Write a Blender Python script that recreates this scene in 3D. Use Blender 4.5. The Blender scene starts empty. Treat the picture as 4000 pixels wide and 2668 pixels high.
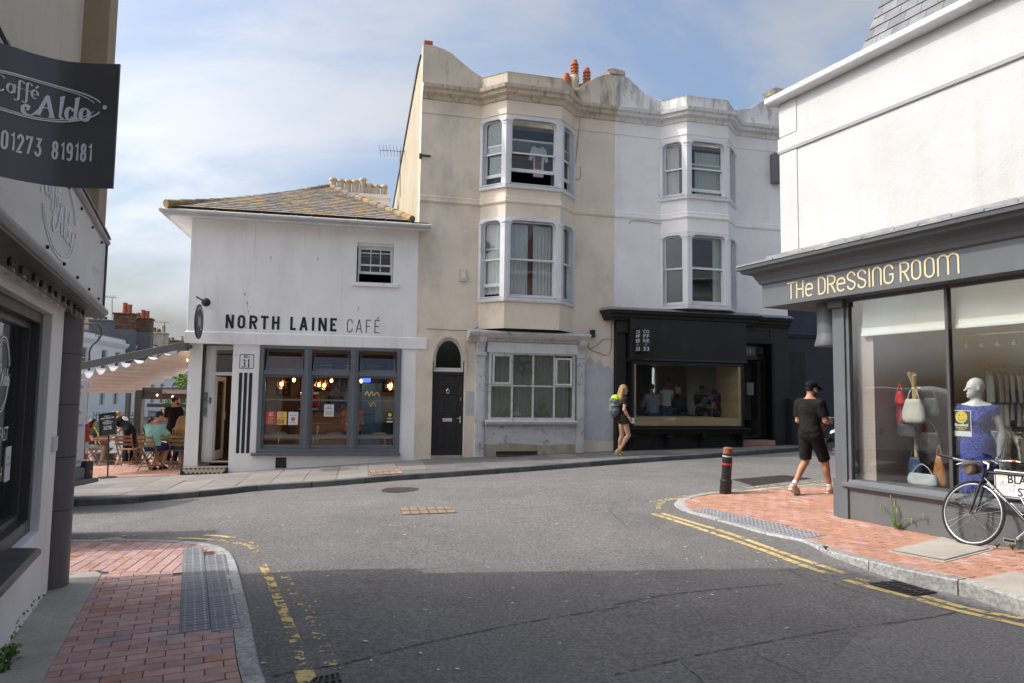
import bpy, bmesh, math, random
import numpy as np
from mathutils import Vector, Matrix
random.seed(7); rng = np.random.default_rng(5)
SC = bpy.context.scene; COL = SC.collection
R = math.radians
# ---------------------------------------------------------------- camera
F, CX, CY = 2790., 2000., 1334.            # focal length and centre in photograph pixels (4000 x 2668)
PIT, ROL = R(4.40), R(-.793)
EYE = np.array([0, 0, 1.62])
_f = np.array([0, math.cos(PIT), math.sin(PIT)]); _r = np.array([1., 0, 0]); _d = np.cross(_f, _r)
RT = math.cos(ROL)*_r + math.sin(ROL)*_d; DN = -math.sin(ROL)*_r + math.cos(ROL)*_d; FW = _f
cam = bpy.data.cameras.new('camera'); cam.sensor_width = 36; cam.lens = F/4000*36; cam.clip_start = .05; cam.clip_end = 3000
co = bpy.data.objects.new('camera', cam); COL.objects.link(co)
co.matrix_world = Matrix(((RT[0], -DN[0], -FW[0], EYE[0]), (RT[1], -DN[1], -FW[1], EYE[1]), (RT[2], -DN[2], -FW[2], EYE[2]), (0, 0, 0, 1)))
SC.camera = co
# ---------------------------------------------------------------- sky, sun, exposure
SUN_AZ, SUN_EL = R(-93.), R(46.)
SUND = Vector((math.sin(SUN_AZ)*math.cos(SUN_EL), math.cos(SUN_AZ)*math.cos(SUN_EL), math.sin(SUN_EL)))
wd = bpy.data.worlds.new('World'); SC.world = wd; wd.use_nodes = True
nt = wd.node_tree; nt.nodes.clear()
def N_(t, ty, **k):
    n = t.nodes.new(ty)
    for a, b in k.items(): setattr(n, a, b)
    return n
sky = N_(nt, 'ShaderNodeTexSky', sky_type='NISHITA', sun_disc=False, sun_elevation=SUN_EL, sun_rotation=SUN_AZ, air_density=1.15, dust_density=6.5, ozone_density=2.6)
tc = N_(nt, 'ShaderNodeTexCoord'); sep = N_(nt, 'ShaderNodeSeparateXYZ'); nt.links.new(tc.outputs['Generated'], sep.inputs[0])
def MA(t, op, a, b=None, c=None, clamp=False):
    n = t.nodes.new('ShaderNodeMath'); n.operation = op; n.use_clamp = clamp
    for i, v in enumerate((a, b, c)):
        if v is None: continue
        if isinstance(v, (int, float)): n.inputs[i].default_value = v
        else: t.links.new(v, n.inputs[i])
    return n.outputs[0]
zc = MA(nt, 'MAXIMUM', sep.outputs[2], .0); zz = MA(nt, 'ADD', zc, .38)
cmb = N_(nt, 'ShaderNodeCombineXYZ')
nt.links.new(MA(nt, 'DIVIDE', sep.outputs[0], zz), cmb.inputs[0]); nt.links.new(MA(nt, 'DIVIDE', sep.outputs[1], zz), cmb.inputs[1])
mp = N_(nt, 'ShaderNodeMapping'); mp.inputs['Rotation'].default_value = (0, 0, R(-35)); mp.inputs['Scale'].default_value = (1.0, 1.9, 1)
nt.links.new(cmb.outputs[0], mp.inputs[0])
n1 = N_(nt, 'ShaderNodeTexNoise'); n1.inputs['Scale'].default_value = 1.5; n1.inputs['Detail'].default_value = 7; n1.inputs['Roughness'].default_value = .55; n1.inputs['Distortion'].default_value = .45
nt.links.new(mp.outputs[0], n1.inputs['Vector'])
rp = N_(nt, 'ShaderNodeValToRGB'); rp.color_ramp.elements[0].position = .38; rp.color_ramp.elements[1].position = .68
rp.color_ramp.interpolation = 'EASE'
nt.links.new(n1.outputs['Fac'], rp.inputs[0])
clf = MA(nt, 'MULTIPLY', rp.outputs[0], .92)
lum = N_(nt, 'ShaderNodeRGBToBW'); nt.links.new(sky.outputs[0], lum.inputs[0])      # thin cloud scatters the local sky light, only whiter and brighter
clc = N_(nt, 'ShaderNodeMix', data_type='RGBA', blend_type='MULTIPLY'); clc.inputs[0].default_value = 1; nt.links.new(lum.outputs[0], clc.inputs[6]); clc.inputs[7].default_value = (1.36, 1.43, 1.55, 1)
mxw = N_(nt, 'ShaderNodeMix', data_type='RGBA')
nt.links.new(clf, mxw.inputs[0]); nt.links.new(sky.outputs[0], mxw.inputs[6]); nt.links.new(clc.outputs[2], mxw.inputs[7])
bg = N_(nt, 'ShaderNodeBackground'); bg.inputs[1].default_value = .15
nt.links.new(mxw.outputs[2], bg.inputs[0])
wo = N_(nt, 'ShaderNodeOutputWorld'); nt.links.new(bg.outputs[0], wo.inputs[0])
sl = bpy.data.lights.new('sun', 'SUN'); sl.energy = 1.9; sl.angle = R(.53); sl.color = (1, .955, .89)
so = bpy.data.objects.new('sun', sl); COL.objects.link(so); so.rotation_euler = SUND.to_track_quat('Z', 'Y').to_euler(); so.location = SUND*60
vs = SC.view_settings; vs.view_transform = 'Standard'; vs.look = 'None'; vs.gamma = 1; vs.use_curve_mapping = False; vs.exposure = .58
SC.cycles.max_bounces = 8; SC.cycles.transparent_max_bounces = 24; SC.cycles.diffuse_bounces = 4; SC.cycles.glossy_bounces = 3
SC.cycles.caustics_reflective = False; SC.cycles.caustics_refractive = False; SC.cycles.sample_clamp_indirect = 6
# ---------------------------------------------------------------- pixels to places
def ray(x, y): return (x-CX)/F*RT + (y-CY)/F*DN + FW
def onz(x, y, z): r = ray(x, y); return EYE + r*(z-EYE[2])/r[2]
def at(x, y, d): return EYE + ray(x, y)*d
def unit2(v): return np.array(v, float)/np.linalg.norm(v)
def ang(a): return np.array([math.sin(R(a)), math.cos(R(a)), 0.])
class Fr:                                   # a facade: u along it, o out of it, z up
    def __init__(s, o, a=None, flip=1, U=None):
        s.o = np.array([o[0], o[1], 0.]); s.U = ang(a)*flip if U is None else np.array([U[0], U[1], 0.])/math.hypot(U[0], U[1])
        s.N = np.array([s.U[1], -s.U[0], 0.])
    def w(s, u, o, z): return s.o + s.U*u + s.N*o + np.array([0, 0, z])
    def px(s, x, y, o=0):
        r = ray(x, y); p = EYE + r*((s.o + s.N*o - EYE) @ s.N)/(r @ s.N); return (p-s.o) @ s.U, p[2]
    def xy(s, u, o): return tuple(s.w(u, o, 0)[:2])
    def sub(s, a, b): pa, pb = s.xy(*a), s.xy(*b); return Fr(pa, U=(pb[0]-pa[0], pb[1]-pa[1])), math.hypot(pb[0]-pa[0], pb[1]-pa[1])
_J = at(1747, 1787, 17.3); FB = Fr(_J, 75.4)
_r = ray(1663, 1361); _k = EYE + _r*((FB.o-EYE) @ FB.N)/(_r @ FB.N); FC = Fr(_k, 78.5)
FD = Fr(onz(3709, 2081, .17), -24.1, -1); FA = Fr(onz(187, 2300, 0), -24.1)
WORLD = Fr((0, 0), U=(1, 0))                # u = x, o = -y
# ---------------------------------------------------------------- ground heights
_RX = [-60, -20, -12, -6.4, -2.1, 2.65, 7.7, 20, 60]; _RZ = [-.75, -.62, -.52, -.33, -.05, .13, .28, .45, .6]
def sm(t): t = min(1, max(0, t)); return t*t*(3-2*t)
def rf(x): return float(np.interp(x, _RX, _RZ))
def zroad(x, y):
    t = sm((y-7.5)/6.); return .014*max(-6, min(8, x))*(1-t) + rf(x)*t
def ong(x, y, h=0.):                        # photograph pixel -> point on the road surface (+h)
    z = 0.
    for _ in range(25):
        p = onz(x, y, z); z = .5*z + .5*(zroad(p[0], p[1]) + (h(p[0], p[1]) if callable(h) else h))
    return onz(x, y, z)
# ---------------------------------------------------------------- geometry
class G:
    def __init__(s): s.v = []; s.f = []
    def add(s, v, f):
        b = len(s.v); s.v += [tuple(map(float, p)) for p in v]; s.f += [tuple(i+b for i in q) for q in f]; return s
    def hexa(s, p): return s.add(p, [(0, 3, 2, 1), (4, 5, 6, 7), (0, 1, 5, 4), (1, 2, 6, 5), (2, 3, 7, 6), (3, 0, 4, 7)])
    def box(s, fr, u0, u1, o0, o1, z0, z1):
        return s.hexa([fr.w(u, o, z) for z in (z0, z1) for u, o in ((u0, o0), (u1, o0), (u1, o1), (u0, o1))])
    def cap(s, A, B):                        # two matching loops -> closed solid
        n = len(A); return s.add(list(A)+list(B), [tuple(range(n))[::-1], tuple(range(n, 2*n))] + [(i, (i+1) % n, n+(i+1) % n, n+i) for i in range(n)])
    def ext(s, fr, poly, o0, o1): return s.cap([fr.w(u, o0, z) for u, z in poly], [fr.w(u, o1, z) for u, z in poly])
    def plan(s, poly, z0, z1):
        a = z0 if callable(z0) else lambda x, y: z0; b = z1 if callable(z1) else lambda x, y: z1
        return s.cap([(x, y, a(x, y)) for x, y in poly], [(x, y, b(x, y)) for x, y in poly])
    def ring(s, fr, A, B, o0, o1):           # frame between outer loop A and inner loop B (u,z lists of one length)
        n = len(A); v = [fr.w(u, o, z) for o in (o0, o1) for L in (A, B) for u, z in L]; f = []
        for i in range(n):
            j = (i+1) % n
            f += [(i, j, n+j, n+i), (2*n+i, 3*n+i, 3*n+j, 2*n+j), (i, 2*n+i, 2*n+j, j), (n+i, n+j, 3*n+j, 3*n+i)]
        return s.add(v, f)
    def frame(s, fr, u0, u1, z0, z1, w, o0, o1, wb=None, wt=None):
        wb = w if wb is None else wb; wt = w if wt is None else wt
        return s.ring(fr, [(u0, z0), (u1, z0), (u1, z1), (u0, z1)], [(u0+w, z0+wb), (u1-w, z0+wb), (u1-w, z1-wt), (u0+w, z1-wt)], o0, o1)
    def tube(s, pts, r, n=8, cap=True):
        P = [Vector(p) for p in pts]; k = len(P); rr = r if isinstance(r, (list, tuple)) else [r]*k
        t0 = (P[1]-P[0]).normalized(); a = t0.orthogonal().normalized(); V = []; Fc = []
        for i in range(k):
            t = ((P[min(i+1, k-1)]-P[max(i-1, 0)])).normalized()
            a = (a - t*a.dot(t)).normalized() if (a - t*a.dot(t)).length > 1e-6 else t.orthogonal().normalized(); b = t.cross(a)
            V += [P[i] + (a*math.cos(2*math.pi*j/n) + b*math.sin(2*math.pi*j/n))*rr[i] for j in range(n)]
        for i in range(k-1): Fc += [(i*n+j, i*n+(j+1) % n, (i+1)*n+(j+1) % n, (i+1)*n+j) for j in range(n)]
        if cap: Fc += [tuple(range(n))[::-1], tuple((k-1)*n+j for j in range(n))]
        return s.add(V, Fc)
    def lathe(s, c, prof, n=16, ax=None):    # prof: (radius, height) along ax
        z = Vector(ax or (0, 0, 1)).normalized(); x = z.orthogonal().normalized(); y = z.cross(x); c = Vector(c)
        V = [c + z*h + (x*math.cos(2*math.pi*j/n) + y*math.sin(2*math.pi*j/n))*max(r, 1e-4) for r, h in prof for j in range(n)]; k = len(prof)
        return s.add(V, [(i*n+j, i*n+(j+1) % n, (i+1)*n+(j+1) % n, (i+1)*n+j) for i in range(k-1) for j in range(n)] + [tuple(range(n))[::-1], tuple((k-1)*n+j for j in range(n))])
    def ell(s, c, r, nu=12, nv=8, M=None):
        c = Vector(c); V = []
        for i in range(nv+1):
            t = math.pi*i/nv
            for j in range(nu):
                p = Vector((r[0]*math.sin(t)*math.cos(2*math.pi*j/nu), r[1]*math.sin(t)*math.sin(2*math.pi*j/nu), -r[2]*math.cos(t)))
                V.append(c + (M @ p if M else p))
        return s.add(V, [(i*nu+j, i*nu+(j+1) % nu, (i+1)*nu+(j+1) % nu, (i+1)*nu+j) for i in range(nv) for j in range(nu)])
    def sweep(s, path, prof, closed=False):  # plan path (x,y), profile (out, z); out = right of travel
        P = [np.array(p[:2], float) for p in path]; n = len(P); rows = []
        for i in range(n):
            ds = []
            if i > 0 or closed: d = P[i]-P[i-1]; ds.append(d/np.linalg.norm(d))
            if i < n-1 or closed: d = P[(i+1) % n]-P[i]; ds.append(d/np.linalg.norm(d))
            ns = [np.array([d[1], -d[0]]) for d in ds]
            m = ns[0] if len(ns) == 1 else (ns[0]+ns[1])/(1+ns[0] @ ns[1])
            rows.append([(P[i][0]+m[0]*o, P[i][1]+m[1]*o, z(*P[i]) if callable(z) else z) for o, z in prof])
        k = len(prof); V = [p for r_ in rows for p in r_]; Fc = []
        for i in range(n if closed else n-1):
            a, b = i*k, ((i+1) % n)*k
            Fc += [(a+j, b+j, b+(j+1) % k, a+(j+1) % k) for j in range(k)]
        if not closed: Fc += [tuple(range(k)), tuple((n-1)*k+j for j in range(k))[::-1]]
        return s.add(V, Fc)
    def wall(s, fr, u0, u1, z0, z1, o0, o1, holes=()):   # slab from o1 (back) to o0 (front) with rectangular openings
        us = sorted({u0, u1, *[h[i] for h in holes for i in (0, 1) if u0 < h[i] < u1]}); zs = sorted({z0, z1, *[h[i] for h in holes for i in (2, 3) if z0 < h[i] < z1]})
        def solid(i, j):
            if not (0 <= i < len(us)-1 and 0 <= j < len(zs)-1): return False
            a, b = (us[i]+us[i+1])/2, (zs[j]+zs[j+1])/2
            return not any(h[0] < a < h[1] and h[2] < b < h[3] for h in holes)
        for i in range(len(us)-1):
            for j in range(len(zs)-1):
                if not solid(i, j): continue
                a, b, c, d = us[i], us[i+1], zs[j], zs[j+1]
                w = fr.w; V = [w(a, o0, c), w(b, o0, c), w(b, o0, d), w(a, o0, d), w(a, o1, c), w(b, o1, c), w(b, o1, d), w(a, o1, d)]
                Fc = [(0, 1, 2, 3), (7, 6, 5, 4)]
                if not solid(i-1, j): Fc.append((0, 3, 7, 4))
                if not solid(i+1, j): Fc.append((1, 5, 6, 2))
                if not solid(i, j-1): Fc.append((0, 4, 5, 1))
                if not solid(i, j+1): Fc.append((3, 2, 6, 7))
                s.add(V, Fc)
        return s
    def stroke(s, pts, w, o=0., t=.004, fr=None, closed=False):  # flat lettering stroke in (u,z); w may be a function of direction
        P = [np.array(p, float) for p in pts]; n = len(P); L = []; Rr = []
        for i in range(n):
            ds = []
            if i > 0 or closed: d = P[i]-P[i-1]; ds.append(d/(np.linalg.norm(d)+1e-9))
            if i < n-1 or closed: d = P[(i+1) % n]-P[i]; ds.append(d/(np.linalg.norm(d)+1e-9))
            ns = [np.array([-d[1], d[0]]) for d in ds]
            m = ns[0] if len(ns) == 1 else (ns[0]+ns[1])/max(.35, 1+ns[0] @ ns[1])
            ww = w(ds[-1]) if callable(w) else w
            L.append(P[i]+m*ww/2); Rr.append(P[i]-m*ww/2)
        V = []
        for oo in (o, o+t):
            for X in (L, Rr): V += [fr.w(p[0], oo, p[1]) for p in X]
        Fc = []
        for i in range(n if closed else n-1):
            j = (i+1) % n
            Fc += [(i, n+i, n+j, j), (2*n+i, 2*n+j, 3*n+j, 3*n+i), (i, j, 2*n+j, 2*n+i), (n+i, 3*n+i, 3*n+j, n+j)]
        if not closed: Fc += [(0, 2*n, 3*n, n), (n-1, 2*n-1, 4*n-1, 3*n-1)]
        return s.add(V, Fc)
def arc(cx, cz, rx, rz, a0, a1, n=10): return [(cx+rx*math.cos(R(a0+(a1-a0)*i/n)), cz+rz*math.sin(R(a0+(a1-a0)*i/n))) for i in range(n+1)]
def rrect(u0, u1, z0, z1, r, n=5, bot=False):  # rounded top corners (and bottom)
    b = [(u0, z0), (u1, z0)] if not bot else arc(u0+r, z0+r, r, r, 180, 270, n)+arc(u1-r, z0+r, r, r, 270, 360, n)
    return b + arc(u1-r, z1-r, r, r, 0, 90, n) + arc(u0+r, z1-r, r, r, 90, 180, n)
def crom(P, n=8):                            # smooth curve through points
    P = [np.array(p, float) for p in P]; P = [2*P[0]-P[1]]+P+[2*P[-1]-P[-2]]; out = []
    for i in range(1, len(P)-2):
        for k in range(n):
            t = k/n; a, b, c, d = P[i-1:i+3]
            out.append(.5*((2*b)+(c-a)*t+(2*a-5*b+4*c-d)*t*t+(3*b-a-3*c+d)*t**3))
    return out+[P[-2]]
def resample(P, step):
    P = [np.array(p, float) for p in P]; out = [P[0]]; acc = 0
    for a, b in zip(P, P[1:]):
        L = np.linalg.norm(b-a); d = step-acc
        while d <= L: out.append(a+(b-a)*d/L); d += step
        acc = (acc+L) % step
    return out
def clip(poly, reg):                         # convex region, counter-clockwise
    for i in range(len(reg)):
        a, b = reg[i], reg[(i+1) % len(reg)]; out = []
        sd = lambda p: (b[0]-a[0])*(p[1]-a[1])-(b[1]-a[1])*(p[0]-a[0])
        for j in range(len(poly)):
            p, q = poly[j], poly[(j+1) % len(poly)]; sp, sq = sd(p), sd(q)
            if sp >= 0: out.append(p)
            if (sp >= 0) != (sq >= 0): t = sp/(sp-sq); out.append((p[0]+(q[0]-p[0])*t, p[1]+(q[1]-p[1])*t))
        poly = out
        if len(poly) < 3: return []
    return poly
def inside(p, poly):
    c = False
    for i in range(len(poly)):
        (x1, y1), (x2, y2) = poly[i-1], poly[i]
        if (y1 > p[1]) != (y2 > p[1]) and p[0] < (x2-x1)*(p[1]-y1)/(y2-y1)+x1: c = not c
    return c
# ---------------------------------------------------------------- objects
ORG = {}
def link(o): COL.objects.link(o); return o
def tag(o, label=None, cat=None, group=None, kind=None):
    for k, v in (('label', label), ('category', cat), ('group', group), ('kind', kind)):
        if v: o[k] = v
    return o
def thing(name, label, cat, loc=(0, 0, 0), group=None):
    o = link(bpy.data.objects.new(name, None)); o.empty_display_size = .1; o.location = loc; ORG[o] = np.array(loc, float)
    return tag(o, label, cat, group)
def mesh(name, g, mat, smooth=0):
    me = bpy.data.meshes.new(name); me.from_pydata(g.v, [], g.f)
    if len(g.f) < 20000:
        bm = bmesh.new(); bm.from_mesh(me); bmesh.ops.recalc_face_normals(bm, faces=bm.faces); bm.to_mesh(me); bm.free()
    me.materials.append(MAT[mat] if isinstance(mat, str) else mat)
    if smooth:
        me.polygons.foreach_set('use_smooth', [True]*len(me.polygons))
        if smooth > 1: me.set_sharp_from_angle(angle=R(smooth))
    return me
def mk(name, g, mat, par=None, smooth=0, bev=0, label=None, cat=None, group=None, kind=None, org=None):
    og = ORG[par] if par is not None else np.array(org if org is not None else (0, 0, 0), float)
    if og.any(): g.v = [(p[0]-og[0], p[1]-og[1], p[2]-og[2]) for p in g.v]
    o = link(bpy.data.objects.new(name, mesh(name, g, mat, smooth))); ORG[o] = og
    if par is not None: o.parent = par
    else: o.location = og
    if bev:
        m = o.modifiers.new('bevel', 'BEVEL'); m.width = bev; m.segments = 2; m.limit_method = 'ANGLE'; m.angle_limit = R(40)
    return tag(o, label, cat, group, kind)
def inst(name, me, par, loc, rot=None):      # a piece that shares its mesh
    o = link(bpy.data.objects.new(name, me)); o.parent = par; lg = np.array(loc)-ORG[par]; o.location = lg
    if rot is not None: o.rotation_euler = rot
    ORG[o] = np.array(loc, float); return o
def copy_tree(o, par=None):
    c = link(o.copy()); c.parent = par
    for ch in o.children: copy_tree(ch, c)
    return c
# ---------------------------------------------------------------- materials
MAT = {}
def M(name, col, rough=.75, var=.1, vs=1.6, bump=.12, bs=70, metal=0, spec=.4, stain=None, chip=None, spots=None, rnd=0, emit=0, grain=0, bd=.01, coarse=0):
    m = bpy.data.materials.new(name); MAT[name] = m; m.use_nodes = True; t = m.node_tree; b = t.nodes['Principled BSDF']
    L = t.links.new; tcn = N_(t, 'ShaderNodeTexCoord'); P = tcn.outputs['Object']
    def noise(sc, det=4, rg=.55, vec=None, stretch=None):
        n = N_(t, 'ShaderNodeTexNoise'); n.inputs['Scale'].default_value = sc; n.inputs['Detail'].default_value = det; n.inputs['Roughness'].default_value = rg
        v = vec or P
        if stretch:
            q = N_(t, 'ShaderNodeMapping'); q.inputs['Scale'].default_value = stretch; L(v, q.inputs[0]); v = q.outputs[0]
        L(v, n.inputs['Vector']); return n.outputs['Fac']
    def mix(f, a, bb, mode='MIX'):
        n = N_(t, 'ShaderNodeMix', data_type='RGBA', blend_type=mode)
        if isinstance(f, (int, float)): n.inputs[0].default_value = f
        else: L(f, n.inputs[0])
        for i, v in ((6, a), (7, bb)):
            if isinstance(v, tuple): n.inputs[i].default_value = (*v[:3], 1)
            else: L(v, n.inputs[i])
        return n.outputs[2]
    def mr(x, a, b2, c=0, d=1):
        n = N_(t, 'ShaderNodeMapRange'); L(x, n.inputs[0])
        for i, v in enumerate((a, b2, c, d)): n.inputs[i+1].default_value = v
        return n.outputs[0]
    lo, hi = tuple(c*(1-var) for c in col), tuple(min(1, c*(1+var)) for c in col)
    C = mix(mr(noise(vs, 6), .3, .7), lo, hi)
    if rnd:
        oi = N_(t, 'ShaderNodeObjectInfo'); ge = N_(t, 'ShaderNodeNewGeometry')
        r1 = MA(t, 'FRACT', MA(t, 'ADD', MA(t, 'MULTIPLY', oi.outputs['Random'], 7.31), MA(t, 'MULTIPLY', ge.outputs['Random Per Island'], 3.7)))
        hs = N_(t, 'ShaderNodeHueSaturation'); L(C, hs.inputs['Color']); L(mr(r1, 0, 1, 1-rnd, 1+rnd), hs.inputs['Value'])
        r2 = MA(t, 'FRACT', MA(t, 'MULTIPLY', r1, 13.7)); L(mr(r2, 0, 1, .5-.03*rnd, .5+.03*rnd), hs.inputs['Hue']); L(mr(r2, 0, 1, 1-.5*rnd, 1+.25*rnd), hs.inputs['Saturation']); C = hs.outputs[0]
    for st in (stain or []):                # (colour, scale, stretch, lo, hi, amount)
        sc_, ss, sx, a, bb, am = st
        C = mix(MA(t, 'MULTIPLY', mr(noise(ss, 7, .62, None, sx), a, bb), am), C, sc_)
    if spots:                               # (colour, scale, size, amount): small flecks
        vo = N_(t, 'ShaderNodeTexVoronoi'); vo.inputs['Scale'].default_value = spots[1]; L(P, vo.inputs['Vector'])
        C = mix(MA(t, 'MULTIPLY', mr(vo.outputs['Distance'], spots[2], spots[2]*.55), spots[3]), C, spots[0])
    if grain:
        C = mix(mr(noise(bs*1.7, 3, .7), .35, .65), mix(1., C, (1-grain,)*3, 'MULTIPLY'), mix(1., C, (1+grain,)*3, 'MULTIPLY'))
    if coarse: C = mix(mr(noise(coarse, 2, .5), .38, .62), mix(1., C, (.78,)*3, 'MULTIPLY'), mix(1., C, (1.2,)*3, 'MULTIPLY'))
    L(C, b.inputs['Base Color'])
    L(mr(noise(vs*2.3, 3), .3, .7, max(.02, rough*.86), min(1, rough*1.12)), b.inputs['Roughness'])
    b.inputs['Metallic'].default_value = metal; b.inputs['Specular IOR Level'].default_value = spec
    if bump:
        bn = N_(t, 'ShaderNodeBump'); bn.inputs['Strength'].default_value = bump; bn.inputs['Distance'].default_value = bd
        L(MA(t, 'ADD', noise(bs, 4, .6), MA(t, 'MULTIPLY', noise(bs*.12, 3), 1.5)), bn.inputs['Height']); L(bn.outputs[0], b.inputs['Normal'])
    if emit:
        b.inputs['Emission Color'].default_value = (*col, 1); b.inputs['Emission Strength'].default_value = emit
    return m
def glass(name, tint=(.93, .95, .94), k=1., wav=.0, dirt=0., dcol=(.6, .6, .58)):
    m = bpy.data.materials.new(name); MAT[name] = m; m.use_nodes = True; t = m.node_tree; t.nodes.clear(); L = t.links.new
    lw = N_(t, 'ShaderNodeLayerWeight'); lw.inputs[0].default_value = .5
    f5 = MA(t, 'ADD', MA(t, 'MULTIPLY', MA(t, 'POWER', lw.outputs['Facing'], 4.), .9*k), .045*k, clamp=True)
    tr = N_(t, 'ShaderNodeBsdfTransparent'); tr.inputs[0].default_value = (*tint, 1)
    gl = N_(t, 'ShaderNodeBsdfGlossy'); gl.inputs['Roughness'].default_value = .015
    if wav:
        tcn = N_(t, 'ShaderNodeTexCoord'); n = N_(t, 'ShaderNodeTexNoise'); n.inputs['Scale'].default_value = 1.7; n.inputs['Detail'].default_value = 1; L(tcn.outputs['Object'], n.inputs['Vector'])
        bn = N_(t, 'ShaderNodeBump'); bn.inputs['Strength'].default_value = wav; bn.inputs['Distance'].default_value = .03; L(n.outputs[0], bn.inputs['Height']); L(bn.outputs[0], gl.inputs['Normal'])
    mx = N_(t, 'ShaderNodeMixShader'); L(f5, mx.inputs[0]); L(tr.outputs[0], mx.inputs[1]); L(gl.outputs[0], mx.inputs[2]); out = mx.outputs[0]
    if dirt:
        tcn = N_(t, 'ShaderNodeTexCoord'); n = N_(t, 'ShaderNodeTexNoise'); n.inputs['Scale'].default_value = 3; n.inputs['Detail'].default_value = 5; L(tcn.outputs['Object'], n.inputs['Vector'])
        df = N_(t, 'ShaderNodeBsdfDiffuse'); df.inputs[0].default_value = (*dcol, 1); m2 = N_(t, 'ShaderNodeMixShader')
        L(MA(t, 'MULTIPLY', n.outputs[0], dirt*1.8, clamp=True), m2.inputs[0]); L(out, m2.inputs[1]); L(df.outputs[0], m2.inputs[2]); out = m2.outputs[0]
    ou = N_(t, 'ShaderNodeOutputMaterial'); L(out, ou.inputs[0]); return m
def worn(name, col, cover, scale=9., rough=.8):   # thin paint worn through to what lies under it
    m = M(name, col, rough, .12, 3, .1, 90); t = m.node_tree; L = t.links.new; b = t.nodes['Principled BSDF']; o = t.nodes['Material Output']
    tcn = N_(t, 'ShaderNodeTexCoord'); n = N_(t, 'ShaderNodeTexNoise'); n.inputs['Scale'].default_value = scale; n.inputs['Detail'].default_value = 9; n.inputs['Roughness'].default_value = .72; L(tcn.outputs['Object'], n.inputs['Vector'])
    r_ = N_(t, 'ShaderNodeMapRange'); L(n.outputs[0], r_.inputs[0]); r_.inputs[1].default_value = .5-cover*.5+.22; r_.inputs[2].default_value = .5-cover*.5+.28
    tr = N_(t, 'ShaderNodeBsdfTransparent'); mx = N_(t, 'ShaderNodeMixShader'); L(r_.outputs[0], mx.inputs[0]); L(tr.outputs[0], mx.inputs[1]); L(b.outputs[0], mx.inputs[2]); L(mx.outputs[0], o.inputs[0]); return m
# ---------------------------------------------------------------- palette
def V3(h): h = h.lstrip('#'); return tuple(((c/255+.055)/1.055)**2.4 if c > 10 else c/255/12.92 for c in (int(h[i:i+2], 16) for i in (0, 2, 4)))
M('asphalt', (.182, .172, .162), .93, .14, .35, .9, 95, spec=.25, stain=[((.25, .245, .237), 2.2, None, .45, .75, .35), ((.11, .107, .105), .55, (1.6, .6, 1), .52, .72, .45), ((.24, .23, .22), .4, (.5, 1.5, 1), .55, .75, .4)], spots=((.36, .34, .32), 62, .17, .5), grain=.34, bd=.016, coarse=34)
M('asphalt_patch', (.175, .167, .158), .93, .1, .5, .7, 120, coarse=45, spec=.25, spots=((.22, .21, .2), 80, .15, .4), grain=.25)
M('tar', (.035, .034, .033), .9, .2, 8, .4, 60)
M('brick_red', (.45, .235, .158), .88, .16, 9, .5, 120, spec=.3, rnd=.11, stain=[((.33, .19, .16), 3.2, None, .5, .7, .5)], grain=.18)
M('brick_brown', (.49, .31, .27), .88, .16, 9, .5, 120, spec=.3, rnd=.12, stain=[((.31, .21, .195), 2.6, None, .5, .72, .6)], grain=.2)
M('brick_blue', (.37, .31, .305), .88, .16, 9, .5, 120, spec=.3, rnd=.12, grain=.2)
M('sand_joint', (.085, .072, .06), .95, .25, 14, .5, 90)
M('tactile_grey', (.2, .2, .21), .85, .15, 5, .3, 120, rnd=.15, grain=.2)
M('blister_worn', (.42, .42, .43), .8, .3, 20, .2, 90)
M('granite', (.36, .352, .335), .85, .15, 6, .6, 140, rnd=.2, coarse=30, grain=.3, stain=[((.2, .19, .17), 2, None, .5, .75, .5)])
M('granite_dark', (.10, .105, .105), .8, .25, 5, .5, 110, rnd=.2, grain=.25, stain=[((.25, .25, .23), 3, None, .5, .75, .4)])
M('slab', (.235, .212, .188), .9, .16, 3, .35, 120, rnd=.13, grain=.16, stain=[((.13, .12, .11), 1.8, None, .5, .75, .55)])
M('slab_dark', (.16, .152, .142), .9, .16, 3, .35, 120, rnd=.14, grain=.16, stain=[((.09, .085, .08), 1.8, None, .5, .75, .55)])
M('concrete', (.42, .385, .325), .92, .16, 2.5, .5, 90, grain=.25, stain=[((.2, .19, .17), 1.1, None, .45, .72, .6)])
M('iron', (.075, .068, .064), .62, .3, 10, .35, 60, metal=.6, stain=[((.12, .075, .05), 6, None, .5, .7, .5)])
M('iron_rust', (.10, .062, .045), .85, .3, 12, .4, 60, metal=.2)
worn('yellow_paint', (.60, .45, .18), .62, 14.); worn('yellow_left', (.60, .45, .18), .52, 9.); worn('yellow_worn', (.58, .45, .2), .47, 13.); worn('crack', (.05, .048, .045), .52, 22.); worn('yellow_faint', (.56, .43, .2), .38, 12.); worn('white_worn', (.6, .6, .58), .2, 16.)
M('weed', (.10, .19, .035), .7, .3, 30, 0, rnd=.3); M('weed_dry', (.33, .30, .14), .8, .25, 30, 0, rnd=.25)
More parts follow.
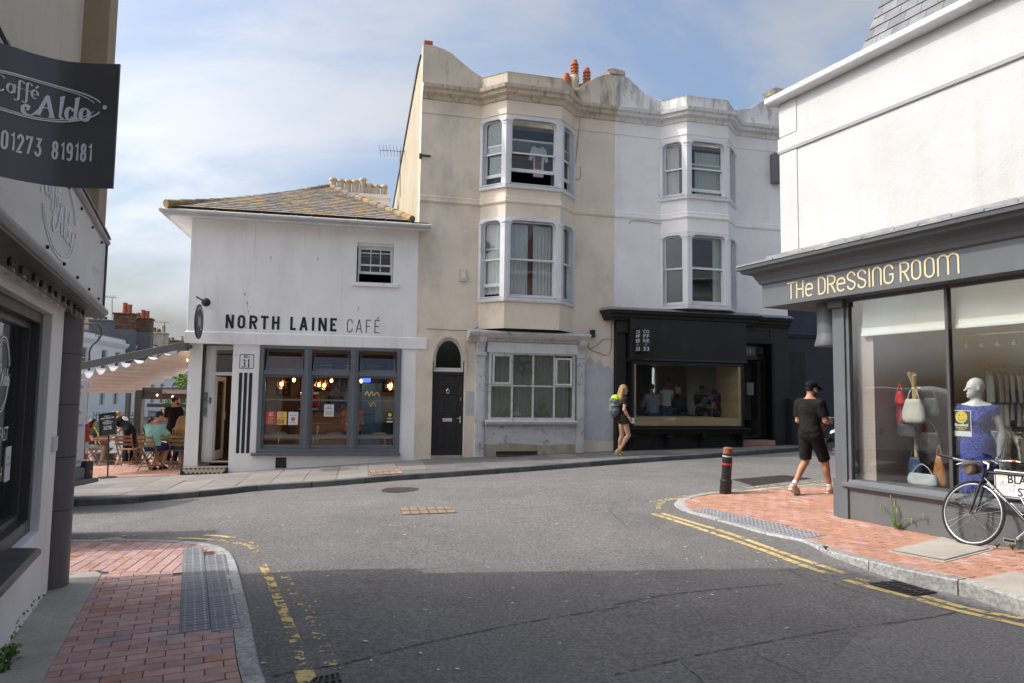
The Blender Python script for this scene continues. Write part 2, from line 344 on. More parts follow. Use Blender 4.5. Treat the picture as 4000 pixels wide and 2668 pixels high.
# ---------------------------------------------------------------- road sheet
def axis(a, b, c, lo, hi, step):
    s = list(np.arange(a, b+.01, step)); o = [lo, lo*.5+a*.5, a-12, a-5, *s, b+5, b+12, hi*.5+b*.5, hi]; return sorted(set(round(float(v), 3) for v in o))
xs = axis(-13, 11, 0, -900, 900, .4); ys = axis(-3, 21, 0, -600, 1500, .4)
g = G(); g.v = [(x, y, zroad(x, y)-(.0 if y < 200 else 0)) for y in ys for x in xs]; nx = len(xs)
g.f = [(j*nx+i, j*nx+i+1, (j+1)*nx+i+1, (j+1)*nx+i) for j in range(len(ys)-1) for i in range(nx-1)]
road = mk('road', g, 'asphalt', kind='structure', label='grey asphalt road junction with worn patches', smooth=1)
def rot_for(zf, x, y, yaw):
    e = .05; gx = (zf(x+e, y)-zf(x-e, y))/(2*e); gy = (zf(x, y+e)-zf(x, y-e))/(2*e)
    n = Vector((-gx, -gy, 1)).normalized(); return (Vector((0, 0, 1)).rotation_difference(n).to_matrix() @ Matrix.Rotation(yaw, 3, 'Z')).to_euler()
def slabmesh(name, poly, t, mat, cham=.004):  # flat paver with chamfered rim, top at z=0
    c = np.mean(np.array(poly), 0); ins = [tuple(np.array(p)+(c-np.array(p))*min(.3, cham/max(.02, np.linalg.norm(c-np.array(p))))*1.3) for p in poly]; n = len(poly)
    g = G(); g.v = [(x, y, -t) for x, y in poly]+[(x, y, -cham*.7) for x, y in poly]+[(x, y, 0) for x, y in ins]
    g.f = [(i, (i+1) % n, n+(i+1) % n, n+i) for i in range(n)]+[(n+i, n+(i+1) % n, 2*n+(i+1) % n, 2*n+i) for i in range(n)]+[tuple(range(2*n, 3*n))]
    return g
def pave(par, name, region, org, yaw, L, W, jt, zf, mats, limit=300, stag=.5, t=.05, skip=None, zj=.0015, mixf=None):
    U = np.array([math.cos(yaw), math.sin(yaw)]); Vv = np.array([-U[1], U[0]]); org = np.array(org[:2]); reg = [tuple(p[:2]) for p in region]
    q = [((np.array(p)-org) @ U, (np.array(p)-org) @ Vv) for p in reg]; u0, u1 = min(a for a, b in q), max(a for a, b in q); v0, v1 = min(b for a, b in q), max(b for a, b in q)
    todo = []
    for j in range(int(v0/W)-1, int(v1/W)+2):
        for i in range(int(u0/L)-2, int(u1/L)+2):
            uu = (i+(stag*(j % 2) if stag < 1 else rng.random()*.0+((j*37) % 10)/10.))*L; vv = j*W
            rect = [tuple(org+U*a+Vv*b) for a, b in ((uu+jt/2, vv+jt/2), (uu+L-jt/2, vv+jt/2), (uu+L-jt/2, vv+W-jt/2), (uu+jt/2, vv+W-jt/2))]
            ins = [inside(p, reg) for p in rect]; c = org+U*(uu+L/2)+Vv*(vv+W/2)
            if skip and (skip(*c) if not all(ins) else all(skip(*p) for p in rect)): continue
            if all(ins): todo.append((math.hypot(*c), c, None))
            else:
                p = clip(reg, rect)
                if len(p) >= 3:
                    A = abs(sum(p[k-1][0]*p[k][1]-p[k][0]*p[k-1][1] for k in range(len(p))))/2
                    if A > L*W*.06: c2 = np.mean(np.array(p), 0); todo.append((math.hypot(*c2), c2, p))
    todo.sort(key=lambda k: k[0])
    loc = [(-L/2+jt/2, -W/2+jt/2), (L/2-jt/2, -W/2+jt/2), (L/2-jt/2, W/2-jt/2), (-L/2+jt/2, W/2-jt/2)]
    full = [mesh(name, slabmesh(name, loc, t, m_), m_) for m_ in mats]; rest = [G() for m_ in mats]
    for k, (d, c, p) in enumerate(todo):
        z = zf(*c)+rng.uniform(-zj, zj); mi = (mixf(*c) if mixf else int(rng.random()*len(mats)))
        if k < limit:
            if p is None: inst(name, full[mi], par, (c[0], c[1], z), rot_for(zf, c[0], c[1], yaw+rng.normal()*.004))
            else:
                gg = slabmesh(name, [(a-c[0], b-c[1]) for a, b in p], t, mats[mi]); inst(name, mesh(name, gg, mats[mi]), par, (c[0], c[1], z), rot_for(zf, c[0], c[1], 0))
        else:
            P = p or [tuple(c+U*a+Vv*b) for a, b in loc]; n = len(P); dz = z-zf(*c)
            rest[mi].add([(a, b, zf(a, b)-t) for a, b in P]+[(a, b, zf(a, b)+dz) for a, b in P], [tuple(range(n, 2*n))]+[(i, (i+1) % n, n+(i+1) % n, n+i) for i in range(n)])
    for r_, m_ in zip(rest, mats):
        if r_.f: mk('far_'+name+'s', r_, m_, par, kind='stuff')
def bed(name, region, zf, mat, label, depth=.35, dz=-.011, step=None):  # the sheet a pavement stands on
    g = G(); P = [tuple(p[:2]) for p in region]
    bm = bmesh.new(); vs_ = [bm.verts.new((x, y, 0)) for x, y in P]; bm.faces.new(vs_)
    xs_ = np.arange(min(p[0] for p in P), max(p[0] for p in P), .5); ys_ = np.arange(min(p[1] for p in P), max(p[1] for p in P), .5)
    for x in xs_: bmesh.ops.bisect_plane(bm, geom=bm.verts[:]+bm.edges[:]+bm.faces[:], plane_co=(x, 0, 0), plane_no=(1, 0, 0))
    for y in ys_: bmesh.ops.bisect_plane(bm, geom=bm.verts[:]+bm.edges[:]+bm.faces[:], plane_co=(0, y, 0), plane_no=(0, 1, 0))
    bm.verts.index_update(); g.v = [(v.co.x, v.co.y, zf(v.co.x, v.co.y)+dz) for v in bm.verts]; g.f = [tuple(v.index for v in f.verts) for f in bm.faces]; bm.free()
    return mk(name, g, mat, kind='structure', label=label, smooth=1)
def offset(path, d):                        # shift a plan path to its right by d
    P = [np.array(p[:2], float) for p in path]; out = []
    for i in range(len(P)):
        t = P[min(i+1, len(P)-1)]-P[max(i-1, 0)]; t /= np.linalg.norm(t); out.append(P[i]+np.array([t[1], -t[0]])*d)
    return out
def kerbs(par, path, width, zf, depth, mat, L=.9, over=.004):
    S = resample(path, L/6); k = 0          # path = outer (road) edge, stone lies to its left
    while k+1 < len(S):
        seg = S[k:k+7]
        if len(seg) < 2: break
        a = [np.array(p[:2]) for p in seg]; d0 = a[1]-a[0]; d1 = a[-1]-a[-2]; a[0] = a[0]+d0/np.linalg.norm(d0)*.006; a[-1] = a[-1]-d1/np.linalg.norm(d1)*.006
        c = a[len(a)//2]; jz = rng.uniform(-.003, .003); g = G()
        top = lambda e: (lambda x, y: zf(x, y)+e+over+jz)
        g.sweep(a, [(0, top(-depth)), (0, top(-.012)), (-.012, top(0)), (-width, top(0)), (-width, top(-depth))])
        mk('kerb_stone', g, mat, par, smooth=30); k += 6
def strip(name, pts, w, mat, h=.004, par=None, lab=None):  # painted line / crack on the road
    P = resample(crom(pts, 8), .12); L, Rr = offset(P, -w/2), offset(P, w/2); n = len(P); g = G()
    if n < 2: return
    g.v = [(p[0], p[1], zroad(*p)+h) for p in L]+[(p[0], p[1], zroad(*p)+h) for p in Rr]; g.f = [(i, n+i, n+i+1, i+1) for i in range(n-1)]
    return mk(name, g, mat, par or road)
# ---------------------------------------------------------------- left corner pavement
hL = lambda x, y: .03+.03*sm((4.3-y)/1.5)+.03*sm((-3.6-x)/4.)
zL = lambda x, y: zroad(x, y)+hL(x, y)
outL = [ong(*p, hL) for p in ((1043, 2668), (1012, 2580), (988, 2465), (963, 2348), (941, 2256), (923, 2194), (901, 2160), (864, 2135), (802, 2120), (710, 2112), (556, 2107), (401, 2106), (278, 2109))]
d0 = outL[0]-outL[1]; outL = [outL[0]+d0*9]+[outL[0]+d0*3]+outL+[outL[-1]+np.array([-4, -.4, 0]), outL[-1]+np.array([-12, -2., 0])]
pathL = crom([p[:2] for p in outL], 6); inL = offset(pathL, -.125)
us = ang(-24.1)[:2]; na = np.array([us[1], -us[0]])
wallL = [FA.xy(-9, 0), FA.xy(.2, 0), FA.xy(.75, -.05), FA.xy(.75, -.4), (-16, 4.2)]
regL = inL+[np.array(p) for p in wallL[::-1]]
pvL = bed('pavement_left', regL, zL, 'sand_joint', 'red brick corner pavement with grey tactile strip')
kerbs(pvL, pathL, .12, zL, .25, 'granite')
ce = [ong(*p, hL)[:2] for p in ((164, 2668), (395, 2243))]; dd = ce[0]-ce[1]; strip_in = [ce[1], ce[1]+dd*4]
conc = [FA.xy(.25, .0), FA.xy(-9, .0), tuple(strip_in[1]), tuple(strip_in[0]), tuple(ong(372, 2233, hL)[:2]), tuple(ong(300, 2240, hL)[:2])]
g = G(); g.plan(conc[::-1], lambda x, y: zL(x, y)-.2, lambda x, y: zL(x, y)+.006); mk('concrete_strip', g, 'concrete', pvL)
tacL = [tuple(ong(*p, hL)[:2]) for p in ((697, 2475), (921, 2456), (893, 2330), (868, 2212), (850, 2175), (800, 2141), (712, 2143))]
intac = lambda x, y: inside((x, y), tacL) or inside((x, y), conc)
split_y = ong(500, 2232, hL)[1]
def cut(poly, y, above): return clip([tuple(p) for p in poly], [(-40, y), (40, y), (40, 60), (-40, 60)] if above else [(-40, -30), (40, -30), (40, y), (-40, y)])
pave(pvL, 'brick', cut(regL, split_y, False), ong(966, 2668, hL), math.atan2(na[1], na[0]), .215, .108, .007, zL, ['brick_brown']*22+['brick_red', 'brick_blue'], 300, .5, skip=intac)
pave(pvL, 'brick', cut(regL, split_y, True), ong(966, 2668, hL), R(90+11.5), .215, .108, .007, zL, ['brick_brown']*12+['brick_red'], 40, .5, skip=intac)
def tactile(par, poly, zf, yaw, org, tw, tl, limit=150):     # blister tiles
    U = np.array([math.cos(yaw), math.sin(yaw)]); Vv = np.array([-U[1], U[0]]); org = np.array(org[:2])
    g0 = slabmesh('t', [(-tw/2+.002, -tl/2+.002), (tw/2-.002, -tl/2+.002), (tw/2-.002, tl/2-.002), (-tw/2+.002, tl/2-.002)], .05, 'tactile_grey'); me = mesh('tactile_tile', g0, 'tactile_grey')
    gb = G()
    for a in (-1, 0, 1): gb.lathe((a*tw/3, 0, 0), [(.0125, -.001), (.0115, .003), (.008, .005), (.001, .0055)], 8)
    mb = mesh('blister', gb, 'blister_worn', 1)
    for i in range(-40, 40):
        for j in range(-60, 60):
            c = org+U*(i+.5)*tw+Vv*(j+.5)*tl
            if inside(c, poly):
                z = zf(*c)+.005+rng.uniform(-.001, .001); e = rot_for(zf, c[0], c[1], yaw); o = inst('tactile_tile', me, par, (c[0], c[1], z), e); b = inst('blister_row', mb, o, (c[0], c[1], z)); b.location = (0, 0, 0)
tactile(pvL, tacL, zL, math.atan2(na[1], na[0]), ong(697, 2475, hL), .2, .0667)
# ---------------------------------------------------------------- right corner pavement
kd = lambda x, y: sm((8.1-y)/2.)
hR = lambda x, y: .02+.095*kd(x, y)+.012*max(0, min(2.5, x-3.2))
zR = lambda x, y: zroad(x, y)+hR(x, y)
outR = [ong(*p, hR) for p in ((4000, 2345), (3792, 2279), (3516, 2221), (3251, 2156), (3139, 2112), (3013, 2088), (2876, 2050), (2740, 2013), (2672, 1993), (2640, 1976), (2636, 1962), (2662, 1945), (2720, 1932), (2808, 1922), (2945, 1914), (3081, 1904), (3258, 1892))]
d0 = outR[0]-outR[1]; outR = [outR[0]+d0*6]+outR; d1 = np.array([1, .12, 0]); outR += [outR[-1]+d1*3, outR[-1]+d1*14]
pathR = crom([p[:2] for p in outR], 6)[::-1]; inR = offset(pathR, -.135)
regR = [np.array(p) for p in inR]+[np.array(FD.xy(7, .0)), np.array(FD.xy(-1.4, 0)), np.array(FD.xy(-1.4, -1.2)), np.array(FD.xy(-2.2, -3)), np.array(FD.xy(-3.2, -14))]
pvR = bed('pavement_right', regR, zR, 'sand_joint', 'orange red brick corner pavement in front of the dark grey shop')
kerbs(pvR, pathR, .13, zR, .25, 'granite')
tacR = [tuple(ong(*p, hR)[:2]) for p in ((2690, 1992), (2880, 2042), (3010, 2076), (3138, 2106), (3242, 2096), (3050, 2050), (2880, 2010), (2775, 1987))]
patR = [tuple(ong(*p, hR)[:2]) for p in ((3483, 2154), (3680, 2104), (3868, 2147), (3690, 2193))]
sc_ = lambda P, k: [tuple(np.mean(np.array(P), 0)+(np.array(p)-np.mean(np.array(P), 0))*k) for p in P]
concR = [tuple(ong(*p, hR)[:2]) for p in ((3790, 2268), (3990, 2332), (4500, 2480), (4600, 2380), (3960, 2235))]
skR = lambda x, y: inside((x, y), tacR) or inside((x, y), sc_(patR, 1.1)) or inside((x, y), concR)
pave(pvR, 'brick', regR, ong(3139, 2104, hR), math.atan2(-us[1], -us[0]), .215, .105, .009, zR, ['brick_red']*7+['brick_brown'], 300, .5, skip=lambda x, y: skR(x, y) or x > 9 or y < 3)
tactile(pvR, tacR, zR, math.atan2(us[1], us[0])+R(4), ong(3138, 2106, hR), .2, .0667)
g = G(); g.plan(concR[::-1], lambda x, y: zR(x, y)-.1, lambda x, y: zR(x, y)+.007); mk('concrete_slab', g, 'concrete', pvR)
g = G(); g.plan(sc_(patR, 1.1)[::-1], lambda x, y: zR(x, y)-.1, lambda x, y: zR(x, y)+.006); mk('cover_surround', g, 'concrete', pvR)
t = thing('access_cover', 'square asphalt-filled access cover set in the brick pavement beside the bicycle', 'manhole cover', (*np.mean(np.array(patR), 0), .1))
g = G(); g.plan(patR[::-1], lambda x, y: zR(x, y)-.05, lambda x, y: zR(x, y)+.010); mk('cover_rim', g, 'iron', t)
g = G(); g.plan(sc_(patR, .965)[::-1], lambda x, y: zR(x, y)-.05, lambda x, y: zR(x, y)+.014); mk('infill', g, 'concrete', t)
# ---------------------------------------------------------------- far pavement along the houses
hF = .105
outF = [ong(*p, hF) for p in ((370, 1950), (593, 1935), (852, 1913), (1000, 1897), (1286, 1878), (1647, 1850), (1980, 1828), (2293, 1805), (2600, 1783), (2836, 1768), (3119, 1747))]
outF = [outF[0]+np.array([-22, -3.5, 0]), outF[0]+np.array([-5, -.8, 0])]+outF+[outF[-1]+np.array([1.2, .9, 0]), outF[-1]+np.array([1.6, 4, 0])]
pathF = crom([p[:2] for p in outF], 5); inF = offset(pathF, -.14)
backF = [FB.xy(9.9, -4), FB.xy(9.75, .0), FB.xy(-.5, -.05), FC.xy(-4.4, -.05), FC.xy(-5.35, .1), FC.xy(-9, .05), FC.xy(-30, 0)]
def dpath(x, y): return min(math.hypot(p[0]-x, p[1]-y) for p in pathF[::3])
zF = lambda x, y: rf(x)*sm((y-7.5)/6.) + .014*max(-6, min(8, x))*(1-sm((y-7.5)/6.)) + hF + .012*max(0, min(2.4, dpath(x, y)))
regF = [np.array(p) for p in inF]+[np.array(p) for p in backF]
pvF = bed('pavement_far', regF, zF, 'sand_joint', 'pale slab pavement sloping up along the houses')
kerbs(pvF, pathF, .135, lambda x, y: zroad(x, y)+hF, .25, 'granite_dark', 1.0)
pave(pvF, 'paving_slab', [p for p in regF if p[0] > -14 and p[0] < 12], FC.xy(-4.4, 0), R(90-78.5), .62, .72, .008, zF, ['slab', 'slab_dark'], 300, 0, t=.05, mixf=lambda x, y: int(rng.random() < .12+.75*sm((x+3.2)/2.2)))
# forecourt of the cafe terrace
regT = [np.array(p) for p in (FC.xy(-5.4, -.02), FC.xy(-5.46, -9), FC.xy(-16, -9), FC.xy(-16, -.0), FC.xy(-9, -.02))]
zT = lambda x, y: zF(x, y)*1.0 if y < 16.6 else rf(x)+hF+.028-.02*(y-16.6)
pvT = bed('forecourt', regT, zT, 'sand_joint', 'red brick forecourt under the cafe canopy')
pave(pvT, 'brick', regT, FC.xy(-5.4, -.02), R(90-78.5+58), .215, .108, .008, zT, ['brick_red', 'brick_red', 'brick_brown'], 300, .5)
# ---------------------------------------------------------------- lines, cracks, ironwork on the road
def gp(*P): return [ong(*p)[:2] for p in P]
c4 = lambda x, y: (2400+x/1.469, 1700+y/1.469); c5 = lambda x, y: (x/1.62, 1700+y/1.62); c6 = lambda x, y: (1000+x/1.469, 1700+y/1.469)
def ln(c, pts, w, mat, name='yellow_line'): return strip(name, gp(*[c(*p) for p in pts]), w, mat)
ln(c4, [(220, 452), (400, 508), (600, 574), (850, 660), (1050, 737), (1290, 818)], .075, 'yellow_paint'); ln(c4, [(275, 450), (420, 494), (650, 562), (900, 652), (1100, 722), (1370, 808)], .075, 'yellow_paint')
ln(c4, [(1325, 832), (1470, 874), (1700, 932), (1980, 1010), (2351, 1095), (2700, 1190)], .075, 'yellow_paint'); ln(c4, [(1380, 824), (1440, 836), (1468, 838)], .075, 'yellow_paint'); ln(c4, [(1770, 925), (2050, 1002), (2351, 1055), (2700, 1130)], .075, 'yellow_paint')
ln(c4, [(252, 425), (256, 400), (290, 378), (350, 362)], .075, 'yellow_worn'); ln(c4, [(196, 415), (198, 392), (215, 382), (300, 366)], .075, 'yellow_faint')
ln(c4, [(205, 386), (400, 350), (620, 322), (900, 288), (1230, 262), (1500, 240)], .06, 'yellow_worn'); ln(c4, [(330, 372), (640, 334), (900, 303), (1240, 276), (1500, 255)], .075, 'yellow_paint')
ln(c5, [(1660, 820), (1700, 900), (1760, 1040), (1812, 1160), (1852, 1260), (1885, 1345)], .075, 'yellow_left'); ln(c5, [(1880, 1345), (1905, 1440), (1925, 1500)], .06, 'yellow_worn'); ln(c5, [(1915, 1480), (1935, 1530), (1955, 1600)], .11, 'yellow_paint')
ln(c5, [(1785, 850), (1830, 950), (1885, 1020), (1940, 1100), (1985, 1190), (2035, 1300), (2105, 1490)], .085, 'yellow_faint')
ln(c5, [(1120, 652), (1250, 656), (1380, 667)], .07, 'yellow_paint'); ln(c5, [(1380, 667), (1500, 684), (1580, 702), (1630, 748)], .07, 'yellow_worn'); ln(c5, [(1285, 633), (1400, 640), (1490, 652)], .07, 'yellow_paint'); ln(c5, [(1490, 652), (1600, 680), (1680, 725), (1730, 745)], .07, 'yellow_faint')
ln(c5, [(500, 655), (700, 642), (930, 630)], .07, 'yellow_faint')
ln(c5, [(600, 431), (850, 415), (1150, 391), (1500, 362), (2000, 322)], .06, 'yellow_worn'); ln(c6, [(180, 305), (420, 283), (560, 270)], .05, 'yellow_faint')
ln(c5, [(1560, 610), (1750, 592), (1940, 575)], .08, 'white_worn', 'white_line'); ln(c5, [(1700, 640), (1930, 616)], .06, 'white_worn', 'white_line')
ck = lambda c, pts, w=.014: ln(c, pts, w*.8, 'crack', 'road_crack')
ck(c6, [(60, 1395), (250, 1350), (520, 1310), (900, 1210), (1280, 1130), (1500, 1085), (1800, 1035), (2351, 945)], .022); ck(c4, [(0, 975), (250, 925), (600, 885), (960, 855), (1010, 845)], .02)
ck(c4, [(0, 1378), (150, 1340), (450, 1270), (730, 1215), (1000, 1165), (1380, 1105), (1700, 1065), (1980, 1015)], .016); ck(c4, [(1240, 845), (1300, 870), (1480, 925), (1630, 965)], .018)
ck(c6, [(1150, 437), (1500, 420), (1900, 395), (2040, 390), (2351, 372)], .018); ck(c6, [(2060, 392), (2030, 430), (2080, 480), (2120, 520)], .014); ck(c6, [(560, 635), (850, 592), (930, 690)], .008); ck(c6, [(200, 505), (600, 480), (840, 455)], .01)
ck(c4, [(380, 1300), (430, 1350), (500, 1400), (520, 1440)], .01); ck(c4, [(840, 1275), (1000, 1340), (1140, 1420)], .008); ck(c4, [(1000, 770), (1130, 840), (1220, 845)], .01)
# resurfaced patches
for q in ([(520, 1470), (-900, 1500), (-900, 1390), (0, 1388), (380, 1300)], [(1150, 1425), (1400, 1130), (1990, 1022), (2351, 1110), (2900, 1220), (2900, 1700), (1500, 1700)]):
    P = gp(*[c4(*p) for p in q]); g = G(); bm = bmesh.new(); bm.faces.new([bm.verts.new((p[0], p[1], 0)) for p in P])
    for x in np.arange(-3, 5, .4): bmesh.ops.bisect_plane(bm, geom=bm.verts[:]+bm.edges[:]+bm.faces[:], plane_co=(x, 0, 0), plane_no=(1, 0, 0))
    bm.verts.index_update(); g.v = [(v.co.x, v.co.y, zroad(v.co.x, v.co.y)+.0025) for v in bm.verts]; g.f = [tuple(v.index for v in f.verts) for f in bm.faces]; bm.free(); mk('resurfaced_patch', g, 'asphalt_patch', road)
# round manhole and rectangular covers
c = ong(1572, 1914); t = thing('manhole_cover', 'round dark iron manhole cover in the road', 'manhole cover', c)
g = G(); g.lathe(c, [(.36, -.05), (.36, .005), (.33, .006)], 32); mk('rim', g, 'iron', t); g = G(); g.lathe(c, [(.325, -.05), (.325, .009), (.30, .0105)], 32); d = mk('lid', g, 'iron', t)
def cover(name, label, corners, rows, cols, mat, bmat, hh=None):
    P = [ong(*p, hh or 0.) for p in corners]; c = np.mean(P, 0); t = thing(name, label, 'manhole cover', c)
    q = lambda a, b: P[0]*(1-a)*(1-b)+P[1]*a*(1-b)+P[2]*a*b+P[3]*(1-a)*b
    up = np.array([0, 0, 1.])
    g = G(); g.hexa([p-up*.05 for p in P]+[p+up*.005 for p in P]); mk('frame', g, 'iron', t)
    for i in range(cols):
        for j in range(rows):
            e = .07/cols; f_ = .07/rows; L = [q(i/cols+e, j/rows+f_), q((i+1)/cols-e, j/rows+f_), q((i+1)/cols-e, (j+1)/rows-f_), q(i/cols+e, (j+1)/rows-f_)]
            g = G(); g.hexa([p-up*.03 for p in L]+[p+up*.009 for p in L]); mk('infill_panel', g, bmat, t)
M('cover_tan', (.27, .195, .135), .9, .3, 9, .4, 60, stain=[((.12, .1, .08), 5, None, .5, .7, .6)]); M('cover_pink', (.33, .2, .15), .9, .25, 9, .4, 60, rnd=.2)
cover('service_cover', 'rectangular brown paved service cover in the middle of the road', [(1572, 2012), (1784, 2004), (1766, 1978), (1560, 1984)], 2, 6, 'iron', 'cover_tan')
cover('pavement_cover', 'pinkish tiled service cover in the slab pavement by the kerb', [(1450, 1858), (1578, 1850), (1560, 1832), (1442, 1838)], 2, 5, 'iron', 'cover_pink', lambda x, y: zF(x, y)-zroad(x, y)+.002)
cover('chequer_cover', 'large chequered iron cover beside the yellow lines', [(2940, 1898), (3170, 1870), (3060, 1857), (2860, 1873)], 8, 14, 'iron', 'iron')
def grating(name, label, corners, n, diag):
    P = [ong(*p) for p in corners]; c = np.mean(P, 0); t = thing(name, label, 'drain', c); up = np.array([0, 0, 1.]); q = lambda a, b: P[0]*(1-a)*(1-b)+P[1]*a*(1-b)+P[2]*a*b+P[3]*(1-a)*b
    g = G(); g.hexa([p-up*.1 for p in P]+[p+up*.0045 for p in P]); mk('pit', g, 'tar', t)
    for k in range(n):
        a = (k+.0)/n
        for (b0, b1) in ((.04, .47), (.53, .96)):
            a0, a1 = a+.0, min(1., a+.42/n); s_ = diag/n
            L = [q(min(1, a0+s_*b0), b0), q(min(1, a1+s_*b0), b0), q(min(1, a1+s_*b1), b1), q(min(1, a0+s_*b1), b1)]
            g = G(); g.hexa([p+up*.003 for p in L]+[p+up*.014 for p in L]); mk('bar', g, 'iron', t)
    g = G()
    for b0, b1 in ((0, .05), (.46, .54), (.95, 1)): L = [q(0, b0), q(1, b0), q(1, b1), q(0, b1)]; g.hexa([p+up*.002 for p in L]+[p+up*.0125 for p in L])
    mk('frame', g, 'iron', t)
grating('road_drain', 'iron drain grating by the kerb next to the double yellow lines', [(3395, 2282), (3565, 2330), (3660, 2318), (3490, 2268)], 8, 1.4)
grating('road_drain', 'black iron drain grating in the shaded road at the left kerb', [(1185, 2700), (1345, 2690), (1322, 2634), (1225, 2655)], 5, 0.)
# ---------------------------------------------------------------- building materials
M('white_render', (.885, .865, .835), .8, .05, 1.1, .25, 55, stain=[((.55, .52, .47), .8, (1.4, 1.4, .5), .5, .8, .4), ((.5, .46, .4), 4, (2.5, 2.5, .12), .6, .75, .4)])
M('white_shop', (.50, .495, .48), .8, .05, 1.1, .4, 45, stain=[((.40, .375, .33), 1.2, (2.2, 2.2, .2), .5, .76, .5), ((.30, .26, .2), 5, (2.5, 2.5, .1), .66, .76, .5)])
M('white_rough', (.90, .872, .835), .82, .05, 1.3, .55, 42, stain=[((.5, .5, .5), 1.2, (1.5, 1.5, .4), .55, .8, .35)])
M('white_paint', (.70, .70, .70), .55, .06, 3, .1, 60, stain=[((.42, .40, .37), 3., (1, 1, .4), .56, .74, .5)])
M('white_flaking', (.62, .615, .60), .6, .08, 4, .25, 50, stain=[((.28, .26, .23), 5., (1, 1, 1.3), .56, .66, .8), ((.07, .065, .06), 9., (1, 1, .7), .66, .7, .9)])
M('white_shiny', (.72, .72, .73), .35, .03, 2, .03, 40)
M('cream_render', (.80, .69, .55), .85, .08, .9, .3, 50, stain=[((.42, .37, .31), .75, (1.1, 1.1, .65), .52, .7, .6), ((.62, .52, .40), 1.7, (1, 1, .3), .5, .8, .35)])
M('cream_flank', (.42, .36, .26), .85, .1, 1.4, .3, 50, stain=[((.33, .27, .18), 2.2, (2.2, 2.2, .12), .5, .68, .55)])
M('cornice_white', (.72, .71, .69), .9, .08, 2, .3, 40, stain=[((.2, .19, .17), 3.2, (2.2, 2.2, .45), .52, .7, .5)])
M('cornice_stone', (.60, .51, .40), .9, .12, 2, .4, 40, stain=[((.16, .14, .11), 3.2, (2.2, 2.2, .45), .5, .68, .65), ((.2, .16, .06), 5, None, .6, .72, .5)])
M('parapet_cream', (.58, .51, .41), .9, .12, 1.2, .45, 40, stain=[((.13, .125, .09), 1.9, (1.5, 1.5, .5), .52, .68, .65), ((.18, .15, .05), 4, None, .6, .7, .4)])
M('parapet_white', (.66, .65, .63), .9, .12, 1.2, .45, 40, stain=[((.13, .125, .09), 2.1, (1.7, 1.7, .4), .5, .68, .7), ((.22, .18, .06), 4, None, .58, .68, .5)])
M('black_gloss', (.014, .0135, .014), .33, .2, 2, .08, 40, stain=[((.03, .029, .028), 3, None, .5, .7, .6)])
M('black_wall', (.017, .016, .0165), .5, .2, 1.5, .3, 45, stain=[((.045, .043, .04), 2.5, (1, 1, .5), .56, .75, .5)])
M('navy_rough', (.045, .052, .072), .75, .15, 1.5, .9, 18); M('navy', (.036, .04, .05), .6, .12, 1, .15, 40)
M('door_black', (.026, .022, .021), .55, .15, 5, .12, 60, stain=[((.05, .044, .04), 4, (4, 4, .3), .5, .7, .5)])
M('grey_frame', (.135, .145, .16), .5, .06, 3, .06, 60); M('grey_shop', (.105, .114, .122), .55, .08, 2.5, .12, 50, stain=[((.16, .17, .175), 2.2, (1, 1, .5), .55, .75, .4)])
M('grey_riser', (.125, .127, .128), .85, .1, 1.5, .4, 40, stain=[((.08, .08, .08), 1.6, (1, 1, .5), .5, .7, .6)])
M('grey_fascia', (.62, .615, .60), .38, .04, 1.2, .03, 20); M('dark_cladding', (.12, .11, .112), .45, .06, 2, .05, 30); M('dark_frame', (.07, .065, .066), .4, .1, 3, .06, 40)
M('lettering', (.018, .022, .032), .6, .06, 4, .03); M('letter_white', (.82, .82, .81), .6, .03, 4, 0); M('letter_cream', (.68, .56, .33), .6, .04, 4, 0)
M('slate_lichen', (.215, .19, .16), .85, .3, 6, .5, 60, rnd=.25, stain=[((.40, .25, .08), 2.6, None, .52, .6, .85), ((.045, .04, .035), 4.1, None, .58, .68, .7), ((.5, .48, .44), 9., None, .68, .74, .6)])
M('slate_grey', (.17, .172, .178), .7, .16, 5, .35, 50, rnd=.2, stain=[((.12, .115, .10), 3.6, None, .56, .7, .7), ((.33, .25, .12), 4.8, None, .66, .74, .5)])
M('ridge_tile', (.18, .155, .125), .9, .3, 7, .5, 50, stain=[((.40, .25, .07), 3.4, None, .5, .62, .85)])
M('lead', (.23, .235, .24), .6, .2, 4, .4, 24, metal=.3, stain=[((.42, .38, .32), 3, None, .52, .7, .7)])
M('terracotta', (.46, .15, .075), .85, .15, 6, .3, 50); M('buff_pot', (.56, .45, .32), .85, .15, 6, .3, 50, stain=[((.15, .13, .1), 4, (1, 1, .5), .55, .7, .6)])
M('brick_old', (.20, .105, .065), .9, .3, 6, .5, 60, rnd=.35); M('mortar', (.30, .26, .21), .95, .15, 8, .4, 60)
M('gutter', (.50, .49, .47), .6, .1, 3, .08, 40); M('wood_ply', (.64, .47, .27), .55, .08, 1.5, .05, 40, stain=[((.44, .29, .13), 1.8, (.3, .3, 3.), .45, .7, .5)])
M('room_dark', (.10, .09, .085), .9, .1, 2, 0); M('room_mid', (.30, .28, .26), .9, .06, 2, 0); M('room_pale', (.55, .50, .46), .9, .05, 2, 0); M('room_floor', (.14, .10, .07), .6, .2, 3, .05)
M('curtain_white', (.62, .62, .63), .95, .04, 3, .1, 50); M('curtain_net', (.52, .53, .50), .95, .04, 3, .1, 50); M('curtain_cream', (.50, .49, .40), .95, .05, 3, .1, 60); M('curtain_teal', (.10, .19, .19), .95, .06, 3, .1, 50); M('curtain_red', (.13, .02, .025), .95, .2, 8, .1, 50)
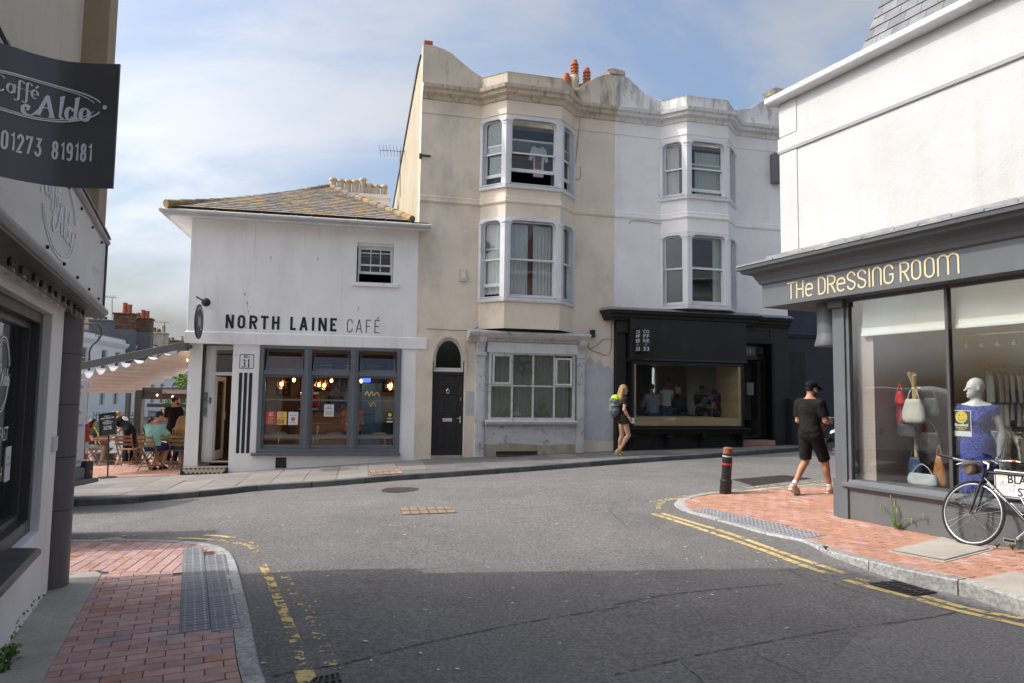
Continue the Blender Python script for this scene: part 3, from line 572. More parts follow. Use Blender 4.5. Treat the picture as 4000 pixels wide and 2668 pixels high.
M('chrome', (.7, .7, .7), .2, .03, 3, 0, metal=1); M('brass', (.55, .38, .14), .35, .08, 6, 0, metal=1); M('plastic_black', (.018, .018, .02), .45, .1, 5, 0); M('plastic_white', (.7, .7, .68), .4, .04, 4, 0); M('plastic_grey', (.17, .175, .18), .5, .06, 4, 0)
M('cable', (.10, .095, .085), .7, .1, 5, 0); M('cream_plastic', (.60, .58, .42), .45, .06, 4, 0)
M('tile_black', (.03, .03, .033), .35, .15, 6, .05); M('tile_cream', (.52, .45, .33), .4, .1, 6, .05)
glass('glass', k=1.25); glass('glass_shop', k=1.9, wav=.05); glass('glass_old', wav=.14, k=1.1); glass('glass_dusty', (.8, .84, .8), 1., .1, .13, (.45, .5, .44)); glass('glass_dark', (.55, .57, .56), 1.1, .05)
# ---------------------------------------------------------------- lettering
def _gl(ch):   # one-line letter shapes in a box 1 high; (width, strokes)
    r = .5; A = arc
    O = lambda w: arc(w/2, 1-w/2, w/2, w/2, 0, 180, 10)+arc(w/2, w/2, w/2, w/2, 180, 360, 10)
    D = {'N': (.52, [[(0, 0), (0, 1)], [(0, 1), (.52, 0)], [(.52, 0), (.52, 1)]]), 'O': (.5, [O(.5)+[(.5, .75)]]), 'R': (.5, [[(0, 0), (0, 1)], [(0, 1), (.25, 1)]+arc(.25, .75, .25, .25, 90, -90, 8)[1:]+[(0, .5)], [(.22, .5), (.5, 0)]]),
         'T': (.5, [[(0, 1), (.5, 1)], [(.25, 1), (.25, 0)]]), 'H': (.5, [[(0, 0), (0, 1)], [(.5, 0), (.5, 1)], [(0, .52), (.5, .52)]]), 'L': (.38, [[(0, 0), (0, 1)], [(0, 0), (.38, 0)]]),
         'A': (.56, [[(0, 0), (.27, 1)], [(.29, 1), (.56, 0)], [(.08, .28), (.3, .28), (.48, .28)]]), 'I': (.0, [[(0, 0), (0, 1)]]), 'E': (.42, [[(0, 0), (0, 1)], [(0, 1), (.42, 1)], [(0, 0), (.42, 0)], [(0, .52), (.3, .52), (.38, .52)]]),
         'F': (.4, [[(0, 0), (0, 1)], [(0, 1), (.4, 1)], [(0, .5), (.2, .5), (.34, .5)]]), 'C': (.48, [[(.48, .72)]+arc(.24, .76, .24, .24, 0, 180, 10)+arc(.24, .24, .24, .24, 180, 360, 10)+[(.48, .28)]]),
         'D': (.5, [[(0, 0), (0, 1)], [(0, 1), (.2, 1)]+arc(.2, .7, .3, .3, 90, 0, 6)+arc(.2, .3, .3, .3, 0, -90, 6)+[(0, 0)]]),
         'S': (.48, [[(.48, .76)]+arc(.24, .76, .24, .24, 0, 90, 6)+arc(.24, .76, .24, .24, 90, 230, 8)+[(.34, .44)]+arc(.24, .24, .24, .24, 40, -180, 12)]),
         'G': (.5, [[(.48, .75)]+arc(.25, .75, .25, .25, 10, 180, 9)+arc(.25, .25, .25, .25, 180, 360, 10)+[(.5, .48), (.28, .48)]]), 'K': (.5, [[(0, 0), (0, 1)], [(.5, 1), (0, .42)], [(.18, .6), (.5, 0)]]), 'B': (.48, [[(0, .52), (.26, .52)]+arc(.26, .76, .2, .24, -90, 90, 8)+[(0, 1), (0, 0), (.24, 0)]+arc(.24, .26, .24, .26, -90, 90, 8)]),
         'U': (.5, [[(0, 1), (0, .25)]+arc(.25, .25, .25, .25, 180, 360, 10)+[(.5, 1)]]), 'M': (.6, [[(0, 0), (0, 1), (.3, .35), (.6, 1), (.6, 0)]]), 'W': (.7, [[(0, 1), (.17, 0), (.35, .8), (.53, 0), (.7, 1)]]),
         'e': (.46, [[(.0, .42), (.46, .42), (.46, .52)]+arc(.23, .52, .23, .23, 0, 180, 10)+[(0, .23)]+arc(.23, .23, .23, .23, 180, 320, 9)]), 'n': (.5, [[(0, 0), (0, .75)]+arc(.25, .75, .25, .25, 180, 0, 10)+[(.5, 0)]]),
         'm': (.86, [[(0, 0), (0, .78)]+arc(.215, .78, .215, .22, 180, 0, 8)+[(.43, 0)], [(.43, .78)]+arc(.645, .78, .215, .22, 180, 0, 8)+[(.86, 0)]]),
         '0': (.5, [O(.5)+[(.5, .75)]]), '1': (.22, [[(0, .82), (.22, 1), (.22, 0)]]), '2': (.5, [[(0, .74)]+arc(.25, .75, .25, .25, 180, -20, 10)+[(0, 0), (.5, 0)]]), '7': (.5, [[(0, .82), (0, 1), (.5, 1), (.15, 0)]]),
         '3': (.5, [[(.02, 1), (.48, 1), (.24, .58)]+arc(.24, .29, .26, .29, 80, -165, 12)]), '8': (.5, [arc(.25, .755, .21, .245, 0, 360, 14), arc(.25, .26, .25, .26, 0, 360, 14)]), '9': (.5, [[(.05, .1)]+arc(.25, .25, .25, .25, 215, 360, 8)+[(.5, .7)]+arc(.25, .72, .25, .28, 0, 360, 14)]), '6': (.5, [arc(.25, .28, .25, .28, 0, 360, 14), [(0, .28), (0, .72)]+arc(.25, .72, .25, .28, 180, 50, 8)])}
    return D[ch]
def letters(fr, items, w, o, mat, par, name='lettering', t=.004):   # items: (char, u0, u1, z0, z1)
    g = G()
    for ch, u0, u1, z0, z1 in items:
        W, S = _gl(ch); uu0, uu1, zz0, zz1 = u0+w/2, u1-w/2, z0+w/2, z1-w/2
        for st in S:
            if ch == 'I': pts = [((u0+u1)/2, z0 if y == 0 else z1) for x, y in st]
            else: pts = [(uu0+(uu1-uu0)*x/max(W, .01), zz0+(zz1-zz0)*y) for x, y in st]
            for i, j in ((0, 1), (len(pts)-1, len(pts)-2)):   # straight ends reach the box
                (a, b), (a2, b2) = pts[i], pts[j]
                if abs(b-b2) > abs(a-a2): pts[i] = (a, z0 if abs(b-zz0) < 1e-6 else z1 if abs(b-zz1) < 1e-6 else b)
                elif abs(b-b2) < 1e-6 and len(st) == 2: pts[i] = (u0 if abs(a-uu0) < 1e-6 else u1 if abs(a-uu1) < 1e-6 else a, b)
            g.stroke(pts, w, o, t, fr)
    return mk(name, g, mat, par)
def text(fr, s, u, z, h, o, mat, par, name='lettering', width=None, bold=0., align='CENTER', mirror=False, t=.002, xs=1.):
    cu = bpy.data.curves.new('t', 'FONT'); cu.body = s; cu.size = 1; cu.align_x = align; cu.offset = bold; cu.resolution_u = 3
    ob = bpy.data.objects.new('t', cu); me = ob.to_mesh(); vs_ = np.array([v.co[:] for v in me.vertices]) if len(me.vertices) else np.zeros((0, 3)); fs = [tuple(p.vertices) for p in me.polygons]
    ob.to_mesh_clear(); bpy.data.objects.remove(ob); bpy.data.curves.remove(cu)
    if not len(vs_): return
    k = h/.72; w0 = vs_[:, 0].max()-vs_[:, 0].min(); kx = k*xs if width is None else width/w0
    g = G(); g.add([fr.w(u+(-1 if mirror else 1)*p[0]*kx, o+t, z+p[1]*k) for p in vs_], fs); return mk(name, g, mat, par)
# ---------------------------------------------------------------- shared building parts
def pane(fr, u0, u1, z0, z1, o, par, mat='glass', name='pane'): g = G(); g.box(fr, u0, u1, o-.003, o+.003, z0, z1); return mk(name, g, mat, par)
def curtain(fr, u0, u1, z0, z1, o, par, mat, waves=7, amp=.025, name='curtain', gather=0.):
    n = waves*6; g = G(); V = []
    for z in (z0, (z0+z1)/2, z1):
        for i in range(n+1):
            t = i/n; uu = u0+(u1-u0)*t; k = 1-gather*(1-abs(2*(z-z0)/(z1-z0)-1)); V.append(fr.w(u0+(uu-u0)*k, o+amp*math.sin(t*waves*2*math.pi+.4*math.sin(9*t))*(1-.3*(z-z0)/(z1-z0)), z))
    g.add(V, [(r_*(n+1)+i, r_*(n+1)+i+1, (r_+1)*(n+1)+i+1, (r_+1)*(n+1)+i) for r_ in range(2) for i in range(n)]); return mk(name, g, mat, par, smooth=1)
def room(fr, u0, u1, z0, z1, o0, o1, par, mat, floor=None, name='room'):   # inside faces behind a window
    w = fr.w; g = G(); g.add([w(u, o, z) for z in (z0, z1) for u, o in ((u0, o0), (u1, o0), (u1, o1), (u0, o1))], [(4, 5, 6, 7), (1, 2, 6, 5), (2, 3, 7, 6), (3, 0, 4, 7)]); mk(name, g, mat, par)
    g = G(); g.add([w(u, o, z0) for u, o in ((u0, o0), (u1, o0), (u1, o1), (u0, o1))], [(0, 1, 2, 3)]); mk(name+'_floor', g, floor or mat, par)
def sash(fr, u0, u1, z0, z1, o, par, mat='white_paint', gl='glass_old', zm=None, lift=0., drop=0., bars=(0, 0), w=.042, wb=.085, rt=0., upper_bars=None):
    zm = zm or (z0+z1)/2; win = G(); win.frame(fr, u0, u1, z0, z1, .03, o-.13, o, wb=.03); fo = mk('window_box', win, mat, par, bev=.004)
    def leaf(a, b, oo, nm, wbot, wtop, arch=0.):
        g = G()
        if arch: g.ring(fr, rrect(u0+.03, u1-.03, a, b, arch, 5), rrect(u0+.03+w, u1-.03-w, a+wbot, b-wtop, arch*.75, 5), oo-.035, oo)
        else: g.frame(fr, u0+.03, u1-.03, a, b, w, oo-.035, oo, wb=wbot, wt=wtop)
        for k in range(bars[0]): uu = u0+.03+w+(u1-u0-.06-2*w)*(k+1)/(bars[0]+1); g.box(fr, uu-.011, uu+.011, oo-.03, oo-.004, a+wbot-.004, b-wtop+.004)
        nb = bars[1]
        for k in range(nb): zz_ = a+wbot+(b-a-wbot-wtop)*(k+1)/(nb+1); g.box(fr, u0+.03+w-.004, u1-.03-w+.004, oo-.029, oo-.005, zz_-.011, zz_+.011)
        s_ = mk(nm, g, mat, fo, bev=.003); pane(fr, u0+.03+w-.005, u1-.03-w+.005, a+wbot-.005, b-wtop+.005, oo-.02, fo, gl)
    leaf(zm-.02-drop, z1-.02-drop, o-.03, 'upper_sash', .045, .05, rt); leaf(z0+.02+lift, zm+.025+lift, o-.075, 'lower_sash', wb, .045)
    return fo
# ================================================================ the cafe
cafe = thing('cafe_building', 'low white rendered cafe with grey framed shop window and lichened slate roof', 'building', FC.w(-2.7, 0, 0))
C = FC
HW = (-1.70, -.83, 4.30, 5.28)
g = G(); g.wall(C, -5.44, .0, 2.74, 5.66, 0, -.3, [HW]); g.wall(C, -.58, 0., -.6, 2.74, 0, -.3); g.wall(C, -3.83, -.58, -.6, .24, 0, -.3); g.wall(C, -4.42, -3.83, -.6, 2.74, 0, -.3)
g.box(C, -5.44, -5.14, -.3, -8, -.6, 5.66); g.box(C, -5.14, 0, -8.3, -8, -.6, 5.66); g.box(C, -.15, 0, -.3, -8, -.6, 5.66)
mk('wall', g, 'white_render', cafe, bev=.008)
g = G(); g.sweep([C.xy(-5.47, -3), C.xy(-5.44, 0), C.xy(.02, 0)], [(0, 2.735), (.035, 2.735), (.035, 2.99), (.015, 3.01), (0, 3.01)]); mk('fascia_band', g, 'white_render', cafe)
# entrance in the corner: pier, reveal, open door
g = G(); g.wall(C, -5.32, -4.93, -.6, 2.74, -.5, -.75); g.wall(C, -4.93, -4.42, 2.68, 2.74, -.5, -.75); g.box(C, -4.46, -4.42, -.3, -.75, -.6, 2.74); mk('entrance_pier', g, 'white_render', cafe, bev=.008)
g = G(); g.frame(C, -4.93, -4.44, -.03, 2.68, .05, -.62, -.49, wb=.05); g.box(C, -4.88, -4.49, -.6, -.5, 2.02, 2.1); fr_ = mk('door_frame', g, 'white_paint', cafe, bev=.004); pane(C, -4.885, -4.485, 2.095, 2.635, -.55, fr_)
dfr, dl = C.sub((-4.87, -.62), (-4.80, -1.42)); g = G(); g.frame(dfr, 0, dl, .02, 2.0, .11, -.045, 0, wb=.22); dr = mk('door', g, 'white_paint', cafe, bev=.005); pane(dfr, .1, dl-.1, .23, 1.9, -.02, dr); g = G(); g.tube([dfr.w(.72, .03, .95), dfr.w(.72, .03, 1.15)], .012); mk('handle', g, 'chrome', dr)
# step
st = mk('doorstep', G().ext(C, [(-5.40, -.62), (-4.44, -.62), (-4.44, -.075), (-5.40, -.075)], -.52, .155), 'tile_black', cafe, bev=.006)
tb = mesh('tile', G().cap([(0, -.045, 0), (.045, 0, 0), (0, .045, 0), (-.045, 0, 0)], [(0, -.045, .004), (.045, 0, .004), (0, .045, .004), (-.045, 0, .004)]), 'tile_cream')
eu = Matrix(((C.U[0], 0, C.N[0]), (C.U[1], 0, C.N[1]), (0, 1, 0))).to_euler()
for j in range(7):
    for i in range(19):
        if (i+j) % 2: continue
        uu, zz_ = -5.31+i*.0455, -.115-j*.0455
        if uu > -4.47 or zz_ < zF(*C.xy(uu, .16))+.02: continue
        inst('tile', tb, st, C.w(uu, .1555, zz_), eu)
ts = mesh('tile', G().box(Fr((0, 0), U=(C.U[0], C.U[1])), -.011, .011, -.30, .30, 0, .004), 'tile_cream')
for i in range(20): inst('tile', ts, st, C.w(-5.34+i*.045, -.18, -.0745))
# shop window
sw = mk('shop_window', G().frame(C, -3.83, -.58, .24, 2.73, .10, -.12, .03, wb=.10, wt=.07), 'grey_frame', cafe, bev=.006)
g = G()
for a, b in ((-2.83, -2.66), (-1.77, -1.585)): g.box(C, a, b, -.12, .025, .34, 2.66); g.box(C, (a+b)/2-.035, (a+b)/2+.035, .02, .045, .34, 2.66)
g.box(C, -3.93, -.55, -.02, .10, .185, .245); mk('mullion', g, 'grey_frame', sw, bev=.005)
for a, b in ((-3.73, -2.83), (-2.66, -1.77), (-1.585, -.68)):
    g = G(); g.box(C, a, b, -.1, .01, 2.05, 2.15); mk('transom', g, 'grey_frame', sw, bev=.004)
    g = G(); g.frame(C, a, b, .34, 2.05, .045, -.09, -.03, wb=.085); mk('sash', g, 'grey_frame', sw, bev=.004); pane(C, a+.04, b-.04, .42, 2.01, -.06, sw)
    g = G()
    for zz_ in (.645, 1.47): g.box(C, a+.04, b-.04, -.085, -.035, zz_-.019, zz_+.019)
    mk('glazing_bar', g, 'grey_frame', sw, bev=.003)
    g = G(); q = [(a+.03, 2.16), (b-.03, 2.16), (b-.03, 2.65), (a+.03, 2.65)]; tf = lambda u, z: C.w(u, -.03-.34*(z-2.16), z-.03*(z-2.16))
    for e0, e1 in ((.0, .04),):
        n = 4; A = q; B_ = [(a+.07, 2.20), (b-.07, 2.20), (b-.07, 2.61), (a+.07, 2.61)]; V = [tf(*p) for L in (A, B_) for p in L]; V += [np.array(tf(*p))-C.N*.04 for L in (A, B_) for p in L]
        g.add(V, [f for i in range(n) for j in [(i+1) % n] for f in ((i, j, n+j, n+i), (2*n+i, 3*n+i, 3*n+j, 2*n+j), (i, 2*n+i, 2*n+j, j), (n+i, n+j, 3*n+j, 3*n+i))])
    hp = mk('hopper_sash', g, 'grey_frame', sw); g = G(); L = [tf(*p) for p in B_]; g.hexa([np.array(p)-C.N*.022 for p in L]+[np.array(p)-C.N*.016 for p in L]); mk('pane', g, 'glass', hp)
    g = G(); g.box(C, a+.02, b-.02, -.2, -.115, 2.15, 2.2); mk('inner_sill', g, 'white_paint', sw)
# upper window
g = G(); g.box(C, -1.81, -.71, -.06, .07, 4.21, 4.30); mk('window_sill', g, 'white_render', cafe, bev=.006)
sash(C, -1.67, -.84, 4.30, 5.20, -.09, cafe, 'white_paint', 'glass_dark', zm=4.75, lift=.22, bars=(2, 0), w=.035, wb=.06)
g = G(); g.wall(C, -1.70, -.83, 5.20, 5.28, -.05, -.28); mk('window_head', g, 'white_paint', cafe)
g = G(); 
for zz_ in (5.05,): g.box(C, -1.6, -.9, -.155, -.135, zz_-.012, zz_+.012)
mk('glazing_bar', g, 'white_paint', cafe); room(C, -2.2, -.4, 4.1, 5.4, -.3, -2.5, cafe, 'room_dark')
# signwriting
Ls = [('N', -4.61, -4.43), ('O', -4.35, -4.18), ('R', -4.09, -3.91), ('T', -3.84, -3.67), ('H', -3.59, -3.42), ('L', -3.18, -3.05), ('A', -2.97, -2.78), ('I', -2.69, -2.63), ('N', -2.54, -2.35), ('E', -2.27, -2.12)]
letters(C, [(c, a, b, 3.1, 3.415) for c, a, b in Ls[:5]], .055, .003, 'lettering', cafe); letters(C, [(c, a, b, 3.1, 3.415) for c, a, b in Ls[5:]], .055, .003, 'lettering', cafe)
letters(C, [(c, a, b, 3.09, 3.405) for c, a, b in (('C', -1.88, -1.75), ('A', -1.67, -1.53), ('F', -1.44, -1.32), ('E', -1.235, -1.115))], .017, .003, 'lettering', cafe)
mk('accent', G().stroke([(-1.185, 3.425), (-1.14, 3.475)], .017, .003, .004, C), 'lettering', cafe)
for a in (-4.265, -4.155, -4.045): mk('painted_stripe', G().box(C, a, a+.072, .002, .005, .24, 2.08), 'lettering', cafe)
mk('number_plate_border', G().frame(C, -4.27, -3.955, 2.175, 2.51, .012, .002, .005), 'lettering', cafe)
def fat(fr, paths, o, mat, par, thick, thin, name='lettering', shear=0., u=0, z=0, s=1., sy=None, xmap=None):
    g = G()
    class FX:   # maps letter space to the sign
        def w(self, a, oo, b): return (xmap(u+s*(a+shear*b), oo, z+(sy or s)*b) if xmap else fr.w(u+s*(a+shear*b), oo, z+(sy or s)*b))
    for p in paths:
        closed = p[0] == 'c'; pts = p[1:] if p[0] in ('c', 'o') else p
        g.stroke(pts, lambda d: thin+(thick-thin)*abs(d[1])**1.6, o, .003, FX(), closed)
    return mk(name, g, mat, par)
D3 = ['o']+arc(.17, .76, .15, .2, 150, -80, 10)+arc(.16, .27, .18, .27, 80, -150, 12); D1 = ['o', (.0, .85), (.12, .98), (.12, .02)]
fat(C, [D3], .0025, 'lettering', cafe, .13, .03, u=-4.21, z=2.2, s=.19, name='house_number'); fat(C, [D1, ['o', (-.02, .02), (.26, .02)]], .0025, 'lettering', cafe, .15, .04, u=-4.09, z=2.2, s=.19, name='house_number')
text(C, 'N', -4.14, 2.42, .07, .003, 'lettering', cafe, bold=.03); text(C, 'o', -4.07, 2.435, .05, .003, 'lettering', cafe)
g = G(); g.box(C, -3.39, -3.15, -.05, .012, -.10, .14); vt = mk('air_vent', g, 'plastic_black', cafe)
for i in range(6): mk('vent_bar', G().box(C, -3.385, -3.155, .012, .018, -.095+i*.04, -.083+i*.04), 'iron', vt)
# roof: hipped, apex behind the front eave
AP = C.w(-2.55, -3.0, 7.43); EL, ER_ = C.w(-5.92, .47, 5.74), C.w(-.02, .47, 5.74); BL = C.w(-5.92, -6.5, 5.74); ER = C.w(-.38, .47, 5.74)
roof = mk('roof', G().add([EL, ER, AP, BL, C.w(-.38, -6.5, 5.74), ER_, C.w(-.02, -3, 6.3), C.w(-.02, -6.5, 5.74)], [(0, 1, 2), (0, 2, 3), (1, 4, 2), (4, 3, 2), (1, 5, 6), (1, 6, 2), (6, 7, 4), (6, 4, 2)]), 'slate_lichen', cafe)
def slates(par, A, Bp, T, rows, wid, name, mat, lift=.02, expo=None, limit=300, thick=.007, jig=.01):   # courses between eave A-B narrowing to T (one point) or to T0-T1
    A, Bp = np.array(A), np.array(Bp); T0, T1 = (np.array(T[0]), np.array(T[1])) if isinstance(T, list) else (np.array(T), np.array(T)); n = np.cross(Bp-A, T0-A); n /= np.linalg.norm(n); n = n if n[2] > 0 else -n; k = 0; G_ = G()
    for r_ in range(rows):
        t0, t1 = r_/rows, min(1, (r_+1.25)/rows); a0, b0 = A+(T0-A)*t0, Bp+(T1-Bp)*t0; a1, b1 = A+(T0-A)*t1, Bp+(T1-Bp)*t1; L = np.linalg.norm(b0-a0); e = (Bp-A)/np.linalg.norm(Bp-A); m = max(1, int(L/wid)); off = (r_ % 2)*wid*.5
        xs_ = [0]+[x for x in np.arange(off if off else wid, L-.02, wid)]+[L]
        L1 = np.linalg.norm(b1-a1); sh = (a1-a0) @ e
        for x0, x1 in zip(xs_, xs_[1:]):
            if x1-x0 < .03: continue
            j = rng.uniform(-jig, jig)*.4; c0, c1 = a0+e*(x0+.003), a0+e*(x1-.003); up = (T0-A)-((T0-A) @ e)*e; up = up/np.linalg.norm(up); hh = np.linalg.norm((a1-a0)-((a1-a0) @ e)*e)
            y0, y1 = x0+.003, x1-.003
            lim = lambda x: min(max(x, sh), sh+L1)
            d0, d1 = a0+e*lim(y0)+up*hh, a0+e*lim(y1)+up*hh
            P = [c0-up*j, c1-up*j, d1, d0]; V = [p+n*(lift+.012) if q < 2 else p+n*(lift-.004) for q, p in enumerate(P)]+[p+n*(lift+.012+thick) if q < 2 else p+n*(lift+.002) for q, p in enumerate(P)]
            k += 1
            if k <= limit: mk(name, G().hexa(V), mat, par)
            else: G_.hexa(V)
    if G_.f: mk('far_'+name+'s', G_, mat, par, kind='stuff')
slates(roof, EL, ER, AP, 21, .27, 'slate', 'slate_lichen')
def ridge(par, A, Bp, n, r_, mat, sag=0.):
    A, Bp = np.array(A), np.array(Bp)
    for i in range(n):
        t0, t1 = i/n, (i+1.06)/n; p = lambda t: A+(Bp-A)*t-np.array([0, 0, sag*math.sin(math.pi*min(1, t))]); mk('ridge_tile', G().tube([p(t0)+np.array([0, 0, .02]), p(min(1, t1))+np.array([0, 0, .012])], [r_, r_*.9], 10), mat, par, smooth=40)
ridge(roof, EL+np.array([.05, -.05, .03]), AP, 13, .1, 'ridge_tile', .12); ridge(roof, ER+np.array([-.05, -.02, .04]), AP, 11, .09, 'ridge_tile')
# soffit, fascia board and gutter
g = G(); g.add([C.w(-5.92, .45, 5.62), C.w(0, .45, 5.62), C.w(0, -.1, 5.62), C.w(-5.92, -7, 5.62), C.w(-5.4, -7, 5.62)][:3]+[C.w(-5.92, -.1, 5.62)], [(0, 1, 2, 3)]); g.box(C, -5.92, 0, .43, .45, 5.56, 5.72); g.box(C, -5.92, -5.4, -7, .43, 5.61, 5.63); g.box(C, -5.94, -5.92, -7, .45, 5.56, 5.72); mk('soffit', g, 'white_paint', cafe)
g = G(); g.tube([C.w(-5.97, .5, 5.66), C.w(.02, .5, 5.655)], .05, 10); g.tube([C.w(-5.98, .5, 5.66), C.w(-5.98, -7, 5.66)], .05, 10); gu = mk('gutter', g, 'gutter', cafe, smooth=40)
for uu in (-4.85, -3.83, -3.2, -3.08, -2.75, -1.73, -1.05): mk('gutter_joint', G().tube([C.w(uu-.02, .5, 5.66), C.w(uu+.02, .5, 5.66)], .057, 10), 'gutter', gu)
# chimney behind the ridge with its row of pots
cu0, cz = C.px(1368, 758, -5.6); cu1, _ = C.px(1518, 776, -5.6)
ch = mk('chimney', G().box(C, cu0-.35, cu1+.02, -6.0, -5.5, 5.6, cz+.02), 'white_rough', cafe, bev=.02); mk('chimney_cap', G().box(C, cu0-.38, cu1+.05, -6.03, -5.47, cz-.1, cz+.02), 'white_rough', ch)
for k, (x, y) in enumerate(((1301, 697), (1331, 702), (1360, 705), (1389, 706), (1418, 698), (1444, 719), (1471, 724), (1501, 725))):
    uu, zt = C.px(x, y, -5.75); g = G(); g.lathe(C.w(uu, -5.75, 0), [(.105, cz-.1), (.1, zt-.1), (.125, zt-.08), (.125, zt-.03), (.11, zt), (.085, zt), (.085, zt-.2)], 12); mk('chimney_pot', g, 'buff_pot', ch, smooth=30)
# ================================================================ the bay-fronted pair: cream no. 32 and white no. 33
B = FB
def rowhouse(root, u0, u1, rl, ol, orr, rr, P, mw, mpar, mcor, sw0, sw1, holes, z_base, mat_trim, lift):
    g = G(); g.wall(B, u0, u1, z_base, 9.34, 0, -.28, holes+[(rl+.08, rr-.08, 4.0, 6.02), (rl+.08, rr-.08, 6.84, 8.56)]); mk('wall', g, mw, root, bev=.006)
    plan = [B.xy(u0, 0), B.xy(rl, 0), B.xy(ol, P), B.xy(orr, P), B.xy(rr, 0), B.xy(u1, 0)]
    bay = plan[1:5]
    for a, b in ((3.26, 3.93), (5.98, 6.78), (8.52, 9.36)):   # solid bands of the bay
        pass
    bo = None
    for a, b in ((sw0[2], sw0[0]-.06), (sw0[1], sw1[0]-.06), (sw1[1], 9.34)):
        q = mk('bay' if bo is None else 'bay_band', G().sweep(bay, [(0, a), (0, b), (-.2, b), (-.2, a)]), mw, root if bo is None else bo, bev=.006); bo = bo or q
    g = G(); g.add([(*B.xy(u, o), sw0[2]) for u, o in ((rl, 0), (ol, P), (orr, P), (rr, 0))], [(0, 1, 2, 3)]); mk('bay_soffit', g, mw, bo)
    mk('string_course', G().sweep(plan, [(0, 6.36), (.03, 6.38), (.045, 6.42), (.03, 6.44), (.03, 6.53), (0, 6.55)]), mw, root)
    mk('frieze_band', G().sweep(plan, [(0, 8.63), (.02, 8.63), (.02, 8.98), (0, 8.98)]), mw, root)
    mk('cornice', G().sweep(plan, [(0, 8.96), (.06, 8.98), (.08, 9.07), (.19, 9.11), (.2, 9.18), (.26, 9.21), (.28, 9.29), (.03, 9.36), (0, 9.36)]), mcor, root, smooth=0)
    for (zs, zt, zb), lf, zm in ((sw0, lift[0], lift[2]), (sw1, lift[1], lift[3])):
        wn = None
        for k, (p, q) in enumerate((((rl, 0), (ol, P)), ((ol, P), (orr, P)), ((orr, P), (rr, 0)))):
            f, L = B.sub(p, q); m0 = .10 if k else .06; m1 = .10 if k < 2 else .06; rc = .13
            O_ = [(.0, zs), (L, zs)]+[(L, zt)]*6+[(0, zt)]*6; I_ = rrect(m0+.02, L-m1-.02, zs+.02, zt-.09, rc, 5)
            fb = mk('window_surround', G().ring(f, O_, I_, -.09, .004), mat_trim, bo, bev=.003)
            A_ = rrect(m0-.03, L-m1+.03, zs+.04, zt-.02, rc+.05, 5); mk('window_architrave', G().ring(f, A_, I_, .004, .035), mat_trim, fb)
            if wn is None: wn = fb
            sash(f, m0+.0, L-m1, zs+.0, zt-.06, -.03, fb, mat_trim, 'glass_old', zm=zm, lift=lf[k][0], drop=lf[k][1], w=.038, rt=.11)
        for (uu, oo, d) in ((rl, 0, .0), (ol, P, 1), (orr, P, 1), (rr, 0, 0)):   # pilasters at the bay corners
            c = B.xy(uu, oo); i = [(rl, 0), (ol, P), (orr, P), (rr, 0)].index((uu, oo)); pth = [bay[max(0, i-1)], bay[i], bay[min(3, i+1)]]
            seg = []
            for q in (pth[0], pth[2]):
                v = np.array(q)-np.array(c); l = np.linalg.norm(v)
                if l > 1e-6: seg.append(tuple(np.array(c)+v/l*.075))
            pp = [seg[0], c, seg[1]] if len(seg) == 2 else ([c, seg[0]] if i == 0 else [seg[0], c])
            mk('pilaster', G().sweep(pp, [(0, zs), (.045, zs), (.045, zt-.22), (0, zt-.22)]), mat_trim, bo, bev=.003)
            mk('capital', G().sweep(pp, [(0, zt-.24), (.055, zt-.24), (.055, zt-.17), (.075, zt-.16), (.075, zt-.12), (0, zt-.11)]), mat_trim, bo)
        mk('bay_sill', G().sweep(bay, [(-.1, zs-.09), (.06, zs-.09), (.07, zs-.02), (.0, zs+.004), (-.1, zs+.004)]), mat_trim, bo, bev=.004)
    mk('bay_parapet', G().sweep([B.xy(rl-.12, 0)]+bay+[B.xy(rr+.12, 0)], [(0, 9.34), (0, 9.68), (.02, 9.7), (-.2, 9.72), (-.2, 9.34)]), mpar, root, bev=.006)
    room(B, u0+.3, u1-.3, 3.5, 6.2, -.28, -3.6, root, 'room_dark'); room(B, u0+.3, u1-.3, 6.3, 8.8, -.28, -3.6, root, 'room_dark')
    return bo
no32 = thing('cream_house', 'tall stained cream house with two-storey bay and curved parapet', 'building', B.w(1.75, 0, 0))
shop32 = (.66, 3.46, .0, 3.02); door32 = (-.40, .39, -.3, 3.08)
bay32 = rowhouse(no32, -.82, 4.33, .70, 1.225, 2.645, 3.19, .55, 'cream_render', 'parapet_cream', 'cornice_stone', (4.02, 6.04, 3.27), (6.84, 8.6, 6.4), [shop32, door32], -.2, 'white_paint',
    ([(.28, 0), (0, 0), (0, 0)], [(.22, 0), (.35, 0.0), (.3, 0)], 4.99, 7.67))
mk('parapet', G().ext(B, [(-.82, 9.34), (.84, 9.34), (.84, 9.71), (.69, 9.74), (.45, 9.86), (.17, 10.05), (-.1, 10.25), (-.33, 10.34), (-.57, 10.39), (-.82, 10.38)], -.26, 0), 'parapet_cream', no32, bev=.008)
mk('parapet', G().ext(B, [(3.1, 9.34), (4.33, 9.34), (4.33, 10.28), (4.07, 10.25), (3.77, 10.12), (3.52, 9.93), (3.19, 9.71), (3.1, 9.7)], -.26, 0), 'parapet_cream', no32, bev=.008)
mk('brick_cap', G().box(B, -.8, -.58, -.3, .0, 10.38, 10.5), 'terracotta', no32, bev=.01)
g = G(); L = [(-.28, 9.3), (-.28, 10.2), (-.9, 10.2), (-5.2, 8.85), (-9, 7.6), (-9, -.2), (-.28, -.2)]; g.cap([B.w(-.82, o, z) for o, z in L], [B.w(-.55, o, z) for o, z in L]); mk('flank_wall', g, 'cream_flank', no32)
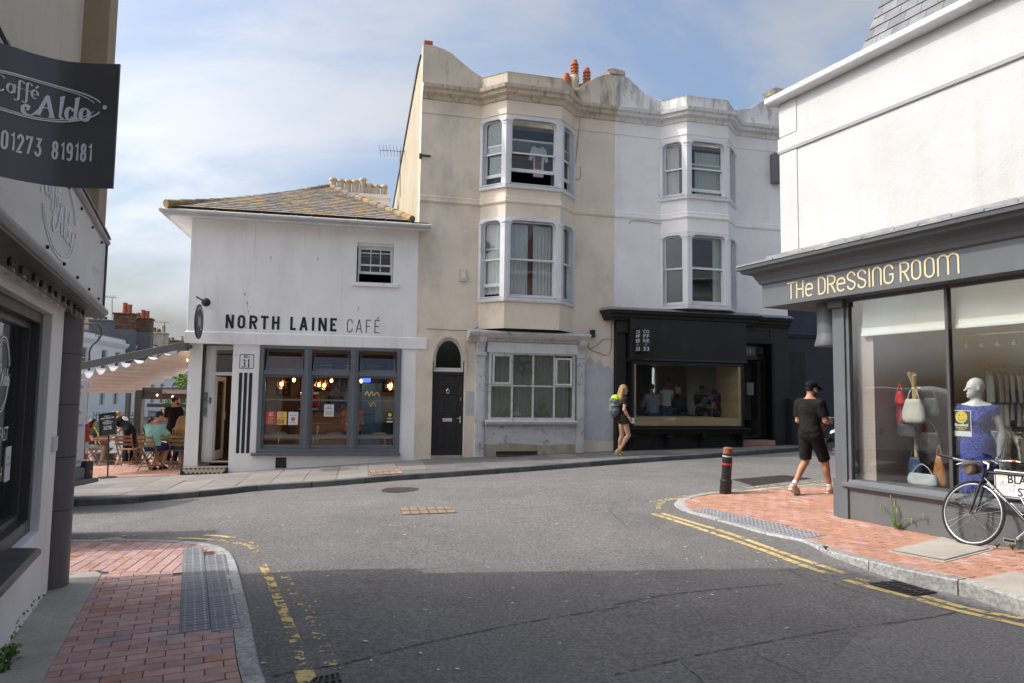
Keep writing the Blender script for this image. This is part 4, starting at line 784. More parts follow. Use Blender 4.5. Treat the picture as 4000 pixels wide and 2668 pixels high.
g = G(); L = [(-.3, 10.25), (-.9, 10.26), (-5.2, 8.9), (-9, 7.65), (-9, 7.6), (-5.2, 8.8), (-.9, 10.15)]; g.cap([B.w(-.86, o, z) for o, z in L], [B.w(-.5, o, z) for o, z in L]); mk('verge', g, 'slate_grey', no32)
g = G(); g.add([B.w(-.8, -.3, 9.5), B.w(9.5, -.3, 9.5), B.w(9.5, -9, 7.6), B.w(-.8, -9, 7.6)], [(0, 1, 2, 3)]); mk('roof', g, 'slate_grey', no32)
# curtains and what hangs in the windows
f1, l1 = B.sub((1.225, .55), (2.645, .55)); fl, ll = B.sub((.7, 0), (1.225, .55)); f3, l3 = B.sub((2.645, .55), (3.19, 0))
curtain(f1, .12, .64, 4.1, 5.9, -.22, no32, 'curtain_white', 6); curtain(f1, .78, 1.3, 4.1, 5.9, -.22, no32, 'curtain_white', 6); curtain(f1, .60, .80, 4.1, 5.92, -.26, no32, 'curtain_red', 3); curtain(fl, .06, .72, 4.15, 5.9, -.2, no32, 'curtain_white', 6); curtain(f3, .1, .7, 4.1, 5.9, -.2, no32, 'curtain_white', 5)
curtain(fl, .08, .7, 6.9, 8.45, -.2, no32, 'curtain_teal', 6); curtain(f1, 1.24, 1.36, 6.85, 7.4, -.25, no32, 'curtain_teal', 3); curtain(f3, .1, .5, 6.9, 8.4, -.2, no32, 'curtain_teal', 4)
g = G(); g.ext(f1, [(.72, 7.92), (.8, 7.98), (.88, 7.93), (.96, 7.93), (1.03, 7.98), (1.12, 7.9), (1.18, 7.6), (1.1, 7.56), (1.06, 7.72), (1.05, 7.18), (.78, 7.18), (.79, 7.74), (.74, 7.58), (.66, 7.62)], -.3, -.285); sh = mk('hung_t_shirt', g, 'white_shiny', label='white printed t-shirt hanging in the open top bay window', cat='t-shirt', org=f1.w(.9, -.3, 7.1)); 
M('tee_print', (.25, .08, .07), .9, .4, 14, 0); mk('shirt_print', G().box(f1, .82, 1.0, -.284, -.281, 7.38, 7.75), 'tee_print', sh)
# door and fanlight
M('fan_glass', (.03, .03, .03), .08, .1, 3, 0, spec=.6)
sp = [(-.40, 2.45)]+[(-.40, 3.08), (.39, 3.08), (.39, 2.45)]+arc(-.005, 2.47, .37, .56, 0, 180, 16); mk('arch_spandrel', G().ext(B, sp, -.14, 0), 'cream_render', no32)
mk('arch_moulding', G().stroke([(-.43, 2.2)]+arc(-.005, 2.47, .425, .62, 180, 0, 18)+[(.42, 2.2)], .05, .0, .02, B), 'cream_render', no32)
o_ = [(-.375, 2.2), (.365, 2.2)]+arc(-.005, 2.47, .37, .56, 0, 180, 16); i_ = [(-.325, 2.30), (.315, 2.30)]+arc(-.005, 2.47, .315, .5, 0, 180, 16)
fanl = mk('fanlight', G().ring(B, o_, i_, -.15, -.06), 'white_flaking', no32, bev=.004); mk('pane', G().ext(B, i_, -.11, -.104), 'glass_dark', fanl); text(B, '32', -.02, 2.45, .13, -.113, 'cable', fanl, 'house_number'); room(B, -.5, .5, -.1, 3.1, -.28, -2, no32, 'room_dark')
dz = .17; dm = mk('door', G().box(B, -.375, .365, -.16, -.10, dz, 2.19), 'door_black', no32, bev=.005); mk('door_head', G().box(B, -.375, .365, -.12, -.05, 2.13, 2.2), 'door_black', dm)
for a, b, c, d in ((-.27, -.045, 1.80, 2.02), (.035, .26, 1.80, 2.02), (-.27, -.045, 1.13, 1.68), (.035, .26, 1.13, 1.68), (-.27, -.045, .36, .90), (.035, .26, .36, .90)):
    pn = mk('door_panel', G().frame(B, a, b, c, d, .03, -.10, -.085), 'door_black', dm, bev=.006); mk('panel_field', G().box(B, a+.05, b-.05, -.10, -.088, c+.05, d-.05), 'door_black', pn, bev=.008)
mk('letter_box', G().box(B, -.12, .115, -.10, -.088, .985, 1.07), 'chrome', dm, bev=.004); g = G(); g.box(B, .30, .325, -.10, -.085, .95, 1.12); g.box(B, .22, .315, -.075, -.055, 1.06, 1.075); mk('handle', g, 'chrome', dm)
g = G(); g.tube([B.w(*p) for p in ((-.005, -.09, 1.79), (-.005, -.06, 1.75))], .02); g.tube([B.w(-.005+.035*math.sin(a), -.075, 1.72-.05*math.cos(a)) for a in np.linspace(-2.6, 2.6, 12)], .01); mk('knocker', g, 'chrome', dm); mk('lock', G().box(B, .305, .335, -.1, -.085, 1.5, 1.57), 'brass', dm)
mk('threshold', G().box(B, -.40, .39, -.28, .02, -.2, dz), 'concrete', no32)
# old shopfront of no. 32
sf = mk('shopfront_surround', G().wall(B, .66, 3.46, -.1, 3.02, .0, -.2, [(.98, 3.22, 1.03, 2.72)]), 'white_flaking', no32)
for a, b in ((.64, .90), (3.26, 3.50)):
    pl = mk('pilaster', G().box(B, a+.015, b-.015, -.05, .09, -.1, 2.68), 'white_flaking', sf, bev=.006); mk('pilaster_capital', G().box(B, a-.01, b+.01, -.05, .13, 2.62, 2.70), 'white_flaking', pl, bev=.008); mk('pilaster_panel', G().box(B, a+.06, b-.06, .09, .10, .35, 2.5), 'white_flaking', pl, bev=.004); mk('bracket', G().ext(Fr(B.xy(a+.03, 0), U=tuple(B.N[:2])), [(0, 2.70), (.12, 2.70), (.14, 2.8), (.3, 2.95), (.34, 3.06), (0, 3.06)], -.19, 0), 'white_flaking', pl)
mk('fascia', G().box(B, .92, 3.28, .0, .16, 2.70, 2.96), 'white_paint', sf, bev=.005); mk('cornice', G().sweep([B.xy(.42, 0), B.xy(3.53, 0)], [(0, 2.97), (.18, 2.97), (.2, 3.03), (.34, 3.06), (.38, 3.09), (.44, 3.16), (.44, 3.2), (.02, 3.27), (0, 3.27)]), 'white_flaking', sf, smooth=30)
dn = mesh('dentil', G().box(Fr((0, 0), U=tuple(B.U[:2])), -.022, .022, 0, .045, 0, .055), 'white_flaking')
for i in range(34): inst('dentil', dn, sf, B.w(.70+i*.082, .17, 2.985))
wf = mk('window_frame', G().frame(B, .98, 3.22, 1.03, 2.72, .06, -.05, .12, wb=.07), 'white_flaking', sf, bev=.004)
us4 = [1.04, 1.575, 2.12, 2.675, 3.16]
g = G()
for uu in us4[1:4]: g.box(B, uu-.022, uu+.022, .03, .10, 1.09, 2.67)
g.box(B, 1.03, 3.17, .032, .098, 1.865, 1.905); mk('glazing_bar', g, 'white_flaking', wf, bev=.003)
for i in range(4):
    a, b = us4[i]+.015, us4[i+1]-.015
    pane(B, a, b, 1.1, 1.875, .06, wf, 'glass_dusty')
    if i == 0: mk('casement', G().frame(B, a+.01, b-.01, 1.91, 2.66, .05, .04, .13, wb=.06), 'white_flaking', wf, bev=.003); pane(B, a+.05, b-.05, 1.96, 2.62, .08, wf, 'glass_dusty')
    elif i == 3:
        ff, _ = B.sub((a+.01, .11), (a+.45, .30)); mk('open_casement', G().frame(ff, 0, b-a-.04, 1.91, 2.60, .045, -.035, 0), 'white_flaking', wf, bev=.003); pane(ff, .04, b-a-.08, 1.95, 2.56, -.02, wf, 'glass_dusty')
    else: pane(B, a, b, 1.90, 2.66, .06, wf, 'glass_dusty')
mk('sill', G().sweep([B.xy(.90, 0), B.xy(3.27, 0)], [(0, .9), (.15, .91), (.2, .95), (.22, 1.0), (.2, 1.03), (0, 1.05)]), 'white_flaking', sf); mk('stall_riser', G().box(B, .9, 3.27, -.02, .05, -.1, .93), 'white_flaking', sf)
M('riser_bare', (.44, .36, .27), .9, .15, 3, .4, 40, stain=[((.1, .09, .08), 5, None, .6, .7, .7)]); mk('bare_patch', G().ext(B, [(.91, -.1), (3.26, -.1), (3.26, .42), (2.9, .45), (2.5, .40), (2.0, .44), (1.5, .47), (1.1, .43), (.91, .45)], .05, .053), 'riser_bare', sf)
M('paint_bare', (.55, .555, .57), .85, .1, 3, .3, 50, stain=[((.40, .41, .43), 2, None, .5, .7, .5), ((.47, .42, .33), 3.5, None, .58, .66, .6)])
mk('repainted_patch', G().ext(B, [(3.5, .55), (4.31, .5), (4.31, 2.1), (4.2, 2.45), (4.05, 2.4), (3.95, 2.62), (3.8, 2.5), (3.66, 2.7), (3.52, 2.45)], .0, .004), 'paint_bare', no32); mk('repainted_patch', G().ext(B, [(.42, 1.15), (.64, 1.12), (.64, 1.72), (.43, 1.75)], .0, .004), 'paint_bare', no32)
room(B, .6, 3.5, .2, 3.0, -.3, -3, no32, 'room_mid')
for a, b, w_ in ((1.08, 1.7, 5), (1.72, 2.2, 4), (2.2, 2.62, 4), (2.62, 3.15, 4)): curtain(B, a, b, 1.05, 2.7, -.22, no32, 'curtain_cream', w_, .03)
# paper lanterns and toys on the sill
M('lantern_a', (.22, .3, .24), .9, .5, 25, 0); M('lantern_b', (.30, .2, .14), .9, .5, 22, 0); M('lantern_c', (.12, .35, .42), .9, .3, 25, 0); M('toy_red', (.5, .14, .08), .7, .3, 9, 0); M('toy_green', (.1, .35, .2), .7, .3, 9, 0); M('toy_brown', (.3, .16, .08), .9, .4, 9, 0)
for (uu, zz_, r_, m_, lb) in ((1.90, 2.56, .135, 'lantern_a', 'green patterned paper ball'), (2.06, 2.36, .145, 'lantern_b', 'orange brown patterned paper ball'), (1.85, 2.34, .085, 'lantern_c', 'small turquoise paper ball')):
    mk('paper_lantern', G().ell(B.w(uu, -.1, zz_), (r_, r_, r_), 16, 10), m_, smooth=1, label=lb+' hanging in the old shop window', cat='paper lantern', org=B.w(uu, -.1, zz_-r_))
for (uu, zz_, s_, m_, lb) in ((1.45, 1.17, .09, 'toy_red', 'red soft toy'), (1.5, 1.12, .06, 'toy_green', 'green soft toy'), (2.4, 1.24, .16, 'toy_brown', 'brown soft toy'), (1.74, 1.2, .1, 'plastic_white', 'white toy figure')):
    g = G(); g.ell(B.w(uu, -.09, zz_-.02), (s_, .05, s_*.8)); g.ell(B.w(uu+.02, -.09, zz_+s_*.9), (s_*.55, .045, s_*.5)); g.ell(B.w(uu-s_*.9, -.09, zz_-s_*.3), (s_*.4, .04, s_*.3)); g.ell(B.w(uu+s_*.9, -.09, zz_-s_*.3), (s_*.4, .04, s_*.3)); mk('toy', g, m_, smooth=1, label=lb+' on the old shop window ledge', cat='toy', org=B.w(uu, -.09, 1.05))
# cellar grate, wall boxes, cables
gz = zF(*B.xy(1.75, .2)); cg = thing('cellar_grate', 'rusty cellar grating let into the pavement under the old shop window', 'grate', B.w(1.75, .2, gz)); mk('pit', G().box(B, 1.2, 2.28, .0, .34, gz-.3, gz+.006), 'tar', cg)
for i in range(22): mk('bar', G().box(B, 1.23+i*.048, 1.252+i*.048, .01, .33, gz+.004, gz+.016), 'iron_rust', cg)
mk('cellar_opening', G().box(B, 1.2, 2.26, .045, .056, gz-.05, gz+.1), 'tar', cg)
uu, zz_ = B.px(1809, 1077, .05); al = thing('alarm_box', 'cream rectangular alarm box on the stained cream wall', 'alarm box', B.w(uu, 0, zz_-.15)); mk('case', G().box(B, uu-.09, uu+.09, 0, .07, zz_-.14, zz_+.16), 'cream_plastic', al, bev=.012); mk('cover', G().box(B, uu-.06, uu+.06, .07, .085, zz_-.07, zz_+.13), 'white_shiny', al, bev=.01)
uu, zz_ = B.px(2317, 1303, .1); bx = thing('junction_box', 'black junction box beside the old shopfront cornice', 'box', B.w(uu, 0, zz_)); mk('case', G().box(B, uu-.055, uu+.055, 0, .12, zz_-.09, zz_+.1), 'plastic_black', bx, bev=.01)
def wire(name, label, pts, r_=.006, fr=B, o=.02): P = [fr.w(*fr.px(x, y, o)[:1], o, fr.px(x, y, o)[1]) for x, y in pts]; mk(name, G().tube(crom(P, 6), r_, 5), 'cable', label=label, cat='cable', org=P[0])
wire('cable', 'thin cable looping across the cream wall from the junction box to the black shop', [(2295, 1350), (2308, 1362), (2335, 1345), (2360, 1325), (2400, 1330)]); wire('cable', 'slack cable hanging under the junction box on the cream wall', [(2300, 1340), (2302, 1362), (2330, 1375), (2384, 1374), (2386, 1200)])
wire('cable', 'loose cable hanging down the right side of the cream upper bay', [(2225, 330), (2262, 390), (2264, 470), (2255, 570), (2246, 660), (2249, 700), (2268, 690), (2266, 650)]); wire('cable', 'thin cable strung above the arched doorway', [(1668, 1284), (1720, 1287), (1780, 1290), (1838, 1290), (1870, 1275)])
wire('cable', 'cable tacked down the white wall beside the bay', [(2574, 760), (2592, 800), (2598, 870), (2520, 865), (2470, 862), (2455, 875)])
uu, zz_ = B.px(1665, 604, .1); ib = thing('iron_bracket', 'rusty iron bracket sticking out of the cream house corner', 'bracket', B.w(uu, 0, zz_)); mk('arm', G().box(B, uu-.12, uu+.12, .0, .04, zz_-.02, zz_+.02), 'iron_rust', ib); mk('plate', G().box(B, uu-.16, uu-.1, .0, .05, zz_-.09, zz_+.04), 'iron_rust', ib)
# chimney pots over the pair
cs = mk('chimney', G().box(B, 2.9, 4.2, -3.4, -2.8, 8.5, 9.95), 'brick_old', no32, bev=.02)
for k, (x, y, m_, r_) in enumerate(((2212, 290, 'terracotta', .11), (2244, 295, 'buff_pot', .135), (2292, 325, 'terracotta', .13), (2272, 330, 'terracotta', .09))):
    uu, zt = B.px(x, y, -3.1); g = G(); g.lathe(B.w(uu, -3.1, 0), [(r_*.9, 9.6), (r_, zt-.25), (r_*1.12, zt-.2), (r_*1.1, zt-.1), (r_*.9, zt)], 14); pt = mk('chimney_pot', g, m_, cs, smooth=30)
    if k in (1, 2):
        g = G()
        for q in range(4): g.lathe(B.w(uu, -3.1, 0), [(r_*.75, zt+.0+q*.1), (r_*.95, zt+.02+q*.1), (r_*.95, zt+.06+q*.1), (r_*.75, zt+.08+q*.1)], 14)
        g.lathe(B.w(uu, -3.1, 0), [(r_*.75, zt+.38), (r_*.6, zt+.48), (.01, zt+.5)], 14); mk('pot_cowl', g, 'terracotta', pt)
        if k == 2: mk('cowl_shade', G().lathe(B.w(uu, -3.1, 0), [(r_*.5, zt), (r_*.5, zt+.4)], 10), 'tar', pt)
# ---------------- white house over the coffee shop
no33 = thing('white_house', 'tall white house with bay window above a black coffee shop', 'building', B.w(6.9, 0, 0))
bay33 = rowhouse(no33, 4.33, 9.55, 5.66, 6.155, 7.37, 7.91, .55, 'white_rough', 'parapet_white', 'cornice_white', (4.06, 6.02, 3.98), (6.98, 8.55, 6.4), [], 3.86, 'white_shiny',
    ([(0, 0), (.03, 0), (0, 0)], [(0, 0), (.13, 0), (.05, 0)], 5.05, 7.74))
mk('parapet', G().ext(B, [(4.33, 9.34), (5.84, 9.34), (5.84, 9.72), (5.47, 9.77), (5.24, 9.84), (5.01, 10.01), (4.76, 10.21), (4.59, 10.28), (4.33, 10.27)], -.26, -.003), 'parapet_white', no33, bev=.008)
mk('parapet', G().ext(B, [(7.8, 9.34), (9.55, 9.34), (9.55, 10.4), (9.13, 10.26), (8.7, 10.0), (8.4, 9.81), (7.88, 9.72), (7.8, 9.7)], -.26, 0), 'parapet_white', no33, bev=.008)
for a, b, z in ((4.1, 4.62, 10.28), (9.1, 9.7, 10.38)): mk('coping_stone', G().ext(B, [(a+.08, z), (b, z), (b-.02, z+.1), (a+.16, z+.14), (a, z+.08)], -.4, .05), 'cornice_stone', no33)
f1, l1 = B.sub((6.155, .55), (7.37, .55)); fl, ll = B.sub((5.66, 0), (6.155, .55)); f3, l3 = B.sub((7.37, .55), (7.91, 0))
curtain(fl, .1, .45, 7.0, 8.4, -.2, no33, 'curtain_net', 4); curtain(f1, .35, 1.15, 7.0, 8.25, -.22, no33, 'curtain_net', 8); curtain(f1, .86, 1.12, 4.1, 5.9, -.22, no33, 'curtain_net', 3); curtain(fl, .6, .7, 4.1, 5.9, -.2, no33, 'curtain_net', 2); curtain(f3, .1, .5, 4.1, 5.9, -.2, no33, 'curtain_net', 4); curtain(f3, .1, .5, 7.0, 8.4, -.2, no33, 'curtain_net', 4)
mk('flank_wall', G().box(B, 9.27, 9.55, -9, -.28, -.2, 9.3), 'white_rough', no33)
uu, zz_ = B.px(3037, 655, .2); bx = thing('wall_box', 'tall grey flood light box on the white wall', 'box', B.w(uu, 0, zz_)); mk('case', G().box(B, uu-.11, uu+.16, 0, .25, zz_-.42, zz_+.42), 'plastic_grey', bx, bev=.02)
# coffee shop front
cs = mk('shopfront', G().wall(B, 4.32, 9.54, -.1, 3.72, .02, -.28, [(4.74, 7.88, .86, 2.56), (8.10, 9.0, .3, 3.16)]), 'black_wall', no33, bev=.006)
mk('fascia_board', G().box(B, 4.66, 8.04, .02, .30, 2.64, 3.72), 'black_wall', cs, bev=.008); mk('fascia_moulding', G().sweep([B.xy(4.62, 0), B.xy(8.06, 0)], [(0, 2.55), (.27, 2.55), (.33, 2.6), (.3, 2.65), (0, 2.65)]), 'black_gloss', cs)
pr = [(0, 3.62), (.06, 3.62), (.1, 3.68), (.14, 3.7), (.16, 3.76), (.22, 3.8), (.24, 3.86), (0, 3.9)]
mk('cornice', G().sweep([B.xy(4.08, 0), B.xy(4.2, .2), B.xy(8.28, .2), B.xy(8.36, 0.0), B.xy(9.54, 0)], pr), 'black_wall', cs); mk('lead_flashing', G().sweep([B.xy(4.06, 0), B.xy(4.18, .2), B.xy(8.28, .2), B.xy(8.36, 0.0), B.xy(9.56, 0)], [(-.1, 3.93), (.1, 3.93), (.25, 3.875), (.25, 3.89), (.1, 3.96), (-.2, 3.97)]), 'lead', cs)
for a, b in ((4.33, 4.66),): pl = mk('pilaster', G().box(B, a, b-.04, .0, .12, .1, 3.6), 'black_wall', cs, bev=.01); mk('console', G().box(B, a, b, .0, .2, 3.3, 3.62), 'black_wall', pl, bev=.02)
wfr = mk('window_frame', G().frame(B, 4.70, 7.94, .86, 2.57, .06, .0, .30), 'black_gloss', cs, bev=.005); pane(B, 4.75, 7.89, .9, 2.53, .275, wfr)
mk('plywood_lining', G().ring(B, [(4.75, .9), (7.89, .9), (7.89, 2.53), (4.75, 2.53)], [(4.83, 1.13), (7.80, 1.13), (7.80, 2.515), (4.83, 2.515)], -.3, .262), 'wood_ply', wfr); mk('plywood_reveal', G().box(B, 7.80, 7.84, -.85, -.3, 1.13, 2.53), 'wood_ply', wfr)
mk('sill', G().sweep([B.xy(4.60, 0), B.xy(8.08, 0)], [(0, .70), (.28, .70), (.32, .79), (.42, .82), (.42, .86), (0, .88)]), 'black_gloss', cs)
for uu in (4.72, 5.72, 6.72, 7.9): mk('sill_bracket', G().ext(Fr(B.xy(uu+.05, 0), U=tuple(B.N[:2])), [(0, .15), (.07, .2), (.07, .36), (.12, .5), (.3, .62), (.3, .70), (0, .70)], -.05, .05), 'black_wall', cs)
mk('stall_riser', G().box(B, 4.66, 8.0, .02, .05, -.1, .7), 'black_wall', cs)
# recessed doorway
g = G(); g.box(B, 8.02, 8.10, -1.0, .02, .3, 3.2); g.box(B, 9.0, 9.08, -1., .02, .3, 3.2); g.box(B, 8.1, 9., -1., .02, 3.16, 3.2); mk('door_reveal', g, 'black_wall', cs)
mk('door_frame', G().frame(B, 8.10, 9.0, .58, 3.16, .06, -.42, -.3), 'black_gloss', cs); mk('door_transom', G().box(B, 8.16, 8.94, -.4, -.3, 2.74, 2.84), 'black_gloss', cs); tp = pane(B, 8.16, 8.94, 2.84, 3.1, -.36, cs); text(B, '33', 8.52, 2.9, .12, -.35, 'letter_white', cs, 'house_number')
dfr, dl = B.sub((8.92, -.38), (8.36, -.92)); dd_ = mk('door', G().frame(dfr, 0, dl, .6, 2.72, .09, -.05, 0, wb=.45), 'black_gloss', cs, bev=.004); pane(dfr, .08, dl-.08, 1.04, 2.64, -.025, dd_)
M('paper', (.68, .68, .67), .8, .04, 3, 0); mk('notice', G().box(dfr, .2, .38, .0, .003, 1.75, 2.1), 'paper', dd_)
sp_ = mk('entrance_step', G().box(B, 8.05, 9.05, -.5, .06, -.1, .52), 'brick_red', cs, bev=.01)
for i in range(5): mk('tile', G().box(B, 8.06+i*.2, 8.245+i*.2, .06, .066, .40, .5), 'brick_red', sp_)
mk('fascia_panel', G().frame(B, 8.12, 9.0, 3.28, 3.58, .05, .02, .045), 'black_wall', cs, bev=.006)
g = G(); w = B.w; g.add([w(u, o, z) for z in (.5, 2.9) for u, o in ((4.5, -.3), (9.2, -.3), (9.2, -5.6), (4.5, -5.6))], [(4, 5, 6, 7), (1, 2, 6, 5), (3, 0, 4, 7)]); mk('coffee_room', g, 'room_pale', no33); mk('coffee_room_floor', G().add([w(u, o, .5) for u, o in ((4.5, -.3), (9.2, -.3), (9.2, -5.6), (4.5, -5.6))], [(0, 1, 2, 3)]), 'room_floor', no33)
bw_ = mk('back_wall', G().wall(B, 4.5, 9.2, .5, 2.9, -5.6, -5.75, [(4.75, 5.75, .9, 2.75), (7.3, 8.3, .9, 2.75)]), 'room_pale', no33)
for a in (4.75, 7.3): mk('back_window', G().frame(B, a, a+1, .9, 2.75, .06, -5.72, -5.64), 'white_paint', bw_); mk('back_glazing_bar', G().box(B, a+.47, a+.53, -5.71, -5.65, .95, 2.7), 'white_paint', bw_); pane(B, a+.05, a+.95, .95, 2.7, -5.68, bw_)
mk('partition', G().box(B, 5.9, 6.9, -3.2, -3.1, .5, 2.9), 'room_dark', no33)
# projecting box sign
uu = 4.93; sgn = thing('box_sign', 'small black projecting box sign reading COFFEE AT 33', 'sign', B.w(uu, .35, 2.8)); SGN = sgn
f_a, la = B.sub((4.775, .42), (4.80, .62)); f_b, lb_ = B.sub((4.80, .62), (5.10, .60))
mk('box', G().cap([(*B.xy(*p), 2.80) for p in ((4.775, .30), (4.80, .62), (5.10, .60), (5.08, .30))], [(*B.xy(*p), 3.41) for p in ((4.775, .30), (4.80, .62), (5.10, .60), (5.08, .30))]), 'plastic_black', sgn, bev=.004)
for k, (s_, hh) in enumerate((('CO', .085), ('FF', .085), ('EE', .085), ('AT', .045), ('33', .1))):
    zz_ = (3.275, 3.16, 3.045, 2.965, 2.83)[k]; text(f_b, s_, lb_/2, zz_, hh, .001, 'letter_white', sgn, width=.17 if hh > .05 else .07); fx = Fr(B.xy(4.775, .30), U=(np.array(B.xy(4.80, .62))-np.array(B.xy(4.775, .30)))); text(fx, s_, .17, zz_, hh, .001, 'letter_white', sgn, width=.2 if hh > .05 else .08)
# dark blocks to the right of the coffee shop, down the lane
pc = thing('service_cabinet', 'matt black cabinet standing at the end of the coffee shop wall', 'cabinet', B.w(9.7, .1, .35)); mk('case', G().box(B, 9.5, 9.9, -.2, .2, .2, 1.68), 'black_wall', pc, bev=.012); mk('door_leaf', G().box(B, 9.53, 9.87, .2, .21, .45, 1.6), 'black_wall', pc, bev=.004)
nb_ = thing('navy_building', 'dark navy painted building across the lane', 'building', (11, 26, .4)); FN = Fr((9.3, 24.8), U=(1, .12))
mk('wall', G().box(FN, 0, 16, -9, 0, -.2, 3.9), 'navy', nb_); mk('upper_wall', G().box(FN, 0, 16, -9, .02, 3.98, 7.5), 'navy_rough', nb_); mk('ledge', G().sweep([FN.xy(0, 0), FN.xy(16, 0)], [(0, 3.78), (.05, 3.8), (.1, 3.92), (.05, 3.98), (0, 3.98)]), 'navy', nb_); mk('door', G().box(FN, .15, .95, .0, .03, .2, 3.3), 'black_wall', nb_)
# ================================================================ the corner clothes shop on the right
D = FD
dsh = thing('clothes_shop', 'white corner building with dark grey THE DRESSING ROOM shopfront', 'building', D.w(0, 0, .17))
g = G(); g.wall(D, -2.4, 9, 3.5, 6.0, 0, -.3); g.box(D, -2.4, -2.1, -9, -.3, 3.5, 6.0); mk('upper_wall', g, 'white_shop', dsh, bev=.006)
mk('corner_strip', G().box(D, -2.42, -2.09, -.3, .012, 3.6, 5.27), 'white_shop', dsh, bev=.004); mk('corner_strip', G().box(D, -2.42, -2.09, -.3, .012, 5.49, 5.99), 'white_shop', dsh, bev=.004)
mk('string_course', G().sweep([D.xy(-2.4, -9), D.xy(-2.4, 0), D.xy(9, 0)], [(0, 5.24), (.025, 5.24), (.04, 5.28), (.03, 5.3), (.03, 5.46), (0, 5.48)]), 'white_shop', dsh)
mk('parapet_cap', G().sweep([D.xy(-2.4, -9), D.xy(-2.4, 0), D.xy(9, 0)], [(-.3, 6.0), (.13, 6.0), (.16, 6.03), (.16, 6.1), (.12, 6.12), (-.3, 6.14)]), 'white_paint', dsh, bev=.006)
o0 = -.32; (ua, za), (ub, zb) = D.px(3328, 240, o0), D.px(3389, 0, -.5); sl_ = mk('mansard_roof', G().add([D.w(ua, o0, 6.08), D.w(9, o0, 6.08), D.w(9, -1.1, 8.3), D.w(ua+(ub-ua)*3., -1.1, 8.3), D.w(ua+1.2, -9, 6.08)], [(0, 1, 2, 3), (0, 3, 4)]), 'slate_grey', dsh)
slates(sl_, D.w(ua, o0, 6.1), D.w(5.2, o0, 6.1), [D.w(ua+(ub-ua)*3.1, -1.1, 8.3), D.w(5.2, -1.1, 8.3)], 14, .235, 'slate', 'slate_grey', .0, limit=300, jig=.006)
# fascia, cornice, lead
path = [D.xy(-2.5, -2.5), D.xy(-2.5, .3), D.xy(9, .3)]
mk('fascia', G().sweep(path, [(0, 2.95), (0, 3.30), (-.35, 3.30), (-.35, 2.95)]), 'grey_shop', dsh, bev=.004)
mk('cornice', G().sweep(path, [(-.2, 3.27), (.0, 3.27), (.03, 3.29), (.05, 3.34), (.06, 3.35), (.09, 3.41), (.10, 3.42), (.2, 3.45), (.22, 3.49), (.26, 3.50), (.27, 3.545), (-.3, 3.56)]), 'grey_shop', dsh)
for k in range(16):
    a, b = -2.72+k*.72, -2.72+(k+1)*.72-.012; zj = rng.uniform(-.004, .004); mk('lead_flashing', G().cap([D.w(a, .58, 3.548+zj), D.w(a, .58, 3.572+zj), D.w(a, .02, 3.70), D.w(a, .014, 3.76), D.w(a, .012, 3.6)], [D.w(b, .58, 3.548-zj), D.w(b, .58, 3.575-zj), D.w(b, .02, 3.71), D.w(b, .014, 3.77), D.w(b, .012, 3.6)]), 'lead', dsh)
mk('soffit', G().add([D.w(-2.48, -2.4, 2.955), D.w(-2.48, .28, 2.955), D.w(-1.3, .28, 2.955), D.w(-1.3, -2.4, 2.955)], [(0, 1, 2, 3)]), 'grey_shop', dsh)
dr = [('T', -2.02, -1.88), ('H', -1.86, -1.73), ('e', -1.70, -1.57), ('D', -1.485, -1.36), ('R', -1.335, -1.20), ('e', -1.185, -1.05), ('S', -1.03, -.90), ('S', -.875, -.745), ('I', -.715, -.685), ('n', -.66, -.53), ('G', -.505, -.37), ('R', -.29, -.165), ('O', -.145, -.02), ('O', .015, .14), ('m', .17, .42)]
letters(D, [(c, a, b, 3.01, 3.245) for c, a, b in dr], .021, .3025, 'letter_cream', dsh)
# ground floor
mk('corner_pilaster', G().box(D, -1.47, -1.285, -.2, .08, .0, 2.95), 'grey_shop', dsh, bev=.006); mk('pilaster_capital', G().box(D, -1.51, -1.265, -.2, .12, 2.84, 2.95), 'grey_shop', dsh, bev=.01); mk('pilaster_plinth', G().box(D, -1.55, -1.47, -.35, .04, .0, .62), 'grey_shop', dsh, bev=.012); mk('side_wall', G().box(D, -1.46, -1.3, -9, -.2, .0, 2.95), 'grey_shop', dsh)
mk('stall_riser', G().box(D, -1.30, 9, -.25, .05, -.1, .5), 'grey_riser', dsh); mk('sill', G().sweep([D.xy(-1.36, 0), D.xy(9, 0)], [(-.2, .48), (.055, .48), (.075, .52), (.11, .53), (.11, .57), (.07, .59), (.06, .62), (-.2, .63)]), 'grey_shop', dsh, bev=.003)
fw_ = mk('window_frame', G().box(D, -1.285, -1.235, -.08, .055, .62, 2.95), 'grey_shop', dsh, bev=.004)
for a in (.06, 1.38, 2.7): mk('mullion', G().box(D, a, a+.04, -.05, .055, .62, 2.95), 'dark_frame', dsh, bev=.004)
g = G(); g.box(D, -1.24, 9, -.05, .05, 2.91, 2.96); mk('window_head', g, 'grey_shop', dsh)
for a, b in ((-1.235, .06), (.10, 1.38), (1.42, 2.7), (2.74, 5)): pane(D, a, b, .62, 2.92, .02, dsh, 'glass_shop')
M('blind', (.76, .75, .70), .9, .05, 2, .1, 40, stain=[((.5, .42, .3), 2, (2, 2, .3), .55, .75, .4)])
for a, b in ((-1.13, .055), (.11, 1.37), (1.43, 2.69)):
    mk('roller_blind', G().cap([D.w(a, -.05, 2.47), D.w(b, -.05, 2.47), D.w(b, -.10, 2.93), D.w(a, -.10, 2.93)], [D.w(a, -.055, 2.47), D.w(b, -.055, 2.47), D.w(b, -.105, 2.93), D.w(a, -.105, 2.93)]), 'blind', dsh); mk('blind_bar', G().box(D, a, b, -.07, -.035, 2.45, 2.485), 'white_shiny', dsh, bev=.004)
